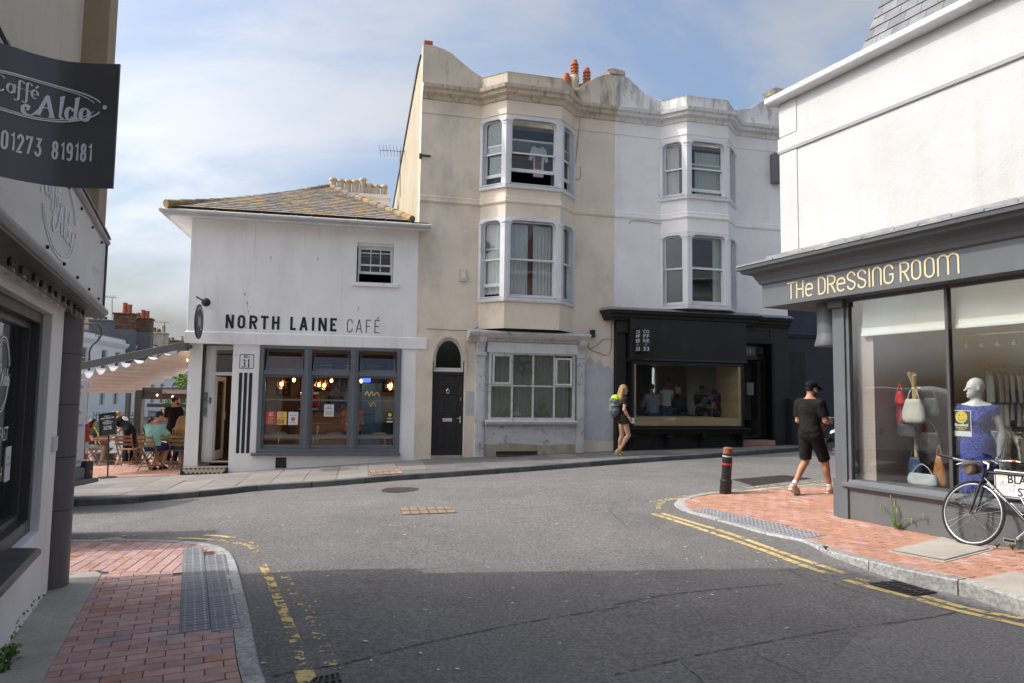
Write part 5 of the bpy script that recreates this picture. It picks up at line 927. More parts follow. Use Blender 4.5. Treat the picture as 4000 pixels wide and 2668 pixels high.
M('room_pink', (.46, .37, .33), .9, .05, 2, .05, 30); M('room_boards', (.22, .15, .09), .5, .2, 3, .05)
room(D, -1.28, 6, .15, 3.0, -.1, -5.5, dsh, 'room_pink', 'room_boards'); mk('inner_panel', G().box(D, -1.27, -1.0, -.75, -.1, .62, 2.6), 'room_pink', dsh)
g = G(); dc = D.xy(-1.68, -.12)
g.lathe((*dc, 0), [(.17, 2.53), (.165, 2.95)], 20); dm_ = mk('corner_drum', g, 'grey_shop', dsh, smooth=40); mk('drum_flare', G().lathe((*dc, 0), [(.2, 2.36), (.205, 2.38), (.185, 2.45), (.17, 2.53)], 20), 'grey_shop', dm_, smooth=30)
# ================================================================ Caffe Aldo on the left
A = FA
ald = thing('corner_caffe', 'cream corner building with grey Caffe Aldo shop fascia and dark round corner column', 'building', A.w(0, 0, 0))
M('cream_wall_l', (.58, .52, .42), .85, .06, 1.4, .25, 50, stain=[((.48, .38, .22), 2.4, (2.6, 2.6, .06), .54, .7, .5), ((.35, .33, .3), 3.5, (2, 2, .05), .6, .72, .5)]); M('tan_pier', (.36, .28, .175), .9, .12, 2.5, .4, 40, stain=[((.22, .18, .12), 2.5, None, .52, .7, .6)])
BK = (-.98, -.2); c1 = A.xy(.62, -.05)
fpl = [A.xy(-14, 0), A.xy(.45, 0), A.xy(.62, -.12), tuple(np.array(c1)+np.array(BK)*12), tuple(np.array(A.xy(-14, 0))+np.array([-10, -1]))]
g = G(); g.plan(fpl, 3.1, 7.25); mk('upper_wall', g, 'cream_wall_l', ald); mk('corner_pier', G().box(A, .0, .55, -.3, .2, 3.1, 7.25), 'tan_pier', ald, bev=.01); mk('eaves', G().box(A, -14, .6, -.2, .12, 7.05, 7.3), 'white_paint', ald); g = G(); g.plan(fpl, 7.25, 7.4); mk('roof', g, 'slate_grey', ald)
WA = (-4.6, -.55, .56, 2.2)
g = G(); g.wall(A, -14, -.02, -.3, 2.32, 0, -.25, [WA]); mk('wall', g, 'white_render', ald, bev=.006); g = G(); g.plan([tuple(np.array(A.xy(.3, -.5))), tuple(np.array(A.xy(.3, -.8))), tuple(np.array(c1)+np.array(BK)*12+np.array([.1, -.5])), tuple(np.array(c1)+np.array(BK)*12)], -.5, 2.4); mk('road_wall', g, 'white_render', ald, bev=.006)
# window
wf = mk('window_frame', G().frame(A, WA[0], WA[1], WA[2], WA[3], .09, -.22, -.06, wb=.10, wt=.08), 'dark_frame', ald, bev=.006); mk('inner_frame', G().frame(A, WA[0]+.09, WA[1]-.09, WA[2]+.1, WA[3]-.08, .05, -.2, -.12), 'dark_frame', wf, bev=.004); mk('sill', G().sweep([A.xy(-14, 0), A.xy(A.px(166, 2084, .12)[0], 0)], [(-.2, .50), (.1, .50), (.12, .515), (.12, .545), (.1, .555), (-.2, .58)]), 'dark_frame', ald, bev=.004)
pane(A, WA[0], WA[1]-.12, .68, 2.1, -.16, wf); mk('mullion', G().box(A, -2.62, -2.5, -.22, -.05, .6, 2.2), 'dark_frame', wf, bev=.004)
room(A, -5, -.3, .1, 2.6, -.26, -4, ald, 'room_dark', 'room_floor'); M('wall_tile', (.5, .5, .49), .3, .05, 3, 0); mk('tiled_wall', G().box(A, -.6, -.55, -1.4, -.26, .1, 2.3), 'wall_tile', ald)
# oval logo and words on the glass
def logo_oval(fr, cu, cz, rx, rz, o, par, mat='letter_white', w=.008, xmap=None):
    g = G()
    class FX:
        def w(self, a, oo, b): return xmap(a, oo, b) if xmap else fr.w(a, oo, b)
    for k, ww in ((1., w), (.91, w*.6)):
        for a0, a1 in ((14, 166), (194, 346)): g.stroke(arc(cu, cz, rx*k, rz*k, a0, a1, 22), ww, o, .002, FX())
    for s_ in (-1, 1): g.stroke(arc(cu+s_*rx*1.04, cz, rx*.018, rx*.018, 0, 330, 8), rx*.03, o, .002, FX(), True)
    return mk('logo_ring', g, mat, par)
def aldo_script(fr, cu, cz, s, o, par, mat='letter_white', xmap=None, sx=None):   # 'Caffe Aldo' in a heavy slanted face; s = height of the word block
    sx = sx or s; H = s; P = lambda x, z: (x, z)
    big = [['o', (.0, 0), (.12, 0)], ['o', (.05, .02), (.24, .56), (.28, .6)], ['o', (.255, .6), (.40, .02)], ['o', (.30, 0), (.47, 0)], ['o', (.12, .24), (.32, .24)], ['o']+[(a, b) for a, b in ((.06, .12), (-.02, .02), (-.12, -.06), (-.24, -.08), (-.33, .0), (-.34, .12), (-.27, .2), (-.2, .16), (-.2, .08), (-.26, .06))],
           ['o', (.57, .62), (.64, .63), (.60, .06), (.68, .0)], ['o']+arc(.86, .18, .10, .18, 30, 330, 14), ['o', (.97, .63), (1.04, .64), (1.0, .08), (1.07, .0)], ['c']+arc(1.27, .18, .12, .185, 0, 345, 16)]
    smalls = [['o']+arc(-.92, .62, .15, .22, 45, 315, 14), ['o']+arc(-.66, .54, .08, .13, 0, 345, 12), ['o', (-.575, .68), (-.57, .44)], ['o']+arc(-.40, .78, .06, .06, 0, 180, 6)+[(-.46, .32)]+arc(-.52, .3, .05, .05, 0, -150, 5), ['o', (-.55, .62), (-.36, .62)], ['o']+arc(-.20, .78, .06, .06, 0, 180, 6)+[(-.26, .32)]+arc(-.32, .3, .05, .05, 0, -150, 5), ['o', (-.33, .62), (-.17, .62)], ['o', (-.14, .53), (.0, .56)]+arc(-.06, .56, .075, .12, 0, 300, 12), ['o', (-.05, .74), (.02, .82)]]
    fat(fr, big, o, mat, par, .115, .028, 'logo_lettering', .0, cu-.15*sx, cz-.32*H, sx, H, xmap); fat(fr, smalls, o, mat, par, .065, .018, 'logo_lettering', .0, cu-.15*sx, cz-.32*H, sx, H, xmap)
logo_oval(A, -1.28, 1.72, .21, .25, -.155, wf, w=.012); aldo_script(A, -1.28, 1.70, .17, -.155, wf)
for s_, zz_ in (('BREAKFAST', 1.27), ('LUNCH', 1.0), ('DINNER', .73)): text(A, s_, -1.3, zz_, .10, -.156, 'letter_white', wf, width=.62 if len(s_) > 6 else .4)
M('print_red', (.5, .06, .05), .7, .1, 5, 0); nt_ = mk('window_notice', G().box(A, -1.02, -.86, -.156, -.152, .98, 1.22), 'paper', wf); text(A, 'STAFF', -.94, 1.13, .022, -.151, 'print_red', nt_); text(A, 'REQUIRED', -.94, 1.09, .022, -.151, 'print_red', nt_)
# column, fascia box, gutters
CR = .165; rh = unit2(ray(301, 1740)[:2]); nr_ = np.array([rh[1], -rh[0]]); bse = A.w(.17, 0, 0)[:2]; off_ = (bse-EYE[:2]) @ nr_; cc = np.array([*(bse+nr_*(-CR-off_)), 0.]) ; gcol = G(); gcol.lathe((cc[0], cc[1], 0), [(CR, -.2), (CR, 2.34)], 28); col_ = mk('corner_column', gcol, 'dark_cladding', ald, smooth=40)
for zz_ in (.62, 1.06, 1.5, 1.93): mk('column_joint', G().lathe((cc[0], cc[1], 0), [(CR-.0015, zz_-.004), (CR+.0012, zz_-.003), (CR+.0012, zz_+.003), (CR-.0015, zz_+.004)], 28), 'tar', col_)
fo_ = [A.xy(-14, .2), A.xy(.72, .2), tuple(np.array(A.xy(.72, .2))+np.array(BK)*10)]
mk('sign_fascia', G().sweep(fo_, [(0, 2.36), (0, 3.02), (-.3, 3.02), (-.3, 2.36)]), 'grey_fascia', ald); mk('soffit', G().sweep(fo_, [(.02, 2.31), (.02, 2.355), (-.6, 2.355), (-.6, 2.31)]), 'dark_cladding', ald)
mk('fascia_end_trim', G().box(A, .68, .735, -.1, .215, 2.33, 3.05), 'dark_frame', ald)
M('grey_trim', (.33, .33, .33), .45, .06, 3, .1, 30, stain=[((.2, .18, .16), 4, None, .52, .7, .6)])
for zz_, rr, oo in ((2.36, .036, .215), (3.025, .03, .205)): mk('roll_trim', G().tube([A.w(-14, oo, zz_), A.w(.72, oo, zz_), A.w(.735, oo-.1, zz_)], rr, 10), 'grey_trim', ald, smooth=40)
for k in range(14): a = .72-k*.42; mk('lead_flashing', G().cap([A.w(a, .24, 3.055), A.w(a, .23, 3.085), A.w(a, -.02, 3.2), A.w(a, -.02, 3.1)], [A.w(a-.41, .24, 3.06), A.w(a-.41, .23, 3.09), A.w(a-.41, -.02, 3.2), A.w(a-.41, -.02, 3.1)]), 'lead', ald)
(u_a, z_a), (u_b, z_b) = A.px(141, 890, .2), A.px(305, 900, .2)
ou0, oz0 = A.px(146, 800, .2); ou1, oz1 = A.px(298, 985, .2); cu_ = (ou0+ou1)/2
logo_oval(A, cu_, 2.715, .62, .265, .2025, ald, w=.014); aldo_script(A, cu_-.05, 2.70, .31, .2025, ald, sx=.43); text(A, 'Tel: 01273 819181', .25, 2.62, .07, .2025, 'letter_white', ald, width=.75)
for k, uu in enumerate((.3, -.35, -1.0, -1.6, -2.2)): mk('fixing_stud', G().lathe(A.w(uu, .2, 2.44), [(.012, 0), (.012, .012), (.006, .016)], 8, tuple(A.N)), 'plastic_black', ald); mk('fixing_stud', G().lathe(A.w(uu, .2, 2.95), [(.012, 0), (.012, .012), (.006, .016)], 8, tuple(A.N)), 'plastic_black', ald)
# festoon bulbs under the fascia
fest = thing('festoon_lights', 'string of clear globe bulbs under the grey caffe fascia', 'string lights', A.w(0, .15, 2.3)); glass('bulb_glass', (.95, .95, .93), 1.6); prev = None; cab = []
for (x, y) in ((36, 1055), (81, 1084), (131, 1112), (161, 1135), (195, 1156), (217, 1173), (246, 1191), (267, 1205), (292, 1220), (306, 1231), (323, 1242)):
    uu, zz_ = A.px(x, y, .13); c = A.w(uu, .13, zz_); mk('bulb', G().ell(c, (.024, .024, .026), 12, 8), 'bulb_glass', fest, smooth=1); mk('socket', G().lathe(c, [(.012, .022), (.013, .06), (.008, .066)], 8), 'plastic_black', fest); p = c+np.array([0, 0, .066])
    if prev is not None: cab += [(prev+p)/2-np.array([0, 0, .012])]
    cab.append(p); prev = p
mk('cable', G().tube(cab, .005, 5), 'plastic_black', fest)
hk = thing('socket_box', 'small white socket box on the white caffe wall', 'box', A.w(-.22, 0, 1.1)); mk('case', G().box(A, -.27, -.15, 0, .03, 1.13, 1.25), 'plastic_white', hk, bev=.006)
# flexible projecting sign board, bent towards the wall
flag = thing('projecting_sign', 'large dark projecting sign board with Caffe Aldo logo and phone number', 'sign', A.w(-3.2, .2, 2.4))
pR = at(454, 491, 3.0); pM = at(240, 470, 2.98); pL = at(0, 441, 2.84); pLL = at(-270, 420, 2.70)
ctrl = crom([pLL[:2], pL[:2], at(120, 455, 2.92)[:2], pM[:2], at(350, 480, 3.0)[:2], pR[:2]], 8); cum = [0]
for a, b in zip(ctrl, ctrl[1:]): cum.append(cum[-1]+np.linalg.norm(b-a))
SL = cum[-1]; zB, zT_ = at(440, 741, 3.0)[2], at(468, 241, 3.0)[2]
def fmap(a, oo, b):        # a: distance along the board, oo: out of it, b: height
    x = np.interp(a, cum, [p[0] for p in ctrl]); y = np.interp(a, cum, [p[1] for p in ctrl]); x2 = np.interp(a+.02, cum, [p[0] for p in ctrl]); y2 = np.interp(a+.02, cum, [p[1] for p in ctrl]); x1 = np.interp(a-.02, cum, [p[0] for p in ctrl]); y1 = np.interp(a-.02, cum, [p[1] for p in ctrl]); t = np.array([x2-x1, y2-y1]); t /= np.linalg.norm(t)+1e-9
    return np.array([x+t[1]*oo, y-t[0]*oo, b])
n = 40; g = G(); V = [fmap(SL*i/n, o, z) for o in (0, -.008) for z in (zB, zT_) for i in range(n+1)]; k = n+1
g.add(V, [(i, i+1, k+i+1, k+i) for i in range(n)]+[(2*k+i, 3*k+i, 3*k+i+1, 2*k+i+1) for i in range(n)]+[(i, 2*k+i, 2*k+i+1, i+1) for i in range(n)]+[(k+i, k+i+1, 3*k+i+1, 3*k+i) for i in range(n)]+[(0, k, 3*k, 2*k), (n, 2*k+n, 3*k+n, k+n)])
M('sign_dark', (.085, .082, .085), .32, .05, 2, .02, 20, spec=.6); mk('board', g, 'sign_dark', flag, smooth=30)
def along(x, y):           # pixel -> (distance, height) on the board
    best = min(np.linspace(0, SL, 200), key=lambda s_: abs((lambda p: CX+F*((p-EYE) @ RT)/((p-EYE) @ FW))(fmap(s_, 0, zB+.3))-x)); p = fmap(best, 0, 0); d = (p-EYE) @ np.array([FW[0], FW[1], 0]); r_ = ray(x, y); tt = ((p[0]-EYE[0])*r_[0]+(p[1]-EYE[1])*r_[1])/(r_[0]**2+r_[1]**2); return best, EYE[2]+r_[2]*tt
e0, ez = along(412, 415); l0, lz = along(95, 384); zc_o = (ez+lz)/2; logo_oval(None, l0, zc_o, (e0-l0)/1.05, .082, .002, flag, w=.006, xmap=fmap); a0_, az_ = along(140, 436); a1_, _ = along(350, 440); k_ = (a1_-a0_)/1.40; aldo_script(None, a0_+.15*k_, az_-.012+.32*.145, .145, .002, flag, xmap=fmap, sx=k_)
s0, sz = along(14, 595); s1, sz1 = along(378, 600); g = G(); cw = (s1-s0)/12.0; x = s0; zz0, zz1 = sz1-.035, sz1+.035
class FXs:
    def w(self, a, oo, b): return fmap(a, oo, b)
for ch in '01273 819181':
    if ch == ' ': x += cw*1.0; continue
    w_ = cw*(.55 if ch == '1' else .86); W, S = _gl(ch)
    for st_ in S: g.stroke([(x+.004+(w_-.008)*a/max(W, .01), zz0+(zz1-zz0)*b) for a, b in st_], .0085, .002, .002, FXs())
    x += cw*(.80 if ch == '1' else 1.1)
mk('phone_number', g, 'letter_white', flag); mk('wall_bracket', G().tube([A.w(-3.3, 0, zT_-.05), fmap(.05, -.02, zT_-.05)], .012, 8), 'plastic_black', flag)
# unseen box added round the corner only to throw a shadow band
kc = ong(170, 2085); blk = thing('sun_blocker', 'closed grey street kiosk at the kerb round the corner of the caffe', 'kiosk', (-6.5, 8., -.1)); FK = Fr((-5.36, 8.2), 77.); mk('body', G().box(FK, -2.5, 0, -.6, .6, -.2, 1.85), 'plastic_grey', blk, bev=.02); mk('blocker_cap', G().box(FK, -2.54, .03, -.64, .64, 1.85, 1.93), 'plastic_grey', blk, bev=.02); mk('blocker_panel', G().box(FK, -2.2, -.3, -.61, -.6, .8, 1.7), 'gutter', blk)
# ---------------------------------------------------------------- figures: one continuous surface per body, clothes over it
def vec(*a): return np.array(a, float)
def unit(v): return np.array(v, float)/(np.linalg.norm(v)+1e-9)
class S3:
    def __init__(s): s.p = []
    def rc(s, a, b, ra, rb, k=.03, cut=()): s.p.append(('r', vec(*a), vec(*b), ra, rb, k, cut)); return s
    def el(s, c, r, Rm=None, k=.03, cut=()): s.p.append(('e', vec(*c), r, np.eye(3) if Rm is None else Rm, None, k, cut)); return s
    def mesh(s, h, cuts=()):
        lo = np.full(3, 9.); hi = -lo
        for q in s.p:
            if q[0] == 'r': m = max(q[3], q[4]); a, b = np.minimum(q[1], q[2])-m, np.maximum(q[1], q[2])+m
            else: m = max(q[2]); a, b = q[1]-m, q[1]+m
            lo = np.minimum(lo, a); hi = np.maximum(hi, b)
        lo -= 3*h; hi += 3*h; n = np.ceil((hi-lo)/h).astype(int)+1; Fd = np.full(n, 1., np.float32); ax = [lo[i]+h*np.arange(n[i]) for i in range(3)]
        for ty, c0, c1, r0, r1, k, cut in s.p:
            if ty == 'r': m = max(r0, r1)+k+2*h; a, b = np.minimum(c0, c1)-m, np.maximum(c0, c1)+m
            else: m = max(c1)+k+2*h; a, b = c0-m, c0+m
            i0 = np.maximum(0, ((a-lo)/h).astype(int)); i1 = np.minimum(n, ((b-lo)/h).astype(int)+2); sl_ = tuple(slice(i0[i], i1[i]) for i in range(3))
            X = [ax[0][sl_[0]][:, None, None], ax[1][sl_[1]][None, :, None], ax[2][sl_[2]][None, None, :]]
            if ty == 'r':
                d = c1-c0; L = d @ d+1e-12; t = np.clip(((X[0]-c0[0])*d[0]+(X[1]-c0[1])*d[1]+(X[2]-c0[2])*d[2])/L, 0, 1)
                f = np.sqrt((X[0]-c0[0]-t*d[0])**2+(X[1]-c0[1]-t*d[1])**2+(X[2]-c0[2]-t*d[2])**2)-(r0+(r1-r0)*t)
            else:
                Rm = r0; P = [(X[0]-c0[0])*Rm[0, j]+(X[1]-c0[1])*Rm[1, j]+(X[2]-c0[2])*Rm[2, j] for j in range(3)]; q = np.sqrt(sum((P[j]/c1[j])**2 for j in range(3))); f = (q-1)*min(c1)*1.15
            for pt, nn in cut: f = np.maximum(f, (X[0]-pt[0])*nn[0]+(X[1]-pt[1])*nn[1]+(X[2]-pt[2])*nn[2])
            A_ = Fd[sl_]; t = np.clip(.5+.5*(f-A_)/k, 0, 1); Fd[sl_] = f*(1-t)+A_*t-k*t*(1-t)
        for pt, nn in cuts: Fd = np.maximum(Fd, ((ax[0]-pt[0])*nn[0])[:, None, None]+((ax[1]-pt[1])*nn[1])[None, :, None]+((ax[2]-pt[2])*nn[2])[None, None, :])
        ins = Fd < 0; cs_ = [(0, 0, 0), (1, 0, 0), (0, 1, 0), (1, 1, 0), (0, 0, 1), (1, 0, 1), (0, 1, 1), (1, 1, 1)]; nn = [m-1 for m in n]
        sub = lambda A_, c: A_[c[0]:c[0]+nn[0], c[1]:c[1]+nn[1], c[2]:c[2]+nn[2]]
        cnt = sum(sub(ins, c).astype(np.int8) for c in cs_); act = (cnt > 0) & (cnt < 8); ids = -np.ones(nn, np.int64); idx = np.argwhere(act); ids[act] = np.arange(len(idx))
        Vs = np.zeros((len(idx), 3)); W = np.zeros(len(idx)); vals = {c: Fd[idx[:, 0]+c[0], idx[:, 1]+c[1], idx[:, 2]+c[2]] for c in cs_}
        for i, a in enumerate(cs_):
            for b in cs_[i+1:]:
                if sum(abs(a[k]-b[k]) for k in range(3)) != 1: continue
                va, vb = vals[a], vals[b]; m = (va < 0) != (vb < 0); t = np.where(m, va/np.where(m, va-vb, 1), 0)
                Vs += np.where(m[:, None], np.array(a)+(np.array(b)-np.array(a))*t[:, None], 0); W += m
        Vs = lo+h*(idx+Vs/np.maximum(W, 1)[:, None]); Fc = []
        for d in range(3):
            e = [0, 0, 0]; e[d] = 1; u, v = [(1, 2), (2, 0), (0, 1)][d]
            i0 = ins[tuple(slice(0, n[k]-(1 if k == d else 0)) for k in range(3))]; i1 = ins[tuple(slice(e[k], n[k]) for k in range(3))]; E_ = np.argwhere(i0 != i1)
            if not len(E_): continue
            E_ = E_[(E_[:, u] > 0) & (E_[:, v] > 0) & (E_[:, u] < n[u]-1) & (E_[:, v] < n[v]-1)]; fl_ = i0[E_[:, 0], E_[:, 1], E_[:, 2]]; q = []
            for du, dv in ((0, 0), (-1, 0), (-1, -1), (0, -1)): c = E_.copy(); c[:, u] += du; c[:, v] += dv; q.append(ids[c[:, 0], c[:, 1], c[:, 2]])
            q = np.stack(q, 1); q[~fl_] = q[~fl_][:, ::-1]; Fc.append(q)
        g = G(); g.v = [tuple(p) for p in Vs]; g.f = [tuple(r_) for r_ in np.concatenate(Fc)]; return g
SK = {'light': (.55, .32, .22), 'tan': (.42, .22, .13), 'pale': (.60, .39, .30)}
for k_, c_ in SK.items(): m_ = M('skin_'+k_, c_, .55, .06, 9, .05, 150, spec=.35); m_.node_tree.nodes['Principled BSDF'].inputs['Subsurface Weight'].default_value = .08; m_.node_tree.nodes['Principled BSDF'].inputs['Subsurface Radius'].default_value = (.02, .008, .004)
def cloth(n, c, **k): M('cloth_'+n, c, .95, k.pop('var', .12), k.pop('vs', 6), .8, 15, spec=.15, bd=.03, **k)
cloth('black', (.014, .0135, .014)); cloth('charcoal', (.028, .027, .029)); cloth('mint', (.30, .60, .52)); cloth('navy', (.035, .06, .17)); cloth('denim', (.045, .085, .19), var=.3, vs=14); cloth('olive', (.20, .19, .075)); cloth('white', (.66, .66, .68)); cloth('greyblue', (.22, .27, .32)); cloth('maroon', (.075, .028, .055)); cloth('orange', (.75, .17, .02)); cloth('camo', (.035, .038, .028), var=.6, vs=22); cloth('floral', (.07, .12, .08), var=.9, vs=16); cloth('cream', (.62, .55, .42)); cloth('stone', (.33, .31, .27))
M('hair_blonde', (.42, .26, .11), .5, .35, 26, .5, 60, stain=[((.20, .115, .05), 30, (1, 1, .12), .45, .65, .7)]); M('hair_dark', (.018, .013, .011), .45, .3, 20, .4, 60); M('hair_brown', (.075, .04, .022), .5, .3, 24, .45, 60); M('hair_grey', (.22, .2, .18), .55, .3, 24, .3, 60); M('hair_red', (.11, .045, .02), .5, .3, 24, .45, 60)
M('shoe_white', (.6, .6, .58), .6, .08, 8, .05); M('shoe_black', (.02, .02, .02), .6, .1, 8, .05); M('shoe_peach', (.62, .36, .26), .5, .06, 8, .05); M('shoe_yellow', (.42, .30, .03), .6, .5, 30, .1); M('eye', (.02, .015, .012), .2, .1, 9, 0); M('lip', (.36, .13, .11), .5, .05, 9, 0); M('beard', (.03, .02, .016), .8, .3, 40, .3, 90)
def stand(): return dict(pelvis=(0, 0, .95), waist=(0, .0, 1.10), chest=(0, 0, 1.30), neck=(0, -.01, 1.47), head=(0, .025, 1.635), sL=(-.172, -.01, 1.395), sR=(.172, -.01, 1.395), eL=(-.215, -.03, 1.13), eR=(.215, -.03, 1.13), wL=(-.22, .05, .885), wR=(.22, .05, .885), hL=(-.09, 0, .93), hR=(.09, 0, .93), kL=(-.095, .02, .50), kR=(.095, .02, .50), aL=(-.095, -.02, .085), aR=(.095, -.02, .085), look=(0, 1, 0), toeL=(-.02, 1, -.25), toeR=(.02, 1, -.25))
def sit(hs=.45, lean=.0, knee=.42):
    J = stand(); dz = hs+.09-.95
    for k in ('pelvis', 'waist', 'chest', 'neck', 'head', 'sL', 'sR', 'eL', 'eR', 'wL', 'wR', 'hL', 'hR'): p = list(J[k]); p[1] += lean*(p[2]-.9); p[2] += dz; J[k] = tuple(p)
    J['kL'] = (-.12, knee, hs+.07); J['kR'] = (.12, knee, hs+.07); J['aL'] = (-.12, knee+.02, .085); J['aR'] = (.12, knee-.04, .085)
    for s_ in 'LR': x = -1 if s_ == 'L' else 1; J['e'+s_] = (x*.23, .12+lean*.4, hs+.30); J['w'+s_] = (x*.10, .36+lean*.5, hs+.30)
    return J
def person(label, loc, heading, J, H=1.74, skin='light', hair=('hair_brown', 'short'), top=('cloth_black', .55, 'tee'), legs=('cloth_charcoal', 1., None), shoe='shoe_black', h=.012, fat=1., fem=0, group=None, sock=None, cap=None, beard=False, feet=True, fingers=True, grip=0.4):
    s_ = H/1.75; J = {k: vec(*v) for k, v in J.items()}; rt_ = unit(J['sR']-J['sL']); up = unit(J['neck']-J['pelvis']); fw = unit(np.cross(up, rt_)); Rt = np.stack([rt_, fw, up], 1)
    lk = unit(J['look']); hu = unit(J['head']-J['neck']); hu = unit(hu*.5+vec(0, 0, 1)*.5); lk = unit(lk-hu*(lk @ hu)); hr_ = np.cross(lk, hu); Rh = np.stack([hr_, lk, hu], 1); hd = J['head']; root = thing('person', label, 'person', loc, group)
    hp = lambda a, b, c: hd+hr_*a+lk*b+hu*c
    sw, wa, hi_ = (.93, .92, 1.03) if fem else (1., 1., 1.)
    B_ = S3(); B_.el(hp(0, -.005, .02), (.074, .094, .098), Rh, .02); B_.el(hp(0, .025, -.055), (.054, .062, .06), Rh, .03); B_.rc(hp(0, .09, .012), hp(0, .112, -.022), .009, .014, .012); B_.el(hp(0, .085, -.06), (.024, .018, .010), Rh, .01); B_.el(hp(0, .075, -.095), (.024, .02, .018), Rh, .02)
    for x in (-1, 1): B_.el(hp(x*.076, -.005, -.005), (.011, .02, .031), Rh, .008); B_.el(hp(x*.03, .082, .012), (.016, .012, .009), Rh, .006)
    B_.rc(J['neck']-up*.03, hp(0, -.012, -.075), .056*(.9 if fem else 1), .05*(.88 if fem else 1), .03)
    def torso(q, e, cutn=(), hem=None, waist=True):
        cu_ = list(cutn)
        q.el(J['chest']+fw*.005, (.158*sw*fat+e, .108*fat+e, .20+e*.4), Rt, .05, cu_); q.el(J['waist'], (.132*wa*fat+e, .098*fat+e, .17), Rt, .05, cu_); q.rc(J['sL']+rt_*.02, J['sR']-rt_*.02, .05*sw+e*.8, .05*sw+e*.8, .05, cu_)
        for x in 'LR': q.rc(J['neck']-up*.035, J['s'+x], .05+e*.4, .044+e*.5, .04, cu_)
        if fem:
            for x in (-1, 1): q.el(J['chest']+rt_*x*.07+fw*.085-up*.02, (.06+e, .055+e, .06+e), Rt, .04, cu_)
    torso(B_, 0.); B_.el(J['pelvis'], (.158*hi_*fat, .115*fat, .125), Rt, .05)
    for x, sg in (('L', -1), ('R', 1)):
        S_, E_, W_ = J['s'+x], J['e'+x], J['w'+x]; B_.rc(S_, E_, .05*fat*sw, .041*sw, .03); B_.rc(E_, W_, .042*sw, .027, .02); B_.el(E_+(W_-E_)*.3, (.042*sw, .042*sw, .06), None, .03)
        d = unit(W_-E_); inw = unit(J['pelvis']*.6+J['chest']*.4-W_); side = unit(np.cross(d, inw)); pn = unit(np.cross(side, d)); k1 = unit(d*(1-grip)+pn*grip)
        if (np.cross(d, pn) @ vec(0, 1, 0)) == 0: pass
        Rp = np.stack([side, pn, d], 1); B_.el(W_+d*.045, (.037, .017, .052), Rp, .015)
        for q_, (o_, l_) in enumerate(((-.028, .062), (-.0095, .072), (.0095, .068), (.028, .052))):
            b0 = W_+d*.083+side*o_*1.05; b1 = b0+k1*l_*.5; b2 = b1+unit(k1+pn*grip*1.3)*l_*.5; B_.rc(b0-d*.02, b1, .0098, .009, .005); B_.rc(b1, b2, .009, .0078, .004)
        tsg = 1 if (side @ fw) > 0 else -1; t0 = W_+d*.03+side*tsg*.03; t1 = t0+unit(d*.7+side*tsg*.7+pn*.3)*.04; B_.rc(t0, t1, .0125, .0105, .008); B_.rc(t1, t1+unit(d+pn*.4)*.03, .0105, .009, .004)
        Hp, K_, A_ = J['h'+x], J['k'+x], J['a'+x]; B_.rc(Hp, K_, .088*fat*hi_, .056, .04); B_.rc(K_, A_, .052, .036, .02); sh_ = unit(A_-K_); back = unit(np.cross(np.cross(sh_, unit(J['toe'+x])), sh_)); B_.el(K_+(A_-K_)*.28-back*.022, (.05, .05, .11), np.stack([unit(np.cross(back, sh_)), back, sh_], 1), .03)
        if feet: td = unit(J['toe'+x]); B_.rc(A_-vec(0, 0, .03)*0-td*.02, A_+td*.15-vec(0, 0, .02), .038, .03, .02)
    sc_v = lambda g: setattr(g, 'v', [(a*s_, b*s_, c*s_) for a, b, c in g.v]) or g
    def put(nm, S_, mat, hh=h, par=root, cuts=(), off=0.):
        g = sc_v(S_.mesh(hh, cuts)); og = ORG[par]; o = mk(nm, G().add([(p[0]+og[0], p[1]+og[1], p[2]+og[2]) for p in g.v], g.f), mat, par, smooth=1); return o
    body = put('body', B_, 'skin_'+skin)
    # clothes
    if top:
        tm, sl_, kind = top; T = S3(); e = .014 if kind != 'loose' else .026; nk = J['neck']+up*(-.012 if kind != 'vest' else -.05); cutn = [(nk, up)]
        torso(T, e, cutn); hem = J['pelvis']-up*(.02 if kind != 'crop' else -.1)
        T.el(J['pelvis']+up*.04, (.158*hi_*fat+e, .115*fat+e, .13), Rt, .05)
        if sl_:
            for x in 'LR':
                S_, E_, W_ = J['s'+x], J['e'+x], J['w'+x]
                if sl_ <= 1: p = S_+(E_-S_)*sl_; T.rc(S_, p+(E_-S_)*.1, .054*fat*sw+e, (.054-.010*sl_)*sw+e*1.1, .04, [(p, unit(E_-S_))])
                else: p = E_+(W_-E_)*(sl_-1); T.rc(S_, E_, .054*fat+e, .045+e, .04); T.rc(E_, p+(W_-E_)*.05, .045+e, .034+e, .03, [(p, unit(W_-E_))])
        put('top', T, tm, cuts=[(hem, -up)])
    if legs:
        lm, fr_, _ = legs; T = S3(); e = .013; T.el(J['pelvis'], (.16*hi_*fat+e, .118*fat+e, .13), Rt, .05, [(J['pelvis']+up*.085, up)])
        for x in 'LR':
            Hp, K_, A_ = J['h'+x], J['k'+x], J['a'+x]
            if fr_ <= 1.001: p = Hp+(K_-Hp)*min(1, fr_); T.rc(Hp, p+(K_-Hp)*.08, .09*fat*hi_+e, (.09-.028*fr_)*fat+e*1.4, .04, [(p, unit(K_-Hp))])
            else: p = K_+(A_-K_)*(fr_-1); T.rc(Hp, K_, .09*fat*hi_+e, .06+e, .04); T.rc(K_, p, .06+e, .046+e, .03, [(p, unit(A_-K_))])
        put('bottoms', T, lm)
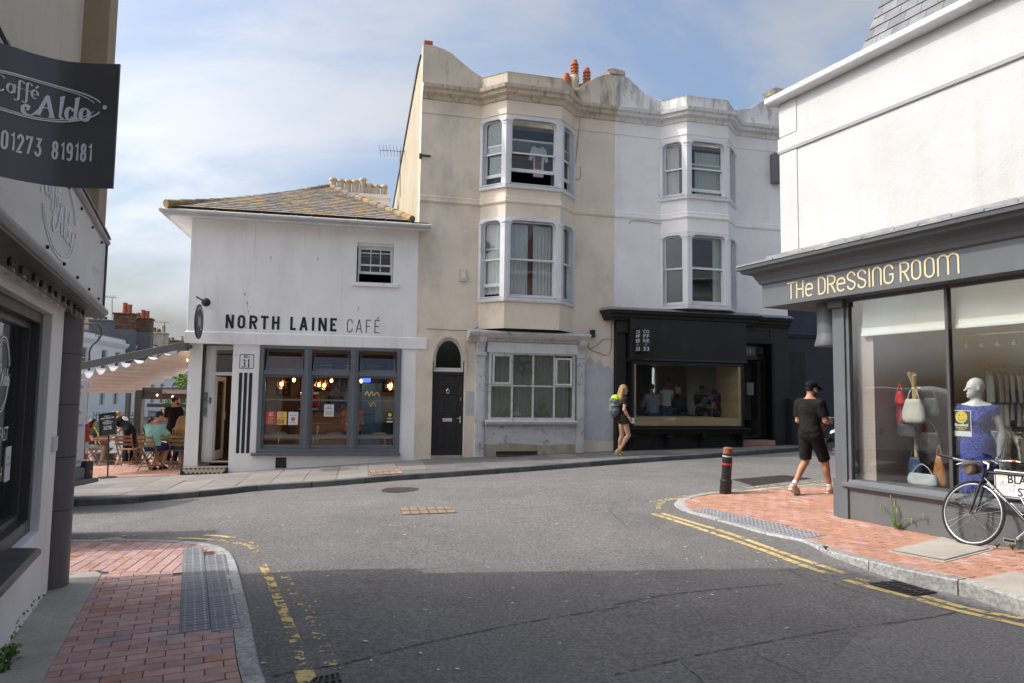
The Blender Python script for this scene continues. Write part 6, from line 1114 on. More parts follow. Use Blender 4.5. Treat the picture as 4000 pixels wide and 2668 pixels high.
    if feet and shoe:
        for x in 'LR':
            A_ = J['a'+x]; td = unit(J['toe'+x]); T = S3(); sd = unit(np.cross(td, vec(0, 0, 1))); un = np.cross(sd, td); T.rc(A_-td*.035-un*.035, A_+td*.15-un*.035, .045, .042, .03); T.rc(A_, A_+td*.06-un*.02, .046, .04, .04); so_ = put('shoe', T, shoe, min(h, .011), cuts=[(A_+un*.03, un), (A_-un*.085, -un)])
            T = S3(); T.rc(A_-td*.035-un*.068, A_+td*.155-un*.068, .048, .046, .02); put('sole', T, 'shoe_white' if shoe != 'shoe_black' else 'shoe_black', min(h, .011), so_, cuts=[(A_-un*.062, un), (A_-un*.09, -un)])
            if sock: T = S3(); T.rc(A_-un*.01, A_+(J['k'+x]-A_)*.22, .042, .043, .02); put('sock', T, sock, .011, cuts=[(A_+(J['k'+x]-A_)*.2, unit(J['k'+x]-A_))])
    hm, hs_ = hair; T = S3(); fp = [(hp(0, .045, .045), unit(lk*.85-hu*.55))]
    if hs_ == 'short': T.el(hp(0, -.012, .032), (.082, .1, .097), Rh, .02, [(hp(0, .06, .05), unit(lk*.8-hu*.6)), (hp(0, 0, -.05), -hu)])
    elif hs_ == 'buzz': T.el(hp(0, -.012, .025), (.077, .0975, .097), Rh, .02, [(hp(0, .055, .05), unit(lk*.8-hu*.6)), (hp(0, 0, -.045), -hu)])
    elif hs_ == 'long':
        T.el(hp(0, -.015, .03), (.088, .107, .105), Rh, .02, [(hp(0, .06, .05), unit(lk*.85-hu*.5))]); bk = unit(-fw+0*up)
        for x in (-.055, 0, .055): T.rc(hp(x, -.06, .0), J['neck']+rt_*x*1.5-fw*.075-up*.06, .055, .06, .04); T.rc(J['neck']+rt_*x*1.5-fw*.075-up*.06, J['neck']+rt_*x*1.7-fw*.10-up*.20, .055, .02, .04)
        for x in (-1, 1): T.rc(hp(x*.075, -.02, .02), hp(x*.082, -.0, -.12), .03, .03, .03)
    elif hs_ in ('bun', 'pony'):
        T.el(hp(0, -.014, .03), (.082, .101, .1), Rh, .02, [(hp(0, .06, .05), unit(lk*.85-hu*.55)), (hp(0, 0, -.06), unit(-hu+lk*.4))])
        if hs_ == 'bun': T.el(hp(0, -.06, .12), (.045, .045, .04), Rh, .02)
        else: T.rc(hp(0, -.1, .05), hp(0, -.15, .02), .03, .04, .02); T.rc(hp(0, -.15, .02), hp(.0, -.19, -.16), .045, .015, .03)
    elif hs_ == 'bob': T.el(hp(0, -.015, .02), (.092, .108, .108), Rh, .02, [(hp(0, .06, .05), unit(lk*.9-hu*.45))]); T.rc(hp(-.05, -.06, -.04), hp(-.06, -.06, -.1), .06, .045, .04); T.rc(hp(.05, -.06, -.04), hp(.06, -.06, -.1), .06, .045, .04)
    if hs_: put('hair', T, hm, min(h, .011))
    if cap:
        T = S3(); T.el(hp(0, -.012, .045), (.088, .108, .092), Rh, .02, [(hp(0, 0, .035), unit(-hu+lk*.15))]); cp = put('cap', T, cap, .01); T = S3(); sgv = 1
        T.el(hp(0, .12, .045), (.075, .075, .012), np.stack([hr_, unit(lk-hu*.35), unit(hu+lk*.35)], 1), .01); put('cap_brim', T, cap, .008, cp); T = S3(); T.rc(hp(-.02, -.12, .045), hp(.0, -.17, .03), .012, .008, .01); put('cap_strap', T, cap, .008, cp)
    if beard: T = S3(); T.el(hp(0, .028, -.062), (.059, .066, .062), Rh, .02, [(hp(0, 0, -.035), hu), (hp(0, -.02, 0), -lk)]); put('beard', T, 'beard', .01)
    for x in (-1, 1): g = G(); og = ORG[root]; g.ell(np.array(hp(x*.031, .088, .012))*s_+og, (.009*s_, .007*s_, .007*s_), 8, 6); mk('eye', g, 'eye', root, smooth=1)
    g = G(); g.ell(np.array(hp(0, .099, -.06))*s_+ORG[root], (.02*s_, .006*s_, .007*s_), 8, 6, Matrix(Rh.tolist())); mk('mouth', g, 'lip', root, smooth=1)
    root.rotation_euler.z = -R(heading); return root
def world_pt(root, heading, p, H): s_ = H/1.75; a = -R(heading); x, y, z = (c*s_ for c in p); return np.array(root.location)+np.array([x*math.cos(a)-y*math.sin(a), x*math.sin(a)+y*math.cos(a), z])
def held(name, g_, mat, root, heading, label, cat, smooth=1):   # build in a person's local space, place as a thing of its own
    o = mk(name, g_, mat, smooth=smooth, label=label, cat=cat); o.location = root.location; o.rotation_euler.z = -R(heading); return o
# --- woman walking past the coffee shop
c = onz(2432, 1777, zF(*onz(2432, 1777, .18)[:2])); c[2] = zF(c[0], c[1]); HW_ = 75.4
J = stand(); J.update(eR=(.20, -.045, 1.13), wR=(.20, .10, .92), eL=(-.20, -.02, 1.13), wL=(-.19, .10, .93), kR=(.085, .12, .50), aR=(.085, -.12, .135), toeR=(.0, .8, -.65), kL=(-.085, .02, .50), aL=(-.085, -.07, .085), toeL=(0, 1, -.25), head=(0, .03, 1.63), look=(.0, 1, -.05))
wm = person('woman in black t-shirt and camouflage shorts walking with a backpack', c, HW_, J, 1.69, 'light', ('hair_blonde', 'long'), ('cloth_charcoal', .45, 'tee'), ('cloth_camo', .33, None), 'shoe_yellow', .0095, .93, 1)
M('pack_grey', (.17, .17, .175), .8, .7, 26, .3, 40); M('helmet_lime', (.62, .86, .015), .35, .03, 4, 0); M('teal_clip', (.03, .3, .28), .5, .1, 5, 0)
bp = thing('backpack', 'grey patterned backpack with black straps on the walking woman', 'backpack', c); s_ = .966
def loc_mk(nm, g, mat, par, sm=1): og = ORG[par]; g.v = [(p[0]*s_+og[0], p[1]*s_+og[1], p[2]*s_+og[2]) for p in g.v]; return mk(nm, g, mat, par, smooth=sm)
T = S3(); T.rc((0, -.20, 1.10), (0, -.21, 1.36), .115, .10, .05); T.el((0, -.22, 1.2), (.15, .115, .25), None, .05); g = T.mesh(.012); loc_mk('pack_body', g, 'pack_grey', bp)
T = S3(); T.el((0, -.30, 1.17), (.115, .055, .14), None, .03); loc_mk('front_pocket', T.mesh(.012), 'pack_grey', bp); T = S3(); T.el((0, -.30, 1.36), (.11, .045, .07), None, .03); loc_mk('top_pocket', T.mesh(.012), 'pack_grey', bp)
for x in (-1, 1): loc_mk('shoulder_strap', G().tube([(x*.09, -.12, 1.40), (x*.11, -.02, 1.50), (x*.11, .07, 1.46), (x*.12, .10, 1.33), (x*.15, .04, 1.17), (x*.14, -.12, 1.08)], .018, 8), 'cloth_black', bp)
for x, z in ((.13, 1.10), (.13, 1.33), (.1, 1.22)): loc_mk('strap_clip', G().box(WORLD, x-.02, x+.03, .25, .31, z-.02, z+.03), 'teal_clip', bp)
loc_mk('compression_strap', G().tube([(.155, -.10, 1.2), (.16, -.25, 1.22), (.08, -.345, 1.2)], .008, 6), 'cloth_black', bp); loc_mk('bottom_strap', G().tube([(.05, -.3, 1.02), (.07, -.33, .95), (.03, -.25, .92), (.02, -.15, 1.0)], .007, 6), 'cloth_black', bp); bp.rotation_euler.z = -R(HW_)
T = S3(); T.el((.02, -.21, 1.42), (.085, .105, .085), None, .02); T.rc((.09, -.2, 1.40), (.10, -.19, 1.30), .03, .018, .03); g = T.mesh(.01); g.v = [(a*s_, b*s_, d*s_) for a, b, d in g.v]; o = held('helmet', g, 'helmet_lime', wm, HW_, 'bright lime yellow helmet strapped to the top of the backpack', 'helmet')
g = G(); g.box(WORLD, .194, .204, -.225, -.155, .80, .94); g.v = [(a*s_, b*s_, d*s_) for a, b, d in g.v]; o = held('phone', g, 'white_shiny', wm, HW_, 'white phone held low in the walking woman hand', 'phone', 0)
g = G(); g.tube([(.20-.001+.03*math.cos(a), .085+.03*math.sin(a), .945+.01*math.sin(a)) for a in np.linspace(0, 6.28, 14)], .011, 6); g.v = [(a*s_, b*s_, d*s_) for a, b, d in g.v]; held('wrist_watch', g, 'white_shiny', wm, HW_, 'white wrist watch on the walking woman', 'watch')
# --- man in black with cap, at the corner
c = ong(3170, 1932, hR); c[2] = zR(c[0], c[1]); HM = 58
J = stand(); J.update(pelvis=(0, .0, .93), hL=(-.09, 0, .91), hR=(.09, 0, .91), kL=(-.11, .02, .49), aL=(-.13, -.26, .13), toeL=(-.1, 1, -.45), kR=(.10, .22, .49), aR=(.11, .30, .085), toeR=(.1, 1, -.22), eR=(.24, .04, 1.14), wR=(.16, .28, 1.15), eL=(-.23, .02, 1.13), wL=(-.08, .27, 1.04), head=(0, .05, 1.62), look=(.25, 1, -.45))
J['sR'] = (.182, 0, 1.395); J['sL'] = (-.182, 0, 1.395)
man = person('man in black t-shirt, shorts and cap looking at his phone on the corner', c, HM, J, 1.74, 'tan', ('hair_dark', 'buzz'), ('cloth_black', .75, 'loose'), ('cloth_black', .9, None), 'shoe_peach', .0095, 1.04, 0, sock='cloth_white', cap='cloth_black', beard=True)
s_ = 1.74/1.75; g = G(); g.box(WORLD, .09, .16, -.43, -.35, 1.175, 1.19); g.v = [(a*s_, b*s_, d*s_) for a, b, d in g.v]; held('phone', g, 'plastic_white', man, HM, 'white phone held up by the man in the black cap', 'phone', 0)
g = G(); g.ell((.083, .04, 1.60), (.008, .012, .02), 8, 6); g.v = [(a*s_, b*s_, d*s_) for a, b, d in g.v]; held('earphone', g, 'white_shiny', man, HM, 'white earphone in the ear of the man in the cap', 'earphone')
# ================================================================ cafe terrace: canopy, furniture, what lies beyond
M('pergola', (.085, .083, .08), .5, .08, 3, .05, 30); M('fabric', (.70, .70, .69), .9, .05, 2, .1, 30); M('teak', (.27, .165, .085), .6, .25, 7, .15, 60, rnd=.18, stain=[((.16, .09, .045), 4, None, .5, .7, .6)]); M('bulb_lit', (1., .55, .18), .4, 0, 1, 0, emit=9); M('leaf_green', (.06, .12, .022), .6, .35, 12, 0, rnd=.4); M('leaf_light', (.16, .26, .04), .6, .3, 12, 0, rnd=.35); M('leaf_gold', (.42, .27, .05), .6, .35, 20, 0, rnd=.3); M('bark', (.09, .065, .045), .9, .3, 12, .5, 30)
M('far_white', (.90, .89, .87), .8, .04, .4, .05, 20); M('roof_brown', (.20, .12, .075), .85, .25, 1.5, .3, 8, stain=[((.3, .2, .1), .8, None, .5, .7, .5)]); M('render_grey', (.16, .165, .175), .85, .12, 1.2, .2, 20); M('brick_far', (.17, .085, .052), .9, .35, 5, .4, 20, stain=[((.06, .04, .032), 2.2, None, .48, .66, .8), ((.33, .27, .2), 14, (.05, .05, 1), .56, .6, .55)])
tp = lambda x, y: ong(x, y, lambda a, b: zT(a, b)-zroad(a, b))
perg = thing('pergola', 'dark grey retractable pergola frame with pleated cream canopy beside the cafe', 'pergola', (-9.3, 18.4, -.5))
ycol = [16.3, 18.4, 20.5]; X1, Z1 = -10.95, 1.93; fx_ = lambda y: -7.43-.204*(y-16.27)
for y in ycol:
    x0 = fx_(y)+.02; g = G(); hh = .17; A0, A1 = np.array([x0, y, 2.70]), np.array([X1, y, Z1]); g.hexa([A0+[0, -.04, -hh/2], A0+[0, .04, -hh/2], A1+[0, .04, -hh/2], A1+[0, -.04, -hh/2], A0+[0, -.04, hh/2], A0+[0, .04, hh/2], A1+[0, .04, hh/2], A1+[0, -.04, hh/2]]); bm_ = mk('sloping_beam', g, 'pergola', perg, bev=.008)
    g = G(); g.box(WORLD, x0-.16, x0+.02, -y-.055, -y+.055, 2.56, 2.80); mk('beam_bracket', g, 'pergola', bm_, bev=.006); mk('post', G().box(WORLD, X1-.06, X1+.06, -y-.05, -y+.05, -.9, Z1+.02), 'pergola', perg, bev=.006)
mk('gutter_beam', G().box(WORLD, X1-.09, X1+.09, -20.6, -16.2, Z1-.14, Z1-.02), 'pergola', perg, bev=.01); mk('wall_rail', G().tube([(fx_(16.2)+.03, 16.2, 2.66), (fx_(20.6)+.03, 20.6, 2.66)], .05, 6), 'pergola', perg)
g = G(); g.box(WORLD, -10.62, fx_(20.7), -20.76, -20.66, 1.40, 1.74); mk('rear_beam', g, 'pergola', perg, bev=.01); mk('rear_rail', G().box(WORLD, -10.5, fx_(20.7), -20.74, -20.68, 1.17, 1.27), 'pergola', perg); mk('rear_post', G().box(WORLD, -10.82, -10.62, -20.8, -20.6, -.9, 1.74), 'pergola', perg, bev=.01)
# pleated canopy
g = G(); NF = 11; V = []; m = NF*8; ny = 7
for j in range(ny):
    y = 16.38+(20.42-16.38)*j/(ny-1)
    for i in range(m+1):
        t = i/m; tt = t**.82; x = fx_(y)-.08+(X1+.12-fx_(y)+.08)*tt; zb = 2.60+(Z1-.08-2.60)*tt; ph = (i % 8)/8; V.append((x, y, zb-(.06+.26*t)*math.sin(math.pi*ph)**.8))
g.add(V, [(j*(m+1)+i, j*(m+1)+i+1, (j+1)*(m+1)+i+1, (j+1)*(m+1)+i) for j in range(ny-1) for i in range(m)]); mk('canopy_fabric', g, 'fabric', perg, smooth=1)
def lights(label, pts, sag=.06, n=10):
    t = thing('fairy_lights', label, 'string lights', pts[0]); P = [vec(*p) for p in pts]; cab = []; k = 0
    for a, b in zip(P, P[1:]):
        for i in range(n): q = i/n; p = a+(b-a)*q-vec(0, 0, sag*4*q*(1-q)); cab.append(p); mk('bulb', G().ell(p-vec(0, 0, .045), (.02, .02, .028), 8, 6), 'bulb_lit', t, smooth=1)
    mk('cable', G().tube(cab+[P[-1]], .005, 4), 'plastic_black', t)
lights('warm fairy lights hung under the canopy by the cafe wall', [(fx_(17)-.1, 16.9, 2.42), (fx_(20)-.15, 19.6, 2.40)]); lights('warm fairy lights along the pergola gutter', [(X1+.05, 18.3, Z1-.16), (X1+.05, 20.5, Z1-.16)], .02, 8); lights('warm fairy lights along the rear pergola beam', [(X1+.3, 20.64, 1.62), (-8.4, 20.64, 1.5)], .05, 5)
ht = thing('patio_heater', 'slim electric bar heater on the rear pergola beam', 'heater', (-9.6, 20.6, 1.6)); mk('case', G().box(WORLD, -10.02, -9.18, -20.64, -20.56, 1.56, 1.68), 'gutter', ht, bev=.01); mk('element', G().box(WORLD, -9.9, -9.35, -20.56, -20.55, 1.58, 1.63), 'white_shiny', ht); mk('bracket', G().tube([(-9.3, 20.6, 1.68), (-9.25, 20.6, 1.8), (-9.15, 20.64, 1.74)], .012), 'plastic_black', ht)
# furniture
def chair_proto():
    t = thing('folding_chair', 'x', 'chair', (0, 0, 0)); L = WORLD
    for x in (-.205, .205): mk('leg', G().tube([(x, -.27, .86), (x, -.19, .62), (x, .20, .0)], [.018, .02, .018], 6), 'teak', t); mk('leg', G().tube([(x*.86, .19, .45), (x*.86, -.26, 0)], .017, 6), 'teak', t)
    for z in (.60, .70, .80): mk('back_slat', G().hexa([(-.2, -.185-(z-.6)*.33-.008, z-.03), (.2, -.185-(z-.6)*.33-.008, z-.03), (.2, -.185-(z-.6)*.33+.008, z-.03), (-.2, -.185-(z-.6)*.33+.008, z-.03), (-.2, -.205-(z-.6)*.33-.008, z+.03), (.2, -.205-(z-.6)*.33-.008, z+.03), (.2, -.205-(z-.6)*.33+.008, z+.03), (-.2, -.205-(z-.6)*.33+.008, z+.03)]), 'teak', t, bev=.004)
    for i in range(6): mk('seat_slat', G().box(L, -.2, .2, -.2+i*.072-.006, -.2+(i+.85)*.072-.006, .445, .463), 'teak', t)
    for y, z in ((-.17, .10), (.14, .10)): mk('stretcher', G().box(L, -.2, .2, -y-.012, -y+.012, z-.018, z+.018), 'teak', t)
    return t
CH = chair_proto(); first = [True]
def chair(px, py, hd, label):
    c = tp(px, py); o = CH if first[0] else copy_tree(CH); first[0] = False; o.location = (c[0], c[1], zT(c[0], c[1])); o.rotation_euler.z = -R(hd); tag(o, label, 'chair', 'folding chairs on the cafe terrace'); return c, o
def table_proto():
    t = thing('folding_table', 'x', 'table', (0, 0, 0))
    for i in range(8): mk('top_slat', G().box(WORLD, -.36, .36, -.35+i*.088, -.35+i*.088+.08, .715, .735), 'teak', t)
    mk('top_frame', G().frame(Fr((0, 0), U=(1, 0)), -.36, .36, .685, .715, .01, -.34, .34), 'teak', t)
    for x in (-.28, .28): mk('leg', G().tube([(x, -.3, 0), (x, .3, .7)], .018, 6), 'teak', t); mk('leg', G().tube([(x*.88, .3, 0), (x*.88, -.3, .7)], .018, 6), 'teak', t)
    mk('stretcher', G().tube([(-.28, -.2, .12), (.28, -.2, .12)], .014, 6), 'teak', t); mk('stretcher', G().tube([(-.25, .2, .12), (.25, .2, .12)], .014, 6), 'teak', t); return t
TB = table_proto(); firstt = [True]
def table(px, py, hd, label):
    c = tp(px, py); o = TB if firstt[0] else copy_tree(TB); firstt[0] = False; o.location = (c[0], c[1], zT(c[0], c[1])); o.rotation_euler.z = -R(hd); tag(o, label, 'table', 'folding tables on the cafe terrace'); return c, o
cA, _ = chair(590, 1836, 12, 'wooden folding chair under the man in the mint t-shirt'); cB, _ = chair(700, 1830, -8, 'wooden folding chair under the long-haired blonde woman'); cC, _ = chair(492, 1822, -5, 'empty wooden folding chair with its back to the road behind the menu stand'); cD, _ = chair(577, 1808, 15, 'wooden folding chair under the woman with dark tied hair'); cE, _ = chair(345, 1818, 80, 'wooden folding chair under the woman partly hidden by the van'); cF, _ = chair(757, 1818, 185, 'wooden folding chair under the young man in the white t-shirt'); cG, _ = chair(405, 1814, 60, 'empty wooden folding chair beside the spiky plant'); cH, _ = chair(540, 1812, 95, 'empty wooden folding chair turned sideways to the slatted table')
t1, _ = table(672, 1824, 4, 'slatted wooden table between the mint shirted man and the waiter'); t2, _ = table(440, 1815, 0, 'slatted wooden table the waitress is clearing'); t3, _ = table(612, 1806, 10, 'slatted wooden table at the back under the canopy')
G1 = 'diners on the cafe terrace'
J = sit(.46, .12); J.update(head=(.05, .14, 1.27), look=(.7, 1, -.15), wR=(.2, .48, .80), eR=(.30, .22, .78), wL=(-.05, .42, .78)); J['aL'] = (.02, .0, .09); J['kL'] = (-.1, .40, .50); J['aR'] = (.14, .20, .09)
person('man in mint green t-shirt and blue shorts sitting with his back to the road', (cA[0], cA[1], zT(cA[0], cA[1])), 12, J, 1.8, 'light', ('hair_dark', 'short'), ('cloth_mint', .8, 'loose'), ('cloth_navy', .95, None), 'shoe_black', .012, 1.1, group=G1)
J = sit(.46, .02); J.update(look=(-.1, 1, -.1)); person('blonde woman in olive camisole and denim shorts sitting with her back to the road', (cB[0], cB[1], zT(cB[0], cB[1])), -4, J, 1.68, 'light', ('hair_blonde', 'long'), ('cloth_olive', 0, 'vest'), ('cloth_denim', .4, None), 'shoe_white', .012, 1.02, 1, group=G1)
J = sit(.46, .05); person('young man in white t-shirt facing the road across the table', (cF[0], cF[1], zT(cF[0], cF[1])), 188, J, 1.78, 'pale', ('hair_dark', 'short'), ('cloth_white', .7, 'tee'), ('cloth_charcoal', 2, None), 'shoe_white', .013, group=G1)
J = sit(.46, .08); J.update(look=(.8, .6, -.1)); person('woman in black with dark tied-up hair sitting at the back table', (cD[0], cD[1], zT(cD[0], cD[1])), 15, J, 1.66, 'light', ('hair_dark', 'bun'), ('cloth_charcoal', .9, 'tee'), ('cloth_black', 2, None), 'shoe_black', .014, 1, 1, group=G1)
J = sit(.46, .05); person('woman with dark hair seated beside the van end of the terrace', (cE[0], cE[1], zT(cE[0], cE[1])), 75, J, 1.66, 'light', ('hair_dark', 'long'), ('cloth_floral', .5, 'tee'), ('cloth_stone', 2, None), 'shoe_white', .014, 1, 1, group=G1)
c = tp(722, 1811); J = sit(.46, .05); person('person with black hair seen from behind next to the white-shirted man', (c[0], c[1], zT(*c[:2])), 150, J, 1.7, 'light', ('hair_dark', 'bob'), ('cloth_black', .6, 'tee'), ('cloth_charcoal', 2, None), 'shoe_black', .015, group=G1)
c = tp(670, 1814); c = np.array([c[0], c[1], zT(c[0], c[1])]); J = stand(); J.update(eL=(-.24, .0, 1.14), wL=(-.23, .2, 1.08), eR=(.25, -.02, 1.14), wR=(.2, .2, 1.02), look=(.9, .8, -.25), head=(.01, .03, 1.62))
person('bearded waiter in black t-shirt standing over the terrace tables', c, 8, J, 1.86, 'light', ('hair_dark', 'short'), ('cloth_black', .75, 'tee'), ('cloth_black', 2, None), 'shoe_black', .012, .97, beard=True)
c = tp(500, 1816); c = np.array([c[0], c[1], zT(c[0], c[1])]); J = stand(); J.update(waist=(0, .09, 1.08), chest=(0, .27, 1.20), neck=(0, .41, 1.27), head=(0, .53, 1.36), sL=(-.165, .37, 1.20), sR=(.165, .37, 1.20), eL=(-.2, .5, .95), wL=(-.12, .7, .82), eR=(.2, .48, .95), wR=(.14, .68, .80), look=(0, 1, -.8), kL=(-.1, .0, .5), kR=(.1, -.03, .5))
wt = person('blonde waitress in black uniform bending over a table to clear it', c, -78, J, 1.72, 'light', ('hair_blonde', 'pony'), ('cloth_black', .6, 'tee'), ('cloth_black', 2, None), 'shoe_white', .012, 1, 1)
g = G(); s_ = 1.72/1.75; n = np.array([0, -.72, .69]); n2 = np.array([0, .69, .72]); cc_ = np.array([0, .165, 1.285]); V = [cc_+np.array([math.cos(a), 0, 0])*.085+n2*.085*math.sin(a) for a in np.linspace(0, 2*math.pi, 20, endpoint=False)]; og = ORG[wt]
g.cap([p*s_+og-n*.012 for p in V], [p*s_+n*.012+og for p in V]); mk('logo_patch', g, 'letter_white', wt)
# cups, plates, drink
for (x, y, z, lb, m_) in ((t1[0]-.12, t1[1]-.1, 0, 'orange juice in a glass on the terrace table', 'juice'),):
    M('juice', (.8, .38, .03), .2, .05, 4, 0); zz_ = zT(x, y)+.737; t = thing('juice_glass', lb, 'glass', (x, y, zz_)); mk('juice', G().lathe((x, y, zz_), [(.028, .004), (.036, .11)], 12), 'juice', t); mk('tumbler', G().lathe((x, y, zz_), [(.03, 0), (.04, .14), (.038, .14), (.029, .004)], 12), 'glass', t); mk('straw', G().tube([(x, y, zz_+.02), (x-.03, y, zz_+.2)], .004, 5), 'paper', t)
for (x, y, lb) in ((t2[0]-.1, t2[1]+.05, 'white plate left on the table being cleared'), (t2[0]+.12, t2[1]-.12, 'white saucer at the edge of the table being cleared'), (t1[0]+.1, t1[1]+.15, 'white plate on the table in front of the waiter')):
    zz_ = zT(x, y)+.737; mk('plate', G().lathe((x, y, zz_), [(.06, 0), (.11, .014), (.115, .018), (.06, .006)], 18), 'white_shiny', label=lb, cat='plate', org=(x, y, zz_), smooth=1)
# menu stand
c = tp(420, 1866); c = np.array([c[0], c[1], zT(c[0], c[1])]); ms = thing('menu_stand', 'black menu board on a floor stand by the slab pavement', 'sign', c); mk('base', G().lathe(c, [(.19, 0), (.19, .02), (.05, .035)], 20), 'plastic_black', ms, smooth=40); mk('pole', G().tube([c+[0, 0, .02], c+[-.03, 0, .98]], .016, 8), 'plastic_black', ms)
fm = Fr((c[0]-.06, c[1]), U=(1, .02)); 
def tilt(u, o, z): return np.array([c[0]-.05, c[1]-.02, c[2]+1.17])+np.array([u*math.cos(.16), 0, u*math.sin(.16)])+np.array([-z*math.sin(.16), .12*z, z*math.cos(.16)])+np.array([0, -o, 0])
class FT:
    N = np.array([0, -1, 0]); w = staticmethod(lambda u, o, z: tilt(u, o, z))
mk('board_frame', G().frame(FT, -.19, .19, -.25, .25, .016, -.012, .014), 'plastic_black', ms); mk('board', G().box(FT, -.178, .178, -.01, .004, -.238, .238), 'cloth_charcoal', ms)
for s_, z, hh, w_ in (('Welcome to', .17, .02, .12), ('NORTH LAINE CAFE', .12, .03, .29), ('To Eat In', .06, .024, .13), ('Please Wait Here', .03, .024, .22), ('to be Seated', .0, .024, .17), ('For Takeaway', -.06, .024, .18), ('Please Order', -.09, .024, .17), ('at the Counter', -.12, .024, .19)): text(FT, s_, 0, z, hh, .005, 'letter_white', ms, width=w_)
# spiky plant, tree, bollards of the terrace edge
def blades(label, c, n, L, mats, spread=.6, wid=.035, seed=1, cat='plant', name='spiky_plant'):
    r_ = np.random.default_rng(seed); t = thing(name, label, cat, c)
    for k in range(n):
        a = r_.uniform(0, 6.28); l_ = L*r_.uniform(.6, 1.1); sp = spread*r_.uniform(.3, 1.1); d = np.array([math.cos(a), math.sin(a), 0]); sd = np.array([-d[1], d[0], 0]); P = [np.array(c)+d*sp*l_*q**1.5+np.array([0, 0, l_*(q-.35*sp*q*q)]) for q in (0, .25, .5, .75, 1.)]; W = [wid*.7, wid, wid*.9, wid*.6, .002]
        g = G(); V = [p+sd*w for p, w in zip(P, W)]+[p-sd*w+np.array([0, 0, .01]) for p, w in zip(P, W)]; g.add(V, [(i, i+1, 6+i, 5+i) for i in range(4)]); mk('leaf', g, mats[k % len(mats)], t)
    return t
c = np.array([-11.6, 20.6, -.6]); pl = blades('spiky gold and green leaved plant in a planter behind the waitress', c+[0, 0, .45], 30, 1.25, ['leaf_gold', 'leaf_gold', 'leaf_light'], .75, .035, 3); mk('planter', G().lathe(c, [(.26, 0), (.34, .46), (.30, .46), (.28, .42)], 18), 'plastic_grey', pl, smooth=30)
def tree(label, c, H, Rc, nl, ls, mats, seed=2, trunk=.09, name='tree', cat='tree', low=.45):
    r_ = np.random.default_rng(seed); t = thing(name, label, cat, c); c = np.array(c, float); top = c+[0, 0, H*.75]; g = G(); g.tube([c-[0, 0, .2], c+[.05, 0, H*.35], top], [trunk, trunk*.75, trunk*.3], 8); tips = []
    for k in range(9): a = k*2.4; b = c+[0, 0, H*(.35+.04*k)]; e = b+np.array([math.cos(a)*Rc*.7, math.sin(a)*Rc*.7, Rc*.45]); g.tube([b, (b+e)/2+[0, 0, .1], e], [trunk*.4, trunk*.3, trunk*.1], 6); tips.append(e)
    mk('trunk', g, 'bark', t, smooth=40); cl = []
    for k in range(26): d = unit(r_.normal(size=3)); cl.append((c+[0, 0, H*(1+low)/2]+d*np.array([Rc, Rc, H*(1-low)/2])*r_.uniform(.45, 1.), Rc*r_.uniform(.25, .45)))
    gs = [G() for _ in mats]
    for k in range(nl):
        q, s_ = cl[r_.integers(len(cl))]; d = unit(r_.normal(size=3)); p = q+d*s_*r_.uniform(.4, 1.05); a = unit(r_.normal(size=3)+[0, 0, .6]); u = unit(np.cross(a, r_.normal(size=3))); v = np.cross(a, u); l_ = ls*r_.uniform(.6, 1.3); gs[k % len(mats)].add([p-u*l_, p+v*l_*.45, p+u*l_, p-v*l_*.45], [(0, 1, 2, 3)])
    for gg, m_ in zip(gs, mats): mk('crown', gg, m_, t, kind='stuff')
    return t
p = at(738, 1600, 25.5); tree('leafy green shrub tree growing behind the rear pergola beam', (p[0], p[1], -.7), 2.9, .85, 2600, .075, ['leaf_green', 'leaf_light', 'leaf_light'], 4, .05)
p = at(660, 1590, 30); pt = blades('small potted plant hanging on the railings', (p[0]-.1, p[1], p[2]-.1), 22, .4, ['leaf_green'], 1.2, .03, 8, 'plant', 'potted_plant'); mk('pot', G().lathe((p[0]-.1, p[1], p[2]-.4), [(.1, 0), (.15, .3)], 12), 'terracotta', pt)
# railings
def railing(label, a, b, z, H, sp):
    t = thing('railings', label, 'railings', (*a, z)); a, b = np.array(a), np.array(b); L = np.linalg.norm(b-a); n = int(L/sp); me = mesh('rail_bar', G().lathe((0, 0, 0), [(.012, 0), (.012, H), (.026, H+.03), (.004, H+.12)], 6), 'iron_black')
    for i in range(n+1): q = a+(b-a)*i/n; inst('rail_bar', me, t, (q[0], q[1], z))
    for zz_ in (z+.12, z+H-.06): mk('rail', G().tube([(*a, zz_), (*b, zz_)], .018, 6), 'iron_black', t)
M('iron_black', (.02, .021, .024), .5, .1, 5, 0)
p0, p1, p2 = at(365, 1640, 36), at(560, 1640, 37), at(775, 1640, 33); railing('black spearhead railings in front of the white terrace houses', p0[:2], p1[:2], -.75, 1.2, .13); railing('black spearhead railings beyond the rear pergola beam', (p1[0]+.4, p1[1]-.3), p2[:2], -.75, 1.3, .12)
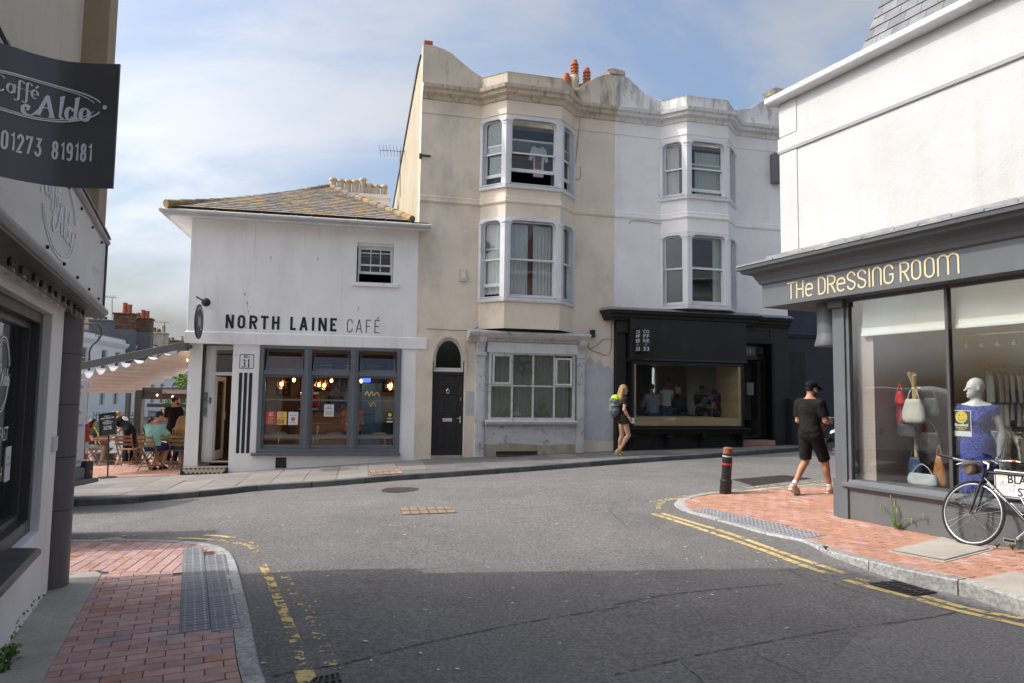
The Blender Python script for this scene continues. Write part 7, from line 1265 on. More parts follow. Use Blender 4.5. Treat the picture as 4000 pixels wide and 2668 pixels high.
# white terrace of houses beyond
FW_ = Fr((-30, 50), -9.8); HB = 9.
for k in range(5):
    u0 = -16+k*HB; zt = 5.75; t = thing('terrace_house', ['white stuccoed terrace house at the near end of the row', 'white stuccoed terrace house with the dark grey chimney behind', 'white stuccoed terrace house with the taller brick chimney', 'white stuccoed terrace house with the shorter brick chimney', 'white stuccoed terrace house at the far end of the row'][k], 'building', FW_.w(u0, 0, -.7), 'white terrace houses beyond the cafe')
    wn = [(u0+1.2+i*2.7, u0+2.3+i*2.7, z0, z0+h_) for i in range(3) for z0, h_ in ((.5, 1.9), (3.2, 1.5))]
    mk('wall', G().wall(FW_, u0, u0+HB-.01, -.9, zt, 0, -.3, wn), 'far_white', t); mk('cornice', G().sweep([FW_.xy(u0, 0), FW_.xy(u0+HB-.01, 0)], [(0, 5.0), (.12, 5.05), (.3, 5.3), (.3, 5.42), (0, 5.46)]), 'far_white', t); mk('parapet_cap', G().box(FW_, u0, u0+HB-.01, -.4, .06, zt, zt+.12), 'render_grey', t)
    mk('roof', G().add([FW_.w(u0, -.6, zt-.1), FW_.w(u0+HB, -.6, zt-.1), FW_.w(u0+HB, -5, zt+2.4), FW_.w(u0, -5, zt+2.4)], [(0, 1, 2, 3)]), 'roof_brown', t); mk('string_course', G().sweep([FW_.xy(u0, 0), FW_.xy(u0+HB-.01, 0)], [(0, 2.75), (.08, 2.78), (.08, 2.9), (0, 2.93)]), 'far_white', t)
    for (a, b, z0, z1) in wn: f_ = mk('window', G().frame(FW_, a, b, z0, z1, .07, -.2, -.1), 'white_shiny', t); mk('glazing_bar', G().box(FW_, a+.05, b-.05, -.19, -.11, (z0+z1)/2-.03, (z0+z1)/2+.03), 'white_shiny', f_); pane(FW_, a+.05, b-.05, z0+.05, z1-.05, -.15, f_, 'glass_dark'); mk('reveal_dark', G().box(FW_, a, b, -.8, -.7, z0, z1), 'room_dark', f_)
def stack(label, px0, px1, ytop, ymid, ybot, d, pots, mt, mb):
    a, b = at(px0, ytop, d), at(px1, ytop, d); w_ = np.linalg.norm((b-a)[:2]); zt, zm, zb = a[2], at(px0, ymid, d)[2], at(px0, ybot, d)[2]-2.2; f_ = Fr(a[:2], U=(1, .25)); t = thing('chimney_stack', label, 'chimney', (*f_.xy(w_/2, 0), zb))
    mk('stack_base', G().box(f_, -.03, w_+.03, -1.05, .03, zb, zm), mb, t); mk('stack', G().box(f_, 0, w_, -1., 0, zm, zt-.12), mt, t, bev=.03); mk('stack_cap', G().box(f_, -.08, w_+.08, -1.08, .08, zt-.14, zt), mt, t, bev=.03)
    for (x, y, r_, m_) in pots: u, _ = f_.px(x, ytop, -.4); z1 = f_.px(x, y, -.4)[1]; mk('chimney_pot', G().lathe(f_.w(u, -.4, 0), [(r_*1.15, zt), (r_, zt+(z1-zt)*.8), (r_*1.1, z1-.08), (r_*1.1, z1)], 12), m_, t, smooth=30)
stack('dark grey rendered chimney stack with hooped pots', 350, 425, 1246, 1247, 1311, 55, [(370, 1238, .16, 'render_grey'), (390, 1238, .16, 'render_grey'), (410, 1238, .16, 'render_grey')], 'render_grey', 'render_grey'); stack('tall brick chimney stack with two long terracotta pots', 443, 516, 1220, 1285, 1335, 58, [(487, 1183, .17, 'terracotta'), (506, 1190, .17, 'terracotta')], 'brick_far', 'render_grey'); stack('brick chimney stack with three terracotta pots', 524, 585, 1240, 1296, 1345, 60, [(540, 1222, .16, 'terracotta'), (558, 1211, .16, 'terracotta'), (575, 1215, .16, 'terracotta')], 'brick_far', 'render_grey'); stack('squat grey chimney stack with cowled pots behind the brick ones', 590, 645, 1297, 1315, 1345, 66, [(603, 1280, .15, 'brick_far'), (620, 1285, .15, 'brick_far'), (637, 1272, .18, 'buff_pot')], 'cornice_stone', 'cornice_stone'); stack('low distant chimney stack with hooped pots by the cafe wall', 647, 700, 1327, 1330, 1350, 72, [(657, 1319, .16, 'render_grey'), (674, 1319, .16, 'render_grey'), (710, 1314, .16, 'buff_pot')], 'roof_brown', 'roof_brown')
def aerial(label, x, y0, y1, d, w_, el_):
    b, t_ = at(x, y0, d), at(x, y1, d); t = thing('tv_aerial', label, 'aerial', b); mk('mast', G().tube([b, t_], .02*d/50+.006, 6), 'plastic_grey', t); mk('boom', G().tube([t_+[-w_*.8, 0, .02], t_+[w_*.3, 0, -.02]], .015*d/50+.005, 5), 'plastic_grey', t)
    for i in range(el_): q = t_+np.array([-w_*.8+w_*1.1*i/(el_-1), 0, .0]); mk('element', G().tube([q+[0, -.15, .12], q+[0, .15, -.12]], .008*d/50+.003, 4), 'plastic_grey', t)
aerial('tv aerial on a mast among the brick chimneys', 438, 1245, 1160, 56, .9, 7); aerial('tv aerial by the squat grey chimney', 643, 1330, 1258, 66, 1.1, 6); aerial('tv aerial against the cream flank wall', 1563, 770, 590, 21.5, .75, 9)
# scrolled iron bracket beyond the canopy
P = [at(x, y, 24) for x, y in ((349, 1400), (350, 1372), (362, 1348), (382, 1330), (394, 1310), (396, 1292), (388, 1275), (370, 1266), (345, 1264), (330, 1264))]; lb = thing('lamp_bracket', 'black curved wrought iron lamp bracket above the canopy', 'bracket', P[0]); mk('arm', G().tube(crom(P, 5), .03, 8), 'iron_black', lb); P = [at(x, y, 24) for x, y in ((378, 1330), (386, 1316), (382, 1304), (374, 1308), (376, 1316))]; mk('scroll', G().tube(crom(P, 5), .012, 6), 'iron_black', lb); mk('post', G().tube([at(349, 1400, 24), (*at(349, 1400, 24)[:2], -.7)], .04, 8), 'iron_black', lb)
# round hanging sign of the cafe
so_ = .62; uu, zz_ = C.px(777, 1256, so_); hs = thing('hanging_sign', 'round black hanging sign with NL emblem on an iron bracket', 'sign', C.w(uu, so_, zz_-.4)); fs = Fr(C.xy(uu, so_), U=tuple(-C.N[:2])); g = G(); r_ = .385
g.cap([fs.w(r_*math.cos(a), -.015, zz_+r_*math.sin(a)) for a in np.linspace(0, 2*math.pi, 36, endpoint=False)], [fs.w(r_*math.cos(a), .015, zz_+r_*math.sin(a)) for a in np.linspace(0, 2*math.pi, 36, endpoint=False)]); mk('disc', g, 'plastic_black', hs, bev=.005)
for side, o in ((1, .0155), (-1, -.0175)):
    g = G(); sgn_ = side; fat(fs, [['o', (-.1, -.1), (-.1, .1)], ['o', (-.1, .1), (.02, -.1)], ['o', (.02, -.1), (.02, .1)], ['o', (.08, .06), (.08, -.14), (.18, -.14)]], o, 'letter_white', hs, .03, .014, name='emblem', z=zz_, s=1.15)
    for a in range(-5, 6): an = R(90-a*9); mk('rim_letter', G().box(fs, .31*math.cos(an)-.014, .31*math.cos(an)+.014, o, o+.002, zz_+.31*math.sin(an)-.02, zz_+.31*math.sin(an)+.02), 'letter_white', hs)
zb_ = zz_+r_; g = G(); g.tube([C.w(uu, .0, zb_+.12), C.w(uu, so_+.3, zb_+.12)], .02, 8); mk('arm', g, 'plastic_black', hs); mk('wall_plate', G().lathe(C.w(uu, .0, zb_+.12), [(.1, 0), (.08, .02), (.03, .1), (.022, .16)], 12, tuple(C.N)), 'plastic_black', hs)
for k in (-.12, .12): mk('chain', G().tube([C.w(uu, so_+k, zb_+.11), C.w(uu, so_+k, zb_-.04)], .009, 6), 'chrome', hs)
uu0, z0_ = C.px(775, 1630, -.48); mb_ = thing('menu_case', 'framed menu with green picture on the entrance pier', 'notice board', C.w(-5.12, -.5, 1.0)); mk('case', G().box(C, -5.25, -4.99, -.5, -.48, 1.0, 1.66), 'white_shiny', mb_); M('menu_print', (.30, .34, .33), .4, .6, 9, 0, stain=[((.04, .2, .08), 5, None, .5, .55, .9)]); mk('menu_sheet', G().box(C, -5.22, -5.02, -.48, -.475, 1.05, 1.62), 'menu_print', mb_)
dl_ = thing('door_buzzer', 'small grey door buzzer on the entrance pier', 'buzzer', C.w(-4.96, -.5, 1.4)); mk('case', G().box(C, -4.985, -4.94, -.5, -.46, 1.36, 1.5), 'plastic_grey', dl_)
# ================================================================ vehicles and street furniture
M('van_white', (.70, .71, .72), .25, .03, 2, 0, spec=.6); M('car_black', (.012, .012, .013), .12, .1, 2, 0, spec=.8); M('tyre', (.022, .022, .022), .85, .1, 8, .2, 40); M('lamp_red', (.5, .01, .012), .15, .1, 12, .3, 60, spec=.7); M('lamp_clear', (.55, .57, .6), .1, .2, 20, .2, 60, spec=.8); M('blue_print', (.05, .08, .42), .6, .05, 4, 0); M('plate_white', (.72, .72, .70), .4, .03, 4, 0); M('rim_silver', (.5, .5, .5), .3, .1, 5, 0, metal=.9)
def wheel(par, c, r_, w_, ax, nm='wheel'):
    wl = mk(nm, G().lathe(np.array(c)-np.array(ax)*w_/2, [(r_*.62, 0), (r_*.94, .0), (r_, w_*.2), (r_, w_*.8), (r_*.94, w_), (r_*.62, w_)], 28, ax), 'tyre', par, smooth=40); mk('rim', G().lathe(np.array(c)-np.array(ax)*w_*.48, [(r_*.62, 0), (r_*.58, w_*.1), (r_*.2, w_*.2), (r_*.2, w_*.76), (r_*.58, w_*.86), (r_*.62, w_*.96)], 20, ax), 'rim_silver', wl, smooth=30)
# delivery van, seen from behind past the corner column
vx, vy0, vy1 = -7.55, 10.85, 12.85; vz = zroad(vx-1, 11.8); van = thing('delivery_van', 'white delivery van with blue lettering and red tail lamps stopped on the main road', 'van', (vx-2.5, 11.85, vz))
def vsec(x, w0, w1, z0, z1, rr):      # rounded cross-section of the body at station x
    cy = (vy0+vy1)/2; P = [(cy-w0/2, z0), (cy+w0/2, z0), (cy+w0/2, z0+.9), (cy+w1/2, z1-rr)]+[(cy+w1/2-rr+rr*math.cos(a), z1-rr+rr*math.sin(a)) for a in np.linspace(.2, 1.57, 4)]+[(cy-w1/2+rr-rr*math.cos(a), z1-rr+rr*math.sin(a)) for a in np.linspace(1.57, .2, 4)]+[(cy-w1/2, z1-rr), (cy-w0/2, z0+.9)]
    return [(x, y, z+vz) for y, z in P]
st_ = [vsec(vx, 1.92, 1.74, .5, 2.26, .14), vsec(vx-.06, 1.99, 1.80, .42, 2.34, .16), vsec(vx-1.2, 2.0, 1.8, .32, 2.38, .16), vsec(vx-3.4, 2.0, 1.8, .32, 2.38, .18), vsec(vx-4.2, 2.0, 1.7, .32, 2.15, .3), vsec(vx-4.75, 1.98, 1.75, .32, 1.25, .2), vsec(vx-5.3, 1.85, 1.65, .38, 1.08, .15), vsec(vx-5.45, 1.6, 1.5, .45, .95, .1)]
g = G(); n = len(st_[0]); V = [p for s_ in st_ for p in s_]; g.add(V, [(i*n+j, i*n+(j+1) % n, (i+1)*n+(j+1) % n, (i+1)*n+j) for i in range(len(st_)-1) for j in range(n)]+[tuple(range(n))[::-1], tuple((len(st_)-1)*n+j for j in range(n))]); mk('body', g, 'van_white', van, smooth=35)
FV = Fr((vx, vy0), U=(0, 1)); 
for a, b in ((.06, .985), (1.015, 1.94)): d_ = mk('rear_door', G().cap([FV.w(a, .0, vz+.62), FV.w(b, .0, vz+.62), FV.w(b-.03 if a > .5 else b, .0, vz+2.16), FV.w(a+(.07 if a < .5 else 0), 0, vz+2.16)], [FV.w(a+.01, .03, vz+.64), FV.w(b-.01, .03, vz+.64), FV.w(b-.05 if a > .5 else b-.01, .02, vz+2.14), FV.w(a+(.08 if a < .5 else .01), .02, vz+2.14)]), 'van_white', van, bev=.01)
for z in (.85, 1.45, 2.0): mk('hinge', G().box(FV, 1.88, 1.97, .0, .05, vz+z, vz+z+.09), 'van_white', van, bev=.008)
mk('door_handle', G().box(FV, 1.06, 1.16, .03, .06, vz+1.0, vz+1.25), 'plastic_black', van, bev=.01)
for a in (.0, 1.86): mk('tail_lamp', G().box(FV, a+.0, a+.13, -.12, .035, vz+.74, vz+1.38), 'lamp_red', van, bev=.02); mk('reverse_lamp', G().box(FV, a+.015, a+.115, .03, .04, vz+.92, vz+1.05), 'lamp_clear', van, bev=.01)
mk('bumper', G().box(FV, -.02, 2.02, -.2, .10, vz+.40, vz+.62), 'plastic_grey', van, bev=.03); mk('step', G().box(FV, -.04, 2.04, -.02, .22, vz+.34, vz+.42), 'plastic_grey', van, bev=.015); mk('bumper_corner', G().box(FV, 1.8, 2.04, -.25, .12, vz+.4, vz+.72), 'plastic_black', van, bev=.03); mk('reflector', G().box(FV, 1.9, 1.98, .12, .125, vz+.5, vz+.56), 'lamp_red', van)
for s_, z, w_ in (('Fine Foods', 2.0, .6), ('Catering', 1.88, .5), ('Dry Goods', 1.55, .6), ('Sauces', 1.44, .45), ('Herbs & Spices', 1.33, .72), ('Meats', .98, .35), ('Fats & Oils', .89, .5), ('for frying', .80, .45), ('service products', .70, .7)): text(FV, s_, 1.42, vz+z, .07, .031, 'blue_print', van, width=w_)
for x in (vx-.95, vx-4.45):
    for y in (vy0+.12, vy1-.12): wheel(van, (x, y, vz+.34), .34, .22, (0, 1, 0))
mk('windscreen', G().add([(vx-4.25, vy0+.2, vz+2.08), (vx-4.25, vy1-.2, vz+2.08), (vx-4.78, vy1-.16, vz+1.28), (vx-4.78, vy0+.16, vz+1.28)], [(0, 1, 2, 3)]), 'glass_dark', van)
# black hatchback behind the man
cp_ = at(3203, 1800, 15.4); hd = 248.; cfw = ang(hd)[:2]; csd = np.array([cfw[1], -cfw[0]]); cz = zroad(cp_[0]+1.5, cp_[1]); c0 = cp_[:2]-csd*.0; ctr = cp_[:2]+np.array([-csd[0], -csd[1]])*(.9 if (-csd) @ np.array([.4, -.9]) > 0 else -.9); car = thing('parked_car', 'black hatchback with a white number plate parked on the main road', 'car', (*(ctr-cfw*2), cz))
def CP(l, w_, z): p = ctr-cfw*l+csd*w_; return (p[0], p[1], cz+z)     # l: back from the nose
stc = [(0.0, .62, .40, .58, .3), (.08, .80, .26, .72, .45), (.5, .88, .2, .82, .6), (1.15, .90, .2, .97, .7), (1.3, .90, .2, 1.0, .72), (2.2, .90, .2, 1.02, .78), (3.4, .90, .2, 1.04, .78), (3.95, .86, .25, 1.05, .7), (4.1, .78, .35, .95, .6)]
g = G(); V = []; n = 14
for l, w_, z0, z1, wt in stc: V += [CP(l, a*w_, z) for a, z in ((-.9, z0), (.9, z0), (1, z0+.15), (1, (z0+z1)/2), (.97, z1-.12), (wt/w_+.08, z1-.03), (wt/w_*.6, z1), (0, z1+.015), (-wt/w_*.6, z1), (-wt/w_-.08, z1-.03), (-.97, z1-.12), (-1, (z0+z1)/2), (-1, z0+.15), (-.95, z0+.05))]
g.add(V, [(i*n+j, i*n+(j+1) % n, (i+1)*n+(j+1) % n, (i+1)*n+j) for i in range(len(stc)-1) for j in range(n)]+[tuple(range(n))[::-1], tuple((len(stc)-1)*n+j for j in range(n))]); mk('body', g, 'car_black', car, smooth=40)
gh = [(1.05, .80, .98), (1.75, .66, 1.42), (2.4, .64, 1.48), (3.2, .64, 1.46), (4.0, .72, 1.0)]; g = G(); V = [CP(l, s_*w_, z) for l, w_, z in gh for s_ in (-1, 1)]+[CP(l, s_*.82, .96) for l, w_, z in gh for s_ in (-1, 1)]
g.add(V, [(i*2, i*2+1, i*2+3, i*2+2) for i in range(4)]+[(10+i*2+s_, i*2+s_, i*2+2+s_, 12+i*2+s_) for i in range(4) for s_ in (0, 1)]); mk('greenhouse', g, 'glass_dark', car); g = G(); g.hexa([CP(1.8, -.64, 1.425), CP(1.8, .64, 1.425), CP(3.25, .63, 1.455), CP(3.25, -.63, 1.455), CP(1.8, -.6, 1.46), CP(1.8, .6, 1.46), CP(3.25, .6, 1.49), CP(3.25, -.6, 1.49)]); mk('roof', g, 'car_black', car, bev=.02)
for s_ in (-1, 1):
    mk('headlight', G().hexa([CP(.10, s_*.42, .55), CP(.10, s_*.74, .58), CP(.35, s_*.84, .60), CP(.32, s_*.5, .60), CP(.12, s_*.42, .66), CP(.14, s_*.74, .70), CP(.4, s_*.84, .74), CP(.38, s_*.5, .72)]), 'lamp_clear', car, bev=.02); g = G(); g.tube([CP(.02, s_*.42, .5), CP(.05, s_*.44, .6), CP(.1, s_*.6, .545)], .016, 6); mk('lamp_trim', g, 'chrome', car)
    for l in (.75, 3.3): wheel(car, CP(l, s_*.80, .31), .31, .2, (csd[0], csd[1], 0))
mk('number_plate', G().hexa([CP(-.02, -.26, .36), CP(-.02, .26, .36), CP(.03, .26, .36), CP(.03, -.26, .36), CP(-.015, -.26, .47), CP(-.015, .26, .47), CP(.035, .26, .47), CP(.035, -.26, .47)]), 'plate_white', car); fpc = Fr(tuple((ctr+cfw*.022)), U=tuple(-csd) if (np.array([-csd[1], csd[0]])*1.0 @ cfw) < 0 else tuple(csd))
if fpc.N[:2] @ cfw < 0: fpc = Fr(tuple((ctr+cfw*.022)), U=tuple(-fpc.U[:2]))
text(fpc, 'GW69 KLC', 0, cz+.385, .07, .001, 'plastic_black', car, width=.46); mk('badge', G().lathe(CP(-.0, 0, .56), [(.055, 0), (.055, .02), (.03, .03)], 16, (cfw[0], cfw[1], 0)), 'chrome', car)
for k in range(4): mk('grille_bar', G().hexa([CP(.0, -.55, .24+k*.03), CP(.0, .55, .24+k*.03), CP(.05, .55, .24+k*.03), CP(.05, -.55, .24+k*.03), CP(.0, -.55, .25+k*.03), CP(.0, .55, .25+k*.03), CP(.05, .55, .25+k*.03), CP(.05, -.55, .25+k*.03)]), 'plastic_grey', car)
# leaning bollard
b0 = ong(2833, 1927, hR); b0[2] = zR(b0[0], b0[1]); dB = (b0-EYE) @ FW; b1 = at(2844, 1748, dB); ax_ = unit(b1-b0); HB_ = np.linalg.norm(b1-b0); bo = thing('bollard', 'leaning black timber bollard with red tape and bare rusty top', 'bollard', b0); r_ = .5*38/F*dB
M('bollard_black', (.02, .02, .022), .35, .2, 6, .2, 40, stain=[((.3, .3, .3), 7, None, .66, .7, .6)]); M('tape_red', (.55, .04, .03), .5, .1, 6, .1); M('wood_bare', (.25, .105, .055), .8, .25, 9, .3)
mk('post', G().lathe(b0-ax_*.1, [(r_*1.02, 0), (r_, HB_*.87+.1)], 20, tuple(ax_)), 'bollard_black', bo, smooth=40); mk('top', G().lathe(b0, [(r_*.97, HB_*.87), (r_*.95, HB_*.99), (r_*.8, HB_)], 20, tuple(ax_)), 'wood_bare', bo, smooth=40); mk('base_sleeve', G().lathe(b0, [(r_*1.2, -.02), (r_*1.18, HB_*.23), (r_*1.24, HB_*.25), (r_*1.22, HB_*.29), (r_*1.03, HB_*.31)], 20, tuple(ax_)), 'bollard_black', bo, smooth=40); mk('tape', G().lathe(b0, [(r_*1.03, HB_*.625), (r_*1.04, HB_*.665)], 20, tuple(ax_)), 'tape_red', bo); mk('tape_ring', G().lathe(b0, [(r_*1.02, HB_*.80), (r_*1.03, HB_*.83)], 20, tuple(ax_)), 'gutter', bo)
# bicycle against the shop wall
hbw = lambda u, o, z: D.w(u, .30-.22*(z-.12)/.9+o, z)
M('bike_black', (.012, .012, .013), .25, .1, 4, 0, spec=.6); M('bag_brown', (.15, .115, .085), .85, .15, 8, .3, 40); M('alloy', (.62, .62, .62), .28, .05, 6, 0, metal=1)
ufw, zfw = D.px(3798, 2004, .22); zg = zR(*D.xy(ufw, .3)); rw = .335; zfw = zg+rw+.003; bike = thing('bicycle', 'black road bicycle with brown bar bag leaning under the street sign', 'bicycle', D.w(ufw, .3, zg))
def bwheel(u, z, nm):
    ci = lambda r_, o: [hbw(u+r_*math.cos(a), o, z+r_*math.sin(a)) for a in np.linspace(0, 2*math.pi, 40)]
    wl = mk(nm, G().tube(ci(rw-.014, 0), .014, 8, False), 'tyre', bike, smooth=1); mk('rim', G().tube(ci(rw-.034, 0), .0095, 8, False), 'alloy', wl, smooth=1)
    g = G()
    for k in range(28): a = 2*math.pi*k/28; s_ = 1 if k % 2 else -1; b = a+(.9 if (k//2) % 2 else -.9); g.tube([hbw(u+.022*math.cos(b), s_*.03, z+.022*math.sin(b)), hbw(u+(rw-.04)*math.cos(a), 0, z+(rw-.04)*math.sin(a))], .0014, 4, False)
    mk('spokes', g, 'alloy', wl, kind='stuff'); mk('hub', G().tube([hbw(u, -.05, z), hbw(u, .05, z)], .022, 10), 'alloy', wl, smooth=40)
bwheel(ufw, zfw, 'front_wheel'); urw = ufw+1.0; bwheel(urw, zg+rw+.003, 'rear_wheel')
pxD = lambda x, y, o=.12: (lambda q: (q[0], q[1]))(D.px(3250+x/1.96, 1400+y/1.96, o))
(uh, zh), (uc_, zc_) = pxD(1188, 850), pxD(1163, 930); ubb, zbb = ufw+.60, zg+.28; ust, zst = ubb+.17, zg+.80
tb_ = lambda nm, P, r_, m_, par=bike: mk(nm, G().tube([hbw(*p) for p in P], r_, 10), m_, par, smooth=40)
tb_('head_tube', [(uh, 0, zh), (uc_, 0, zc_)], .02, 'bike_black'); tb_('top_tube', [(uh, 0, zh-.03), (ust, 0, zst-.02)], .0155, 'bike_black'); dt = tb_('down_tube', [(uc_, 0, zc_+.03), (ubb, 0, zbb)], .017, 'bike_black'); tb_('seat_tube', [(ubb, 0, zbb), (ust+.01, 0, zst+.03)], .016, 'bike_black')
for s_ in (-1, 1): tb_('fork_blade', [(uc_, s_*.03, zc_-.01), (uc_-.02, s_*.045, zc_-.12), (ufw+.03, s_*.05, zfw+.1), (ufw, s_*.05, zfw)], [.014, .013, .011, .009], 'bike_black'); tb_('chain_stay', [(ubb, s_*.03, zbb), (urw, s_*.055, zg+rw)], .009, 'bike_black'); tb_('seat_stay', [(ust, s_*.02, zst-.02), (urw, s_*.055, zg+rw)], .008, 'bike_black')
tb_('stem', [(uh, 0, zh), (uh+.005, 0, zh+.05), (uh-.06, .0, zh+.07)], .014, 'alloy')
def axisbar(P, r_, m_, nm): return mk(nm, G().tube([D.w(*p) for p in P], r_, 10), m_, bike, smooth=40)
bl = hbw(uh-.06, 0, zh+.07); bo_ = .30-.22*(zh+.07-.12)/.9
axisbar(crom([(uh-.33, bo_+.30, zh+.13), (uh-.20, bo_+.26, zh+.10), (uh-.08, bo_+.18, zh+.075), (uh-.06, bo_, zh+.07), (uh-.02, bo_-.14, zh+.075), (uh+.14, bo_-.2, zh+.09), (uh+.34, bo_-.22, zh+.06)], 5), .0115, 'alloy', 'handlebar'); axisbar([(uh-.34, bo_+.302, zh+.132), (uh-.21, bo_+.262, zh+.104)], .016, 'plastic_black', 'grip'); axisbar([(uh+.2, bo_-.205, zh+.088), (uh+.36, bo_-.22, zh+.058)], .016, 'plastic_black', 'grip'); axisbar([(uh-.1, bo_+.2, zh+.08), (uh-.18, bo_+.25, zh+.04)], .006, 'alloy', 'brake_lever')
bgc = D.w(uh-.12, bo_+.10, zh-.0); mk('bar_bag', G().lathe(bgc-D.N*.085, [(.05, 0), (.062, .012), (.065, .085), (.062, .16), (.05, .17)], 16, tuple(D.N)), 'bag_brown', bike, smooth=40); mk('bag_strap', G().lathe(bgc+D.N*.0, [(.066, -.02), (.067, .02)], 16, tuple(D.N)), 'plastic_black', bike)
M('orange_clip', (.8, .15, .02), .5, .05, 4, 0); axisbar([(uh+.12, bo_-.19, zh+.088), (uh+.15, bo_-.2, zh+.09)], .018, 'orange_clip', 'reflector_band')
g = G(); g.lathe(hbw(ubb, -.06, zbb), [(.085, 0), (.09, .006), (.085, .012)], 24, tuple(D.N)); mk('chainring', g, 'alloy', bike); tb_('crank', [(ubb, .07, zbb), (ubb-.10, .07, zbb-.11)], .011, 'alloy'); mk('pedal', G().box(D, ubb-.16, ubb-.05, .33, .42, zbb-.135, zbb-.11), 'plastic_black', bike, bev=.005); mk('pedal_cage', G().frame(D, ubb-.165, ubb-.045, zbb-.145, zbb-.10, .01, .32, .43), 'alloy', bike)
tb_('seat_post', [(ust+.01, 0, zst), (ust+.04, 0, zst+.16)], .0135, 'alloy'); T = S3(); q = hbw(ust+.05, 0, zst+.18); T.rc(q-D.U*.13, q+D.U*.1, .02, .055, .03); mk('saddle', T.mesh(.012), 'plastic_black', bike, smooth=1)
tb_('bottle_cage', [(ubb-.12, .04, zbb+.28), (ubb-.02, .05, zbb+.16), (ubb-.08, .05, zbb+.12), (ubb-.2, .05, zbb+.22)], .004, 'alloy'); tb_('chain', [(ubb, .06, zbb+.085), (urw, .06, zg+rw+.03)], .005, 'iron')
fdt = Fr(tuple(hbw(uc_, .0, 0)[:2]), U=tuple(D.U[:2])); sl0 = math.atan2(zbb-zc_, ubb-uc_)
class FDT:
    w = staticmethod(lambda u, o, z: hbw(uc_+.06+(u*math.cos(sl0)-z*math.sin(sl0)), .018+o, zc_-.02+(u*math.sin(sl0)+z*math.cos(sl0))))
text(FDT, 'Bob Jackson', .13, -.012, .026, .001, 'letter_white', bike, width=.26)
# street name plate on the shop riser behind the bicycle
u0, z1 = pxD(1245, 850, .1); _, z0 = pxD(1250, 1055, .1); sn = thing('street_sign', 'white street name plate with black letters behind the bicycle', 'sign', D.w(u0+.4, .1, z0)); mk('plate', G().box(D, u0, u0+.80, .10, .115, z0, z1), 'plate_white', sn, bev=.006); mk('plate_border', G().frame(D, u0+.012, u0+.788, z0+.012, z1-.012, .008, .115, .117), 'plastic_black', sn); hh = (z1-z0)*.30
text(D, 'BLACKMAN', u0+.42, z0+(z1-z0)*.56, hh, .116, 'plastic_black', sn, width=.56, bold=.012); text(D, 'STREET', u0+.42, z0+(z1-z0)*.12, hh, .116, 'plastic_black', sn, width=.38, bold=.012); worn('graffiti_pink', (.75, .25, .22), .5, 30.); g = G(); g.stroke(crom([(u0+.06, z0+.12), (u0+.09, z0+.17), (u0+.1, z0+.1), (u0+.14, z0+.16), (u0+.16, z0+.08), (u0+.2, z0+.14), (u0+.19, z0+.06)], 4), .008, .1165, .001, D); mk('graffiti', g, 'graffiti_pink', sn); mk('sticker', G().box(D, u0+.03, u0+.13, .1165, .118, z1-.07, z1-.03), 'orange_clip' if False else 'letter_cream', sn)
# ================================================================ inside the cafe
def poster(fr, label, u0, u1, z0, z1, o, bgm, items=()):
    t = thing('poster', label, 'poster', fr.w((u0+u1)/2, o, z0)); mk('sheet', G().box(fr, u0, u1, o, o+.002, z0, z1), bgm, t)
    for it in items:
        if it[0] == 't': text(fr, it[1], (u0+u1)/2, z0+(z1-z0)*it[2], (z1-z0)*it[3], o+.002, it[4], t, width=(u1-u0)*it[5], bold=.02)
        else: mk('print', G().box(fr, u0+(u1-u0)*it[1], u0+(u1-u0)*it[2], o+.002, o+.003, z0+(z1-z0)*it[3], z0+(z1-z0)*it[4]), it[5], t) if it[0] == 'r' else mk('print', G().lathe(fr.w(u0+(u1-u0)*it[1], o+.002, z0+(z1-z0)*it[2]), [(it[3]*(u1-u0), 0), (it[3]*(u1-u0), .0012)], 24, tuple(fr.N)), it[4], t)
    return t
M('p_red', (.62, .07, .05), .6, .05, 4, 0); M('p_yellow', (.78, .52, .16), .6, .05, 4, 0); M('p_white', (.74, .74, .76), .6, .03, 4, 0); M('p_black', (.02, .022, .025), .6, .05, 4, 0); M('p_sun', (.85, .6, .06), .5, .03, 4, 0); M('p_food', (.42, .2, .08), .7, .6, 40, 0); M('p_green', (.08, .4, .22), .6, .1, 5, 0); M('p_purple', (.25, .1, .4), .6, .1, 5, 0)
pz = lambda x, y: C.px(x, y, -.05)
def pp_(label, x0, y0, x1, y1, bgm, it): (a, b), (c_, d) = pz(x0, y0), pz(x1, y1); return poster(C, label, a, c_, d, b, -.054, bgm, it)
pp_('red OUT FRY poster in the cafe window', 1040, 1607, 1076, 1658, 'p_red', [('t', 'OUT', .8, .13, 'p_white', .45), ('t', 'FRY', .64, .13, 'p_white', .45), ('t', 'by TASTER', .45, .07, 'p_white', .6), ('c', .5, .2, .3, 'p_food')]); pp_('yellow burger poster in the cafe window', 1083, 1608, 1119, 1659, 'p_yellow', [('t', 'A', .68, .22, 'p_green', .3), ('t', 'by TASTER', .5, .07, 'p_black', .6), ('r', .05, .75, .08, .4, 'p_food')]); pp_('white burger poster in the cafe window', 1127, 1609, 1163, 1660, 'p_white', [('t', 'Saucy Buns', .72, .1, 'p_purple', .7), ('c', .5, .45, .22, 'p_food'), ('t', 'by TASTER', .15, .07, 'p_purple', .6)])
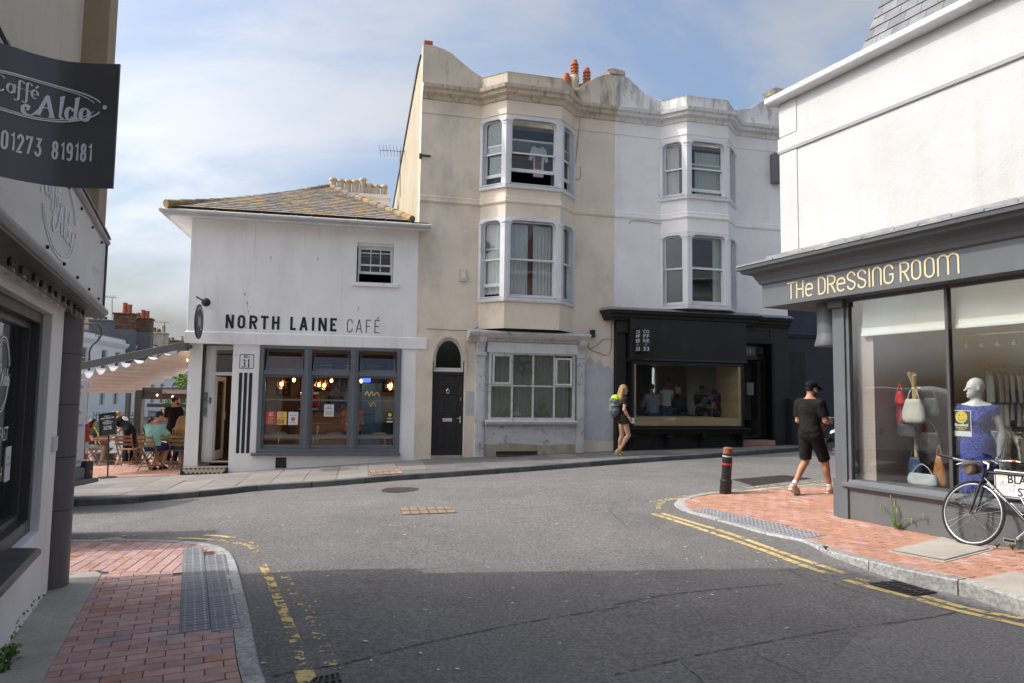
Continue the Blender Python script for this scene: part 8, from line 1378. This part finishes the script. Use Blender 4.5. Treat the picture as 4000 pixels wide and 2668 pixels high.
pp_('white NORTH LAINE CAFE hiring notice in the cafe window', 1267, 1579, 1303, 1627, 'p_white', [('t', 'NORTH LAINE CAFE', .9, .06, 'p_black', .9), ('t', 'We are', .77, .05, 'p_black', .3), ('t', 'HIRING', .62, .12, 'p_black', .72), ('r', .12, .88, .1, .5, 'gutter')]); pp_('small black and yellow CCTV sticker in the cafe window', 1511, 1612, 1534, 1650, 'p_black', [('c', .5, .78, .3, 'p_sun'), ('t', 'Smile!', .36, .15, 'p_white', .8), ('t', 'CCTV', .2, .1, 'p_sun', .5), ('r', .0, 1., .0, .12, 'p_white')])
room(C, -5.1, -.2, -.0, 2.72, -.3, -5.6, cafe, 'room_dark', 'room_floor', 'cafe_room'); M('cafe_wood', (.30, .16, .06), .5, .15, 3, 0); M('tile_white', (.5, .5, .48), .3, .05, 3, 0); mk('wood_panel', G().box(C, -4.2, -3.3, -4.5, -4.4, .0, 2.7), 'cafe_wood', cafe)
M('lamp_copper', (.5, .22, .1), .3, .1, 5, 0, metal=1); M('filament', (1., .5, .13), .4, 0, 1, 0, emit=22)
for k, (x, y, o, cage) in enumerate(((1099, 1500, -1.2, 1), (1246, 1503, -1.2, 1), (1266, 1505, -1.7, 1), (1526, 1505, -1.1, 1), (1520, 1508, -1.6, 1), (1295, 1487, -2.2, 0), (1148, 1484, -2.2, 0), (1411, 1488, -2.2, 0))):
    u, z = C.px(x, y, o); t = thing('pendant_lamp', 'copper wire cage pendant lamp with a glowing bulb in the cafe' if cage else 'bare glowing filament bulb hanging over the cafe counter', 'lamp', C.w(u, o, z-.15), 'pendant lamps in the cafe'); mk('bulb', G().ell(C.w(u, o, z), (.035, .035, .05), 10, 8), 'filament', t, smooth=1); mk('flex', G().tube([C.w(u, o, z+.05), C.w(u, o, 2.7)], .005, 5), 'plastic_black', t); mk('holder', G().lathe(C.w(u, o, z+.04), [(.02, 0), (.022, .06), (.01, .09)], 8), 'lamp_copper', t)
    if k in (0, 2, 3): pl_ = bpy.data.lights.new('bulb_light', 'POINT'); pl_.energy = 5.5; pl_.color = (1, .62, .3); pl_.shadow_soft_size = .04; lo_ = link(bpy.data.objects.new('bulb_light', pl_)); lo_.parent = t; lo_.location = (0, 0, .07)
    if cage:
        g = G(); T_ = C.w(u, o, z+.18); M5 = [C.w(u+.13*math.cos(a), o+.13*math.sin(a), z-.04) for a in np.linspace(0, 2*math.pi, 6)[:5]]; B5 = C.w(u, o, z-.13); L5 = [C.w(u+.05*math.cos(a), o+.05*math.sin(a), z+.16) for a in np.linspace(0, 2*math.pi, 6)[:5]]
        for i in range(5): g.tube([L5[i], M5[i]], .005, 4); g.tube([M5[i], M5[(i+1) % 5]], .005, 4); g.tube([M5[i], B5], .005, 4); g.tube([L5[i], L5[(i+1) % 5]], .005, 4)
        mk('cage', g, 'lamp_copper', t)
ct = thing('cafe_counter', 'dark cafe counter with shelves of bottles behind', 'counter', C.w(-2.2, -3.8, 0)); mk('counter_front', G().box(C, -3.3, -.9, -4.0, -3.6, 0, 1.1), 'cafe_wood', ct); mk('counter_top', G().box(C, -3.35, -.85, -4.05, -3.5, 1.1, 1.15), 'plastic_black', ct); mk('shelf', G().box(C, -3.2, -.5, -5.5, -5.2, 1.75, 1.79), 'cafe_wood', ct); mk('tiled_back', G().box(C, -3.2, -.5, -5.58, -5.55, 1.1, 1.7), 'tile_white', ct)
M('bottle_green', (.02, .06, .03), .1, .2, 5, 0, spec=.7); M('bottle_brown', (.08, .03, .01), .1, .2, 5, 0, spec=.7)
for k in range(14): u = -3.05+k*.17; mk('bottle', G().lathe(C.w(u, -5.33, 1.79), [(.035, 0), (.036, .17), (.013, .23), (.013, .3)], 8), ('bottle_green', 'bottle_brown', 'paper')[k % 3], label='dark bottle on the high cafe shelf' if k % 3 < 2 else 'white bottle on the high cafe shelf', cat='bottle', group='bottles on the cafe shelf', org=C.w(u, -5.33, 1.79), smooth=40)
em = thing('espresso_machine', 'red espresso machine on the cafe counter', 'coffee machine', C.w(-2.95, -3.75, 1.15)); M('machine_red', (.35, .02, .03), .2, .1, 4, 0); mk('body', G().box(C, -3.25, -2.65, -4., -3.55, 1.25, 1.6), 'machine_red', em, bev=.05); mk('top_rail', G().box(C, -3.2, -2.7, -3.95, -3.6, 1.6, 1.66), 'chrome', em); mk('drip_tray', G().box(C, -3.2, -2.7, -3.9, -3.5, 1.16, 1.22), 'chrome', em)
fg = thing('drinks_fridge', 'blue drinks fridge covered in white graffiti tags in the cafe', 'fridge', C.w(-1.2, -2.7, 0)); M('fridge_blue', (.03, .14, .42), .4, .2, 5, 0); mk('cabinet', G().box(C, -1.5, -.95, -3.0, -2.5, .0, 1.95), 'fridge_blue', fg, bev=.03); g = G(); g.stroke(crom([(-1.42, 1.6), (-1.36, 1.7), (-1.3, 1.58), (-1.24, 1.7), (-1.18, 1.6), (-1.1, 1.68), (-1.02, 1.58)], 4), .03, -2.499, .003, C); g.stroke(crom([(-1.3, 1.4), (-1.25, 1.3), (-1.2, 1.42), (-1.12, 1.3)], 4), .025, -2.499, .003, C); mk('graffiti', g, 'letter_white', fg)
tv = thing('tv_screen', 'small bright blue screen high on the cafe wall', 'screen', C.w(-1.4, -3.2, 2.0)); M('screen_blue', (.1, .2, .9), .4, .3, 6, 0, emit=1.2); mk('bezel', G().box(C, -1.75, -1.25, -3.3, -3.25, 1.93, 2.12), 'plastic_black', tv); mk('screen', G().box(C, -1.73, -1.27, -3.25, -3.245, 1.95, 2.10), 'screen_blue', tv)
for u, lb in ((-2.6, 'black chalk menu board over the left of the cafe counter'), (-1.9, 'black chalk menu board over the middle of the cafe counter'), (-1.2, 'black chalk menu board over the right of the cafe counter')):
    poster(C, lb, u-.25, u+.25, 2.2, 2.55, -4.9, 'p_black', [('t', 'NORTH LAINE CAFE', .78, .09, 'letter_white', .7), ('t', 'Flat White  Latte', .5, .08, 'gutter', .7), ('t', 'Breakfast  Lunch', .3, .08, 'gutter', .7)])
poster(C, 'black coffee poster on the wooden cafe panel', -3.95, -3.55, 1.55, 2.05, -4.39, 'p_black', [('t', 'Coffee', .75, .14, 'letter_white', .7), ('c', .3, .45, .12, 'p_food'), ('c', .7, .45, .12, 'p_food'), ('c', .3, .2, .12, 'p_food'), ('c', .7, .2, .12, 'p_food')])
bn = thing('window_bench', 'long pale wood bench along the cafe window', 'bench', C.w(-2.2, -.45, .1)); mk('seat', G().box(C, -3.7, -.65, -.75, -.35, .56, .62), 'wood_ply', bn)
for u in (-3.4, -2.6, -1.7, -.9): mk('leg', G().tube([C.w(u, -.5, .0), C.w(u, -.5, .56)], .02, 8), 'chrome', bn)
M('cushion_grey', (.3, .3, .31), .95, .1, 5, .2, 40)
for u, lb in ((-3.4, 'grey seat cushion on the bench below the food posters'), (-2.1, 'grey seat cushion beside the hi-vis man'), (-1.05, 'grey seat cushion at the right end of the window bench')): mk('cushion', G().ell(C.w(u, -.55, .655), (.2, .17, .04), 14, 8), 'cushion_grey', smooth=1, label=lb, cat='cushion', org=C.w(u, -.55, .62))
tb2 = thing('cafe_table', 'dark square cafe table with a steel leg behind the window bench', 'table', C.w(-2.6, -1.3, 0)); mk('top', G().box(C, -2.95, -2.2, -1.65, -1.0, .84, .88), 'cafe_wood', tb2); mk('leg', G().tube([C.w(-2.55, -1.3, 0), C.w(-2.55, -1.3, .84)], .03, 8), 'chrome', tb2)
J = sit(.5, .08); J.update(look=(.2, 1, -.3)); hv = person('worker in orange hi-vis vest sitting on the cafe window bench', C.w(-1.70, -.62, .1), -8, J, 1.76, 'light', ('hair_brown', 'short'), ('cloth_orange', .2, 'loose'), ('cloth_charcoal', 2, None), 'shoe_black', .014, 1.05); M('hivis_tape', (.6, .6, .55), .3, .05, 4, 0); og = ORG[hv]
T = S3(); T.el((0, .03, .80), (.178, .135, .2), None, .02); put_ = T.mesh(.012, [((0, 0, .83), (0, 0, 1)), ((0, 0, .775), (0, 0, -1))]); mk('reflective_band', G().add([tuple(np.array(p)+og) for p in put_.v], put_.f), 'hivis_tape', hv, smooth=1)
J = stand(); J.update(wL=(-.15, .3, 1.05), wR=(.15, .3, 1.05), look=(.3, 1, -.4)); person('barista in black behind the cafe counter', C.w(-2.25, -4.5, .1), 172, J, 1.74, 'light', ('hair_dark', 'short'), ('cloth_black', .6, 'tee'), ('cloth_black', 2, None), None, .016, feet=False)
# ================================================================ inside the coffee shop
FL = .52; G2 = 'customers inside the coffee shop'
def inb(label, x, o, hd, J, **k): u, _ = B.px(x, 1600, o); return person(label, B.w(u, o, FL), hd, J, k.pop('H', 1.74), group=G2, h=.016, **k)
hb = 75.4-90
J = sit(.62, .05); inb('man in grey-blue shirt sitting with his back to the coffee shop window', 2548, -.75, hb, J, hair=('hair_dark', 'short'), top=('cloth_greyblue', 1.6, 'loose'), legs=('cloth_navy', 2, None))
J = stand(); inb('woman in white sleeveless top standing inside the coffee shop', 2603, -1.15, hb+10, J, H=1.6, hair=('hair_red', 'bob'), top=('cloth_white', 0, 'tee'), legs=('cloth_denim', 2, None), fem=1)
J = stand(); inb('woman with a dark top knot standing deep in the coffee shop', 2612, -2.4, hb+60, J, H=1.72, hair=('hair_dark', 'bun'), top=('cloth_stone', .6, 'tee'), legs=('cloth_black', 2, None), fem=1)
J = sit(.62, .2); J.update(look=(-1, .4, -.5)); inb('man in black leaning over a coffee shop table', 2668, -1.0, hb-25, J, hair=('hair_brown', 'buzz'), top=('cloth_black', 1.8, 'tee'), legs=('cloth_black', 2, None), fat=1.1)
J = sit(.62, .05); inb('man in patterned shirt and red cap facing the coffee shop window', 2738, -1.9, hb+175, J, hair=('hair_dark', 'short'), top=('cloth_floral', .9, 'loose'), legs=('cloth_navy', .95, None), cap='machine_red')
J = sit(.62, .05); wh = inb('woman in a cream sun hat sitting inside the coffee shop', 2796, -1.5, hb-60, J, H=1.6, hair=('hair_dark', 'bob'), top=('cloth_cream', .6, 'tee'), legs=('cloth_floral', 2, None), fem=1)
hz_ = FL+(1.385-.235)*1.6/1.75; u, _ = B.px(2796, 1600, -1.5); M('straw', (.55, .45, .28), .9, .15, 30, .3, 60); mk('sun_hat', G().lathe(B.w(u, -1.5, hz_), [(.19, -.015), (.185, .0), (.1, .02), (.098, .06), (.085, .11), (.03, .135), (.001, .135)], 20), 'straw', smooth=40, label='cream sun hat with a ribbon worn inside the coffee shop', cat='hat', org=B.w(u, -1.5, hz_))
J = sit(.62, .02); J.update(eR=(.27, .02, .92), eL=(-.27, .02, .92), wR=(.2, .2, .7), wL=(-.2, .2, .7)); inb('man in maroon t-shirt sitting with his back to the coffee shop window', 2822, -.72, hb, J, H=1.82, hair=('hair_grey', 'buzz'), top=('cloth_maroon', .75, 'tee'), legs=('cloth_navy', 2, None), fat=1.1)
wb = thing('window_ledge_bench', 'plywood bench inside the coffee shop window', 'bench', B.w(6.3, -.7, FL)); mk('seat', G().box(B, 4.85, 7.5, -1.0, -.5, FL+.56, FL+.62), 'wood_ply', wb); mk('front', G().box(B, 4.85, 7.5, -.54, -.5, FL, FL+.56), 'wood_ply', wb)
for (x, o, lb) in ((2700, -1.5, 'black bar stool in the middle of the coffee shop'), (2745, -2.0, 'black bar stool under the man in the red cap'), (2796, -1.55, 'black bar stool under the woman in the sun hat')):
    u, _ = B.px(x, 1600, o); t = thing('bar_stool', lb, 'stool', B.w(u, o, FL)); mk('seat', G().lathe(B.w(u, o, FL+.6), [(.17, 0), (.18, .02), (.16, .05)], 16), 'plastic_black', t); mk('stem', G().tube([B.w(u, o, FL), B.w(u, o, FL+.6)], .025, 8), 'plastic_black', t); mk('foot', G().lathe(B.w(u, o, FL), [(.2, 0), (.18, .02), (.03, .04)], 16), 'plastic_black', t)
# ================================================================ inside the clothes shop
qd = lambda x, y, o: D.px(3250+x/1.96, 1400+y/1.96, o)
um, zt_ = qd(1100, 170, -.45); HMq = zt_-.12; mc = D.w(um, -.45, .15); M('mannequin', (.80, .80, .78), .35, .02, 3, 0, spec=.5); M('dress_blue', (.045, .10, .55), .9, .1, 6, .1, 40, stain=[((.055, .025, .06), 55, None, .47, .52, .95), ((.12, .2, .75), 80, None, .55, .6, .6)])
J = stand(); J.update(eR=(.23, -.03, 1.13), wR=(.21, .06, .90), eL=(-.23, -.03, 1.13), wL=(-.21, .04, .9), look=(.9, .6, 0)); MAT['skin_mannequin'] = MAT['mannequin']; mq = person('x', mc, -170+34, J, HMq/1.0, 'mannequin', ('hair_dark', None), ('dress_blue', .22, 'vest'), None, None, .011, .86, 1, grip=.25); mq.name = 'mannequin'; tag(mq, 'bald white mannequin in a blue floral dress in the clothes shop window', 'mannequin')
for ch_ in list(mq.children):
    if ch_.name.startswith(('eye', 'mouth')): bpy.data.objects.remove(ch_)
T = S3(); k_ = HMq/1.75; T.rc((0, 0, 1.0), (0, 0, .25), .175, .23, .05); gg = T.mesh(.014, [((0, 0, .3), (0, 0, -1))]); mk('dress_skirt', G().add([(p[0]*k_+mc[0], p[1]*k_*.75+mc[1], p[2]*k_+mc[2]) for p in gg.v], gg.f), 'dress_blue', mq, smooth=1)
# bags hanging on a wooden hook stand
us_, zs_ = qd(610, 110, -.45); hs_ = thing('bag_stand', 'pale wooden hook stand loaded with handbags', 'stand', D.w(us_+.03, -.45, .15)); M('stand_wood', (.55, .36, .18), .5, .1, 4, 0); mk('post', G().tube([D.w(us_+.05, -.45, .15), D.w(us_+.03, -.45, zs_)], .03, 10), 'stand_wood', hs_, smooth=40)
for (x, y) in ((590, 95), (630, 115), (665, 212)): u, z = qd(x, y, -.38); mk('hook', G().tube([D.w(us_+.04, -.45, z-.22), D.w(u, -.38, z-.02)], [.022, .026], 8), 'stand_wood', hs_, smooth=40)
def bag(label, x0, y0, x1, y1, o, mat, strap=.15, dep=.08, taper=.15, sm_=''):
    (a, zt), (b, zb) = qd(x0, y0, o), qd(x1, y1, o); w_ = b-a; t = thing('handbag', label, 'bag', D.w((a+b)/2, o, zb), 'handbags in the shop window'); n = 14; g = G(); V = []
    for k in range(9):
        q = k/8; z = zb+(zt-zb)*q; ww = w_/2*(1-taper*q)*(1-.35*(1-min(1, q*6))**2)*(1-.1*max(0, q-.8)*5); dd = dep/2*(1-.75*q)*(1-.3*(1-min(1, q*5))**2)+.006; V += [D.w((a+b)/2+ww*math.copysign(abs(math.cos(c_))**.6, math.cos(c_))+.012*math.sin(5*q+3*c_), o+dd*math.copysign(abs(math.sin(c_))**.7, math.sin(c_))+.006*math.sin(9*q+4*c_), z) for c_ in np.linspace(0, 2*math.pi, n, endpoint=False)]
    g.add(V, [(i*n+j, i*n+(j+1) % n, (i+1)*n+(j+1) % n, (i+1)*n+j) for i in range(8) for j in range(n)]+[tuple(range(n))[::-1], tuple(8*n+j for j in range(n))]); mk('bag_body', g, mat, t, smooth=1); c_ = (a+b)/2; hw = w_/2*(1-taper)*.75
    mk('strap', G().tube(crom([D.w(c_-hw, o, zt-.02), D.w(c_-hw*.6, o, zt+strap*.6), D.w(c_, o, zt+strap), D.w(c_+hw*.6, o, zt+strap*.6), D.w(c_+hw, o, zt-.02)], 5), .008, 6), mat, t, smooth=1); mk('clasp', G().lathe(D.w(c_, o+dep/2*.4, zb+(zt-zb)*.6), [(.012, 0), (.01, .012)], 8, tuple(D.N)), 'brass', t)
for n_, c_ in (('cream', (.55, .51, .44)), ('red', (.6, .03, .03)), ('pink', (.6, .12, .14)), ('black', (.02, .02, .022)), ('navy', (.03, .06, .12)), ('silver', (.45, .45, .46)), ('tan', (.38, .16, .05)), ('dark', (.05, .05, .05))): M('leather_'+n_, c_, .45, .1, 6, .15, 40)
bag('cream slouchy handbag hanging at the front of the stand', 535, 310, 720, 500, -.3, 'leather_cream', .13, .14, .3); bag('small bright red handbag hanging high on the stand', 485, 250, 555, 355, -.36, 'leather_red', .09, .06, .3); bag('narrow pink shoulder bag behind the cream one', 495, 330, 545, 525, -.42, 'leather_pink', .1, .04, .1); bag('black leather handbag right of the cream one', 690, 300, 830, 450, -.42, 'leather_dark', .1, .08, .2); bag('flat black clutch under the cream handbag', 500, 500, 645, 610, -.34, 'leather_dark', .08, .04, .0); bag('black and silver patterned bag low on the stand', 660, 560, 845, 730, -.36, 'leather_black', .12, .07, .15); bag('navy blue leather handbag hanging low', 580, 750, 700, 930, -.34, 'leather_navy', .11, .08, .25); bag('silver tote bag standing on the window floor', 585, 870, 805, 990, -.28, 'leather_silver', .11, .1, .0); bag('tan shoulder bag with a long strap beside the mullion', 770, 740, 880, 990, -.34, 'leather_tan', .12, .06, .5)
# shoe tree
u, z = qd(450, 380, -.5); sr = thing('shoe_stand', 'branching wooden stand with small shelves of black shoes', 'stand', D.w(u, -.5, .15)); mk('trunk', G().tube([D.w(u+.02, -.5, .15), D.w(u, -.5, .7), D.w(u+.03, -.5, 1.1), D.w(u-.03, -.5, z)], [.07, .05, .045, .04], 10), 'teak', sr, smooth=40)
for (x, y) in ((430, 372), (400, 575), (380, 830)): u2, z2 = qd(x, y, -.48); mk('shelf', G().lathe(D.w(u2, -.48, z2-.015), [(.12, 0), (.13, .015), (.12, .02)], 14), 'teak', sr)
for (x, y, lb) in ((400, 345, 'black shoe on the top shelf of the shoe stand'), (460, 345, 'black shoe on the right of the top shoe shelf'), (365, 535, 'black shoe on the middle shoe shelf'), (430, 545, 'black shoe on the right of the middle shoe shelf'), (380, 815, 'woven sandal on the bottom shoe shelf')):
    u2, z2 = qd(x, y, -.46); T = S3(); p = D.w(u2, -.46, z2); T.rc(p-D.N*.06-[0, 0, .01], p+D.N*.07-[0, 0, .02], .032, .03, .02); T.rc(p-D.N*.06, p-D.N*.05+[0, 0, .02], .034, .03, .02); mk('shoe', T.mesh(.01), 'leather_black' if y < 800 else 'straw', smooth=1, label=lb, cat='shoe', org=p)
# clothes rails
for n_, c_ in (('oat', (.50, .42, .33)), ('pale', (.55, .56, .58)), ('grey', (.32, .34, .38)), ('white', (.66, .65, .62)), ('print', (.5, .45, .38)), ('rust', (.3, .1, .06))): M('garm_'+n_, c_, .95, .1 if n_ != 'print' else .8, 5 if n_ != 'print' else 24, .2, 30)
def rail(label, x0, y0, x1, y1, o0, o1, n, mats, L, k0):
    (a, za), (b, zb) = qd(x0, y0, o0), qd(x1, y1, o1); A0, A1 = D.w(a, o0, za), D.w(b, o1, za); t = thing('clothes_rail', label, 'clothes rail', D.w(a, o0, za)); mk('bar', G().tube([A0, A1], .014, 8), 'iron_black', t); mk('upright', G().tube([A0, (A0[0], A0[1], .15)], .016, 8), 'iron_black', t); mk('upright', G().tube([A1, (A1[0], A1[1], .15)], .016, 8), 'iron_black', t); d = unit(A1-A0)
    for k in range(n):
        p = A0+(A1-A0)*(k+.6)/n; dr_ = unit(np.array([d[1], -d[0], 0])*.95+d*.3*rng.uniform(-1, 1)); f_ = Fr(p[:2], U=tuple(dr_[:2])); l_ = L*rng.uniform(.85, 1.1); zt = p[2]-.06; gt = thing('garment', '%s hanging %s on the %s' % (['oatmeal blouse', 'pale blue top', 'grey dress', 'white shirt', 'patterned blouse', 'rust jacket'][mats[k % len(mats)]], ['first', 'second', 'third', 'fourth', 'fifth', 'sixth', 'seventh', 'eighth', 'ninth'][k], k0), 'garment', (p[0], p[1], zt-l_), 'clothes on the '+k0)
        sh_ = [(-.22, zt-.07), (-.05, zt), (.05, zt), (.22, zt-.07), (.26, zt-.38), (.19, zt-.40), (.17, zt-.2), (.19, zt-l_), (0, zt-l_-.02), (-.19, zt-l_), (-.17, zt-.2), (-.19, zt-.40), (-.26, zt-.38)]; mk('cloth', G().ext(f_, sh_, -.02, .02), ['garm_oat', 'garm_pale', 'garm_grey', 'garm_white', 'garm_print', 'garm_rust'][mats[k % len(mats)]], gt, bev=.012); mk('hanger', G().tube([(p[0], p[1], p[2]+.01), (p[0], p[1], zt+.01), f_.w(.2, 0, zt-.055)], .006, 5), 'stand_wood', gt)
rail('black rail of pale clothes hung high in the shop', 1165, 60, 1500, 20, -1.1, -1.5, 9, [1, 2, 2, 0, 3, 3, 4, 0, 3], .62, 'upper rail'); rail('black rail of patterned clothes hung low in the shop', 1195, 520, 1500, 490, -1.0, -1.4, 8, [2, 4, 5, 4, 0, 3, 5, 4], .6, 'lower rail')
tr = thing('spotlight_track', 'ceiling track with small spotlights in the clothes shop', 'light fitting', D.w(.3, -1.2, 2.6)); u0_, z0_ = qd(880, -165, -1.2); u1_, _ = qd(1480, -200, -1.2); mk('track', G().tube([D.w(u0_, -1.2, z0_), D.w(u1_, -1.2, z0_)], .012, 6), 'chrome', tr)
for k in range(5): u = u0_+(u1_-u0_)*(k+.3)/5; mk('spot', G().lathe(D.w(u, -1.2, z0_-.02), [(.03, -.14), (.034, -.13), (.022, -.05), (.01, 0)], 12), 'chrome', tr, smooth=40)
u, z = qd(305, 498, -.6); fa = thing('fire_call_point', 'small red fire alarm call point on the inner shop wall', 'fire alarm', D.w(u, -.74, z)); mk('box', G().box(D, u-.05, u+.05, -.75, -.70, z-.06, z+.06), 'p_red', fa, bev=.006); mk('pane', G().box(D, u-.028, u+.028, -.70, -.695, z-.02, z+.03), 'p_white', fa)
def smile_poster():
    (a, zt), (b, zb) = qd(922, 395, .0), qd(1075, 600, .0); t = thing('cctv_poster', 'black poster with a winking yellow face reading Smile You are on CCTV', 'poster', D.w((a+b)/2, .0, zb)); mk('sheet', G().box(D, a, b, .008, .012, zb, zt), 'p_white', t); mk('field', G().box(D, a+.008, b-.008, .012, .013, zb+(zt-zb)*.2, zt-.008), 'p_black', t); w_ = b-a; c_ = (a+b)/2; zc = zb+(zt-zb)*.74; r_ = w_*.31
    mk('face', G().lathe(D.w(c_, .013, zc), [(r_, 0), (r_, .001)], 28, tuple(D.N)), 'p_sun', t); g = G(); g.stroke(arc(c_, zc, r_*.62, r_*.62, 200, 340, 12), .004, .0145, .001, D); g.stroke([(c_+r_*.2, zc+r_*.3), (c_+r_*.5, zc+r_*.3)], .005, .0145, .001, D); g.stroke(arc(c_-r_*.35, zc+r_*.3, r_*.05, r_*.07, 0, 330, 8), .008, .0145, .001, D, True); mk('features', g, 'p_black', t)
    text(D, 'Smile!', c_, zb+(zt-zb)*.39, (zt-zb)*.1, .0135, 'p_white', t, width=w_*.72, bold=.05); text(D, "You're on", c_, zb+(zt-zb)*.305, (zt-zb)*.06, .0135, 'p_sun', t, width=w_*.6, bold=.03); text(D, 'CCTV', c_, zb+(zt-zb)*.225, (zt-zb)*.06, .0135, 'p_sun', t, width=w_*.36, bold=.03)
smile_poster()
# ================================================================ weeds and litter
def tuft(label, c, n, L, mats, seed, spread=.7, wid=.004): return blades(label, c, n, L, mats, spread, wid, seed, 'weed', 'weed_tuft')
for k, (x, y, n, L, lb) in enumerate(((3508, 2062, 40, .11, 'green grass tuft growing at the foot of the grey riser'), (3955, 2150, 46, .07, 'short grass tuft under the bicycle pedal'), (3895, 2143, 20, .05, 'tiny grass tuft by the square access cover'), (3225, 2150, 30, .05, 'dry grass in the gutter by the flush kerb'), (3580, 2272, 34, .08, 'grass growing over the kerb by the drain grating'), (3920, 2368, 34, .08, 'grass in the gutter below the concrete slab kerb'), (3095, 1752, 20, .07, 'green weed at the end of the far kerb'), (3375, 2215, 24, .05, 'sparse grass along the kerb foot'))):
    c = ong(x, y, hR if y < 2200 else 0.); c = D.w(D.px(x, y, .1)[0], .1, zR(*D.xy(D.px(x, y, .1)[0], .1))) if k == 0 else c; tuft(lb, (c[0], c[1], c[2]), n, L, ['weed', 'weed', 'weed_dry'], 20+k)
uq_, _ = D.px(3495, 2050, .1); c = D.w(uq_, .1, zR(*D.xy(uq_, .1))); sd = thing('seeding_grass', 'tall seeding grass stalks against the grey riser', 'weed', c)
for (x, y) in ((450, 1050), (480, 1100), (495, 1150), (375, 1115), (700, 1190), (610, 1225)):
    u, z = qd(x, y, .1); p = D.w(u, .1, z); mk('stalk', G().tube(crom([c, (c+p)/2+[0, 0, .05], p], 4), .0042, 4), 'weed', sd); mk('seed_head', G().ell(p-[0, 0, .03], (.008, .008, .04), 6, 6), 'weed_dry', sd)
def leafy(label, pts, n, seed, s0=.03):
    r_ = np.random.default_rng(seed); t = thing('creeping_weed', label, 'weed', pts[0]); g = G(); gf = G()
    for k in range(n):
        q = r_.random()*(len(pts)-1); i = int(q); p = pts[i]+(pts[i+1]-pts[i])*(q-i)+np.array([abs(r_.normal())*.03, r_.normal()*.03, min(1.3, abs(r_.normal()))*.06*math.sin(math.pi*(.15+.8*q/(len(pts)-1)))]); a = unit(r_.normal(size=3)+[.3, 0, 1.2]); u = unit(np.cross(a, r_.normal(size=3))); v = np.cross(a, u); l_ = s0*r_.uniform(.5, 1.1); g.add([p+u*l_*.5, p+(u*.2+v*.5)*l_, p+(v*.45-u*.4)*l_, p-u*l_*.55, p-(v*.45+u*.4)*l_, p+(u*.2-v*.5)*l_], [(0, 1, 2, 3, 4, 5)])
        if k % 16 == 0: gf.ell(p+[0, 0, .012], (.004, .004, .004), 5, 4)
    mk('leaves', g, 'weed', t, kind='stuff'); mk('flowers', gf, 'letter_white', t, kind='stuff')
leafy('green creeping weed with tiny flowers at the foot of the white caffe wall', [ong(*p, hL)+np.array([0, 0, .02]) for p in ((112, 2360), (70, 2400), (30, 2460), (0, 2500), (-60, 2560))], 1500, 5); leafy('small green weed patch by the caffe wall at the bottom corner', [ong(*p, hL)+np.array([0, 0, .01]) for p in ((20, 2560), (5, 2600), (-20, 2640))], 260, 6)
M('litter', (.62, .61, .6), .8, .1, 5, 0); gl_ = G()
lit = thing('litter', 'scraps of pale paper and gum scattered on the road', 'litter', ong(2000, 2300)); r2 = np.random.default_rng(9)
for k in range(70):
    x, y = r2.uniform(700, 3300), r2.uniform(1960, 2660); p = ong(x, y)
    if inside(p[:2], [tuple(q[:2]) for q in regL]) or inside(p[:2], [tuple(q[:2]) for q in regR]): continue
    a = r2.uniform(0, 6.28); l_ = r2.uniform(.006, .022); w_ = l_*r2.uniform(.3, .8); u = np.array([math.cos(a), math.sin(a), 0]); v = np.array([-u[1], u[0], 0]); q = [p+u*l_, p+v*w_, p-u*l_*.9, p-v*w_*.8]; mk('scrap', G().cap([z_+[0, 0, .0055] for z_ in q], [z_+[0, 0, .0085] for z_ in q]), 'litter', lit)

# marks on the cafe wall
worn('drip', (.22, .17, .11), .5, 40.)
for x, y, w_, h_ in ((1058, 1008, .035, .09), (1241, 1013, .04, .08), (957, 1150, .03, .1), (966, 1190, .035, .16), (971, 1220, .02, .08), (1400, 1207, .03, .13), (960, 1280, .02, .05), (920, 1390, .02, .1)):
    u, z = C.px(x, y, 0); mk('dirt_mark', G().ext(C, [(u-w_/2, z+h_*.3), (u-w_*.2, z+h_*.5), (u+w_*.4, z+h_*.35), (u+w_*.3, z-h_*.1), (u+w_*.05, z-h_*.5), (u-w_*.25, z-h_*.15)], .0, .003 if y < 1290 else .006), 'drip', cafe)
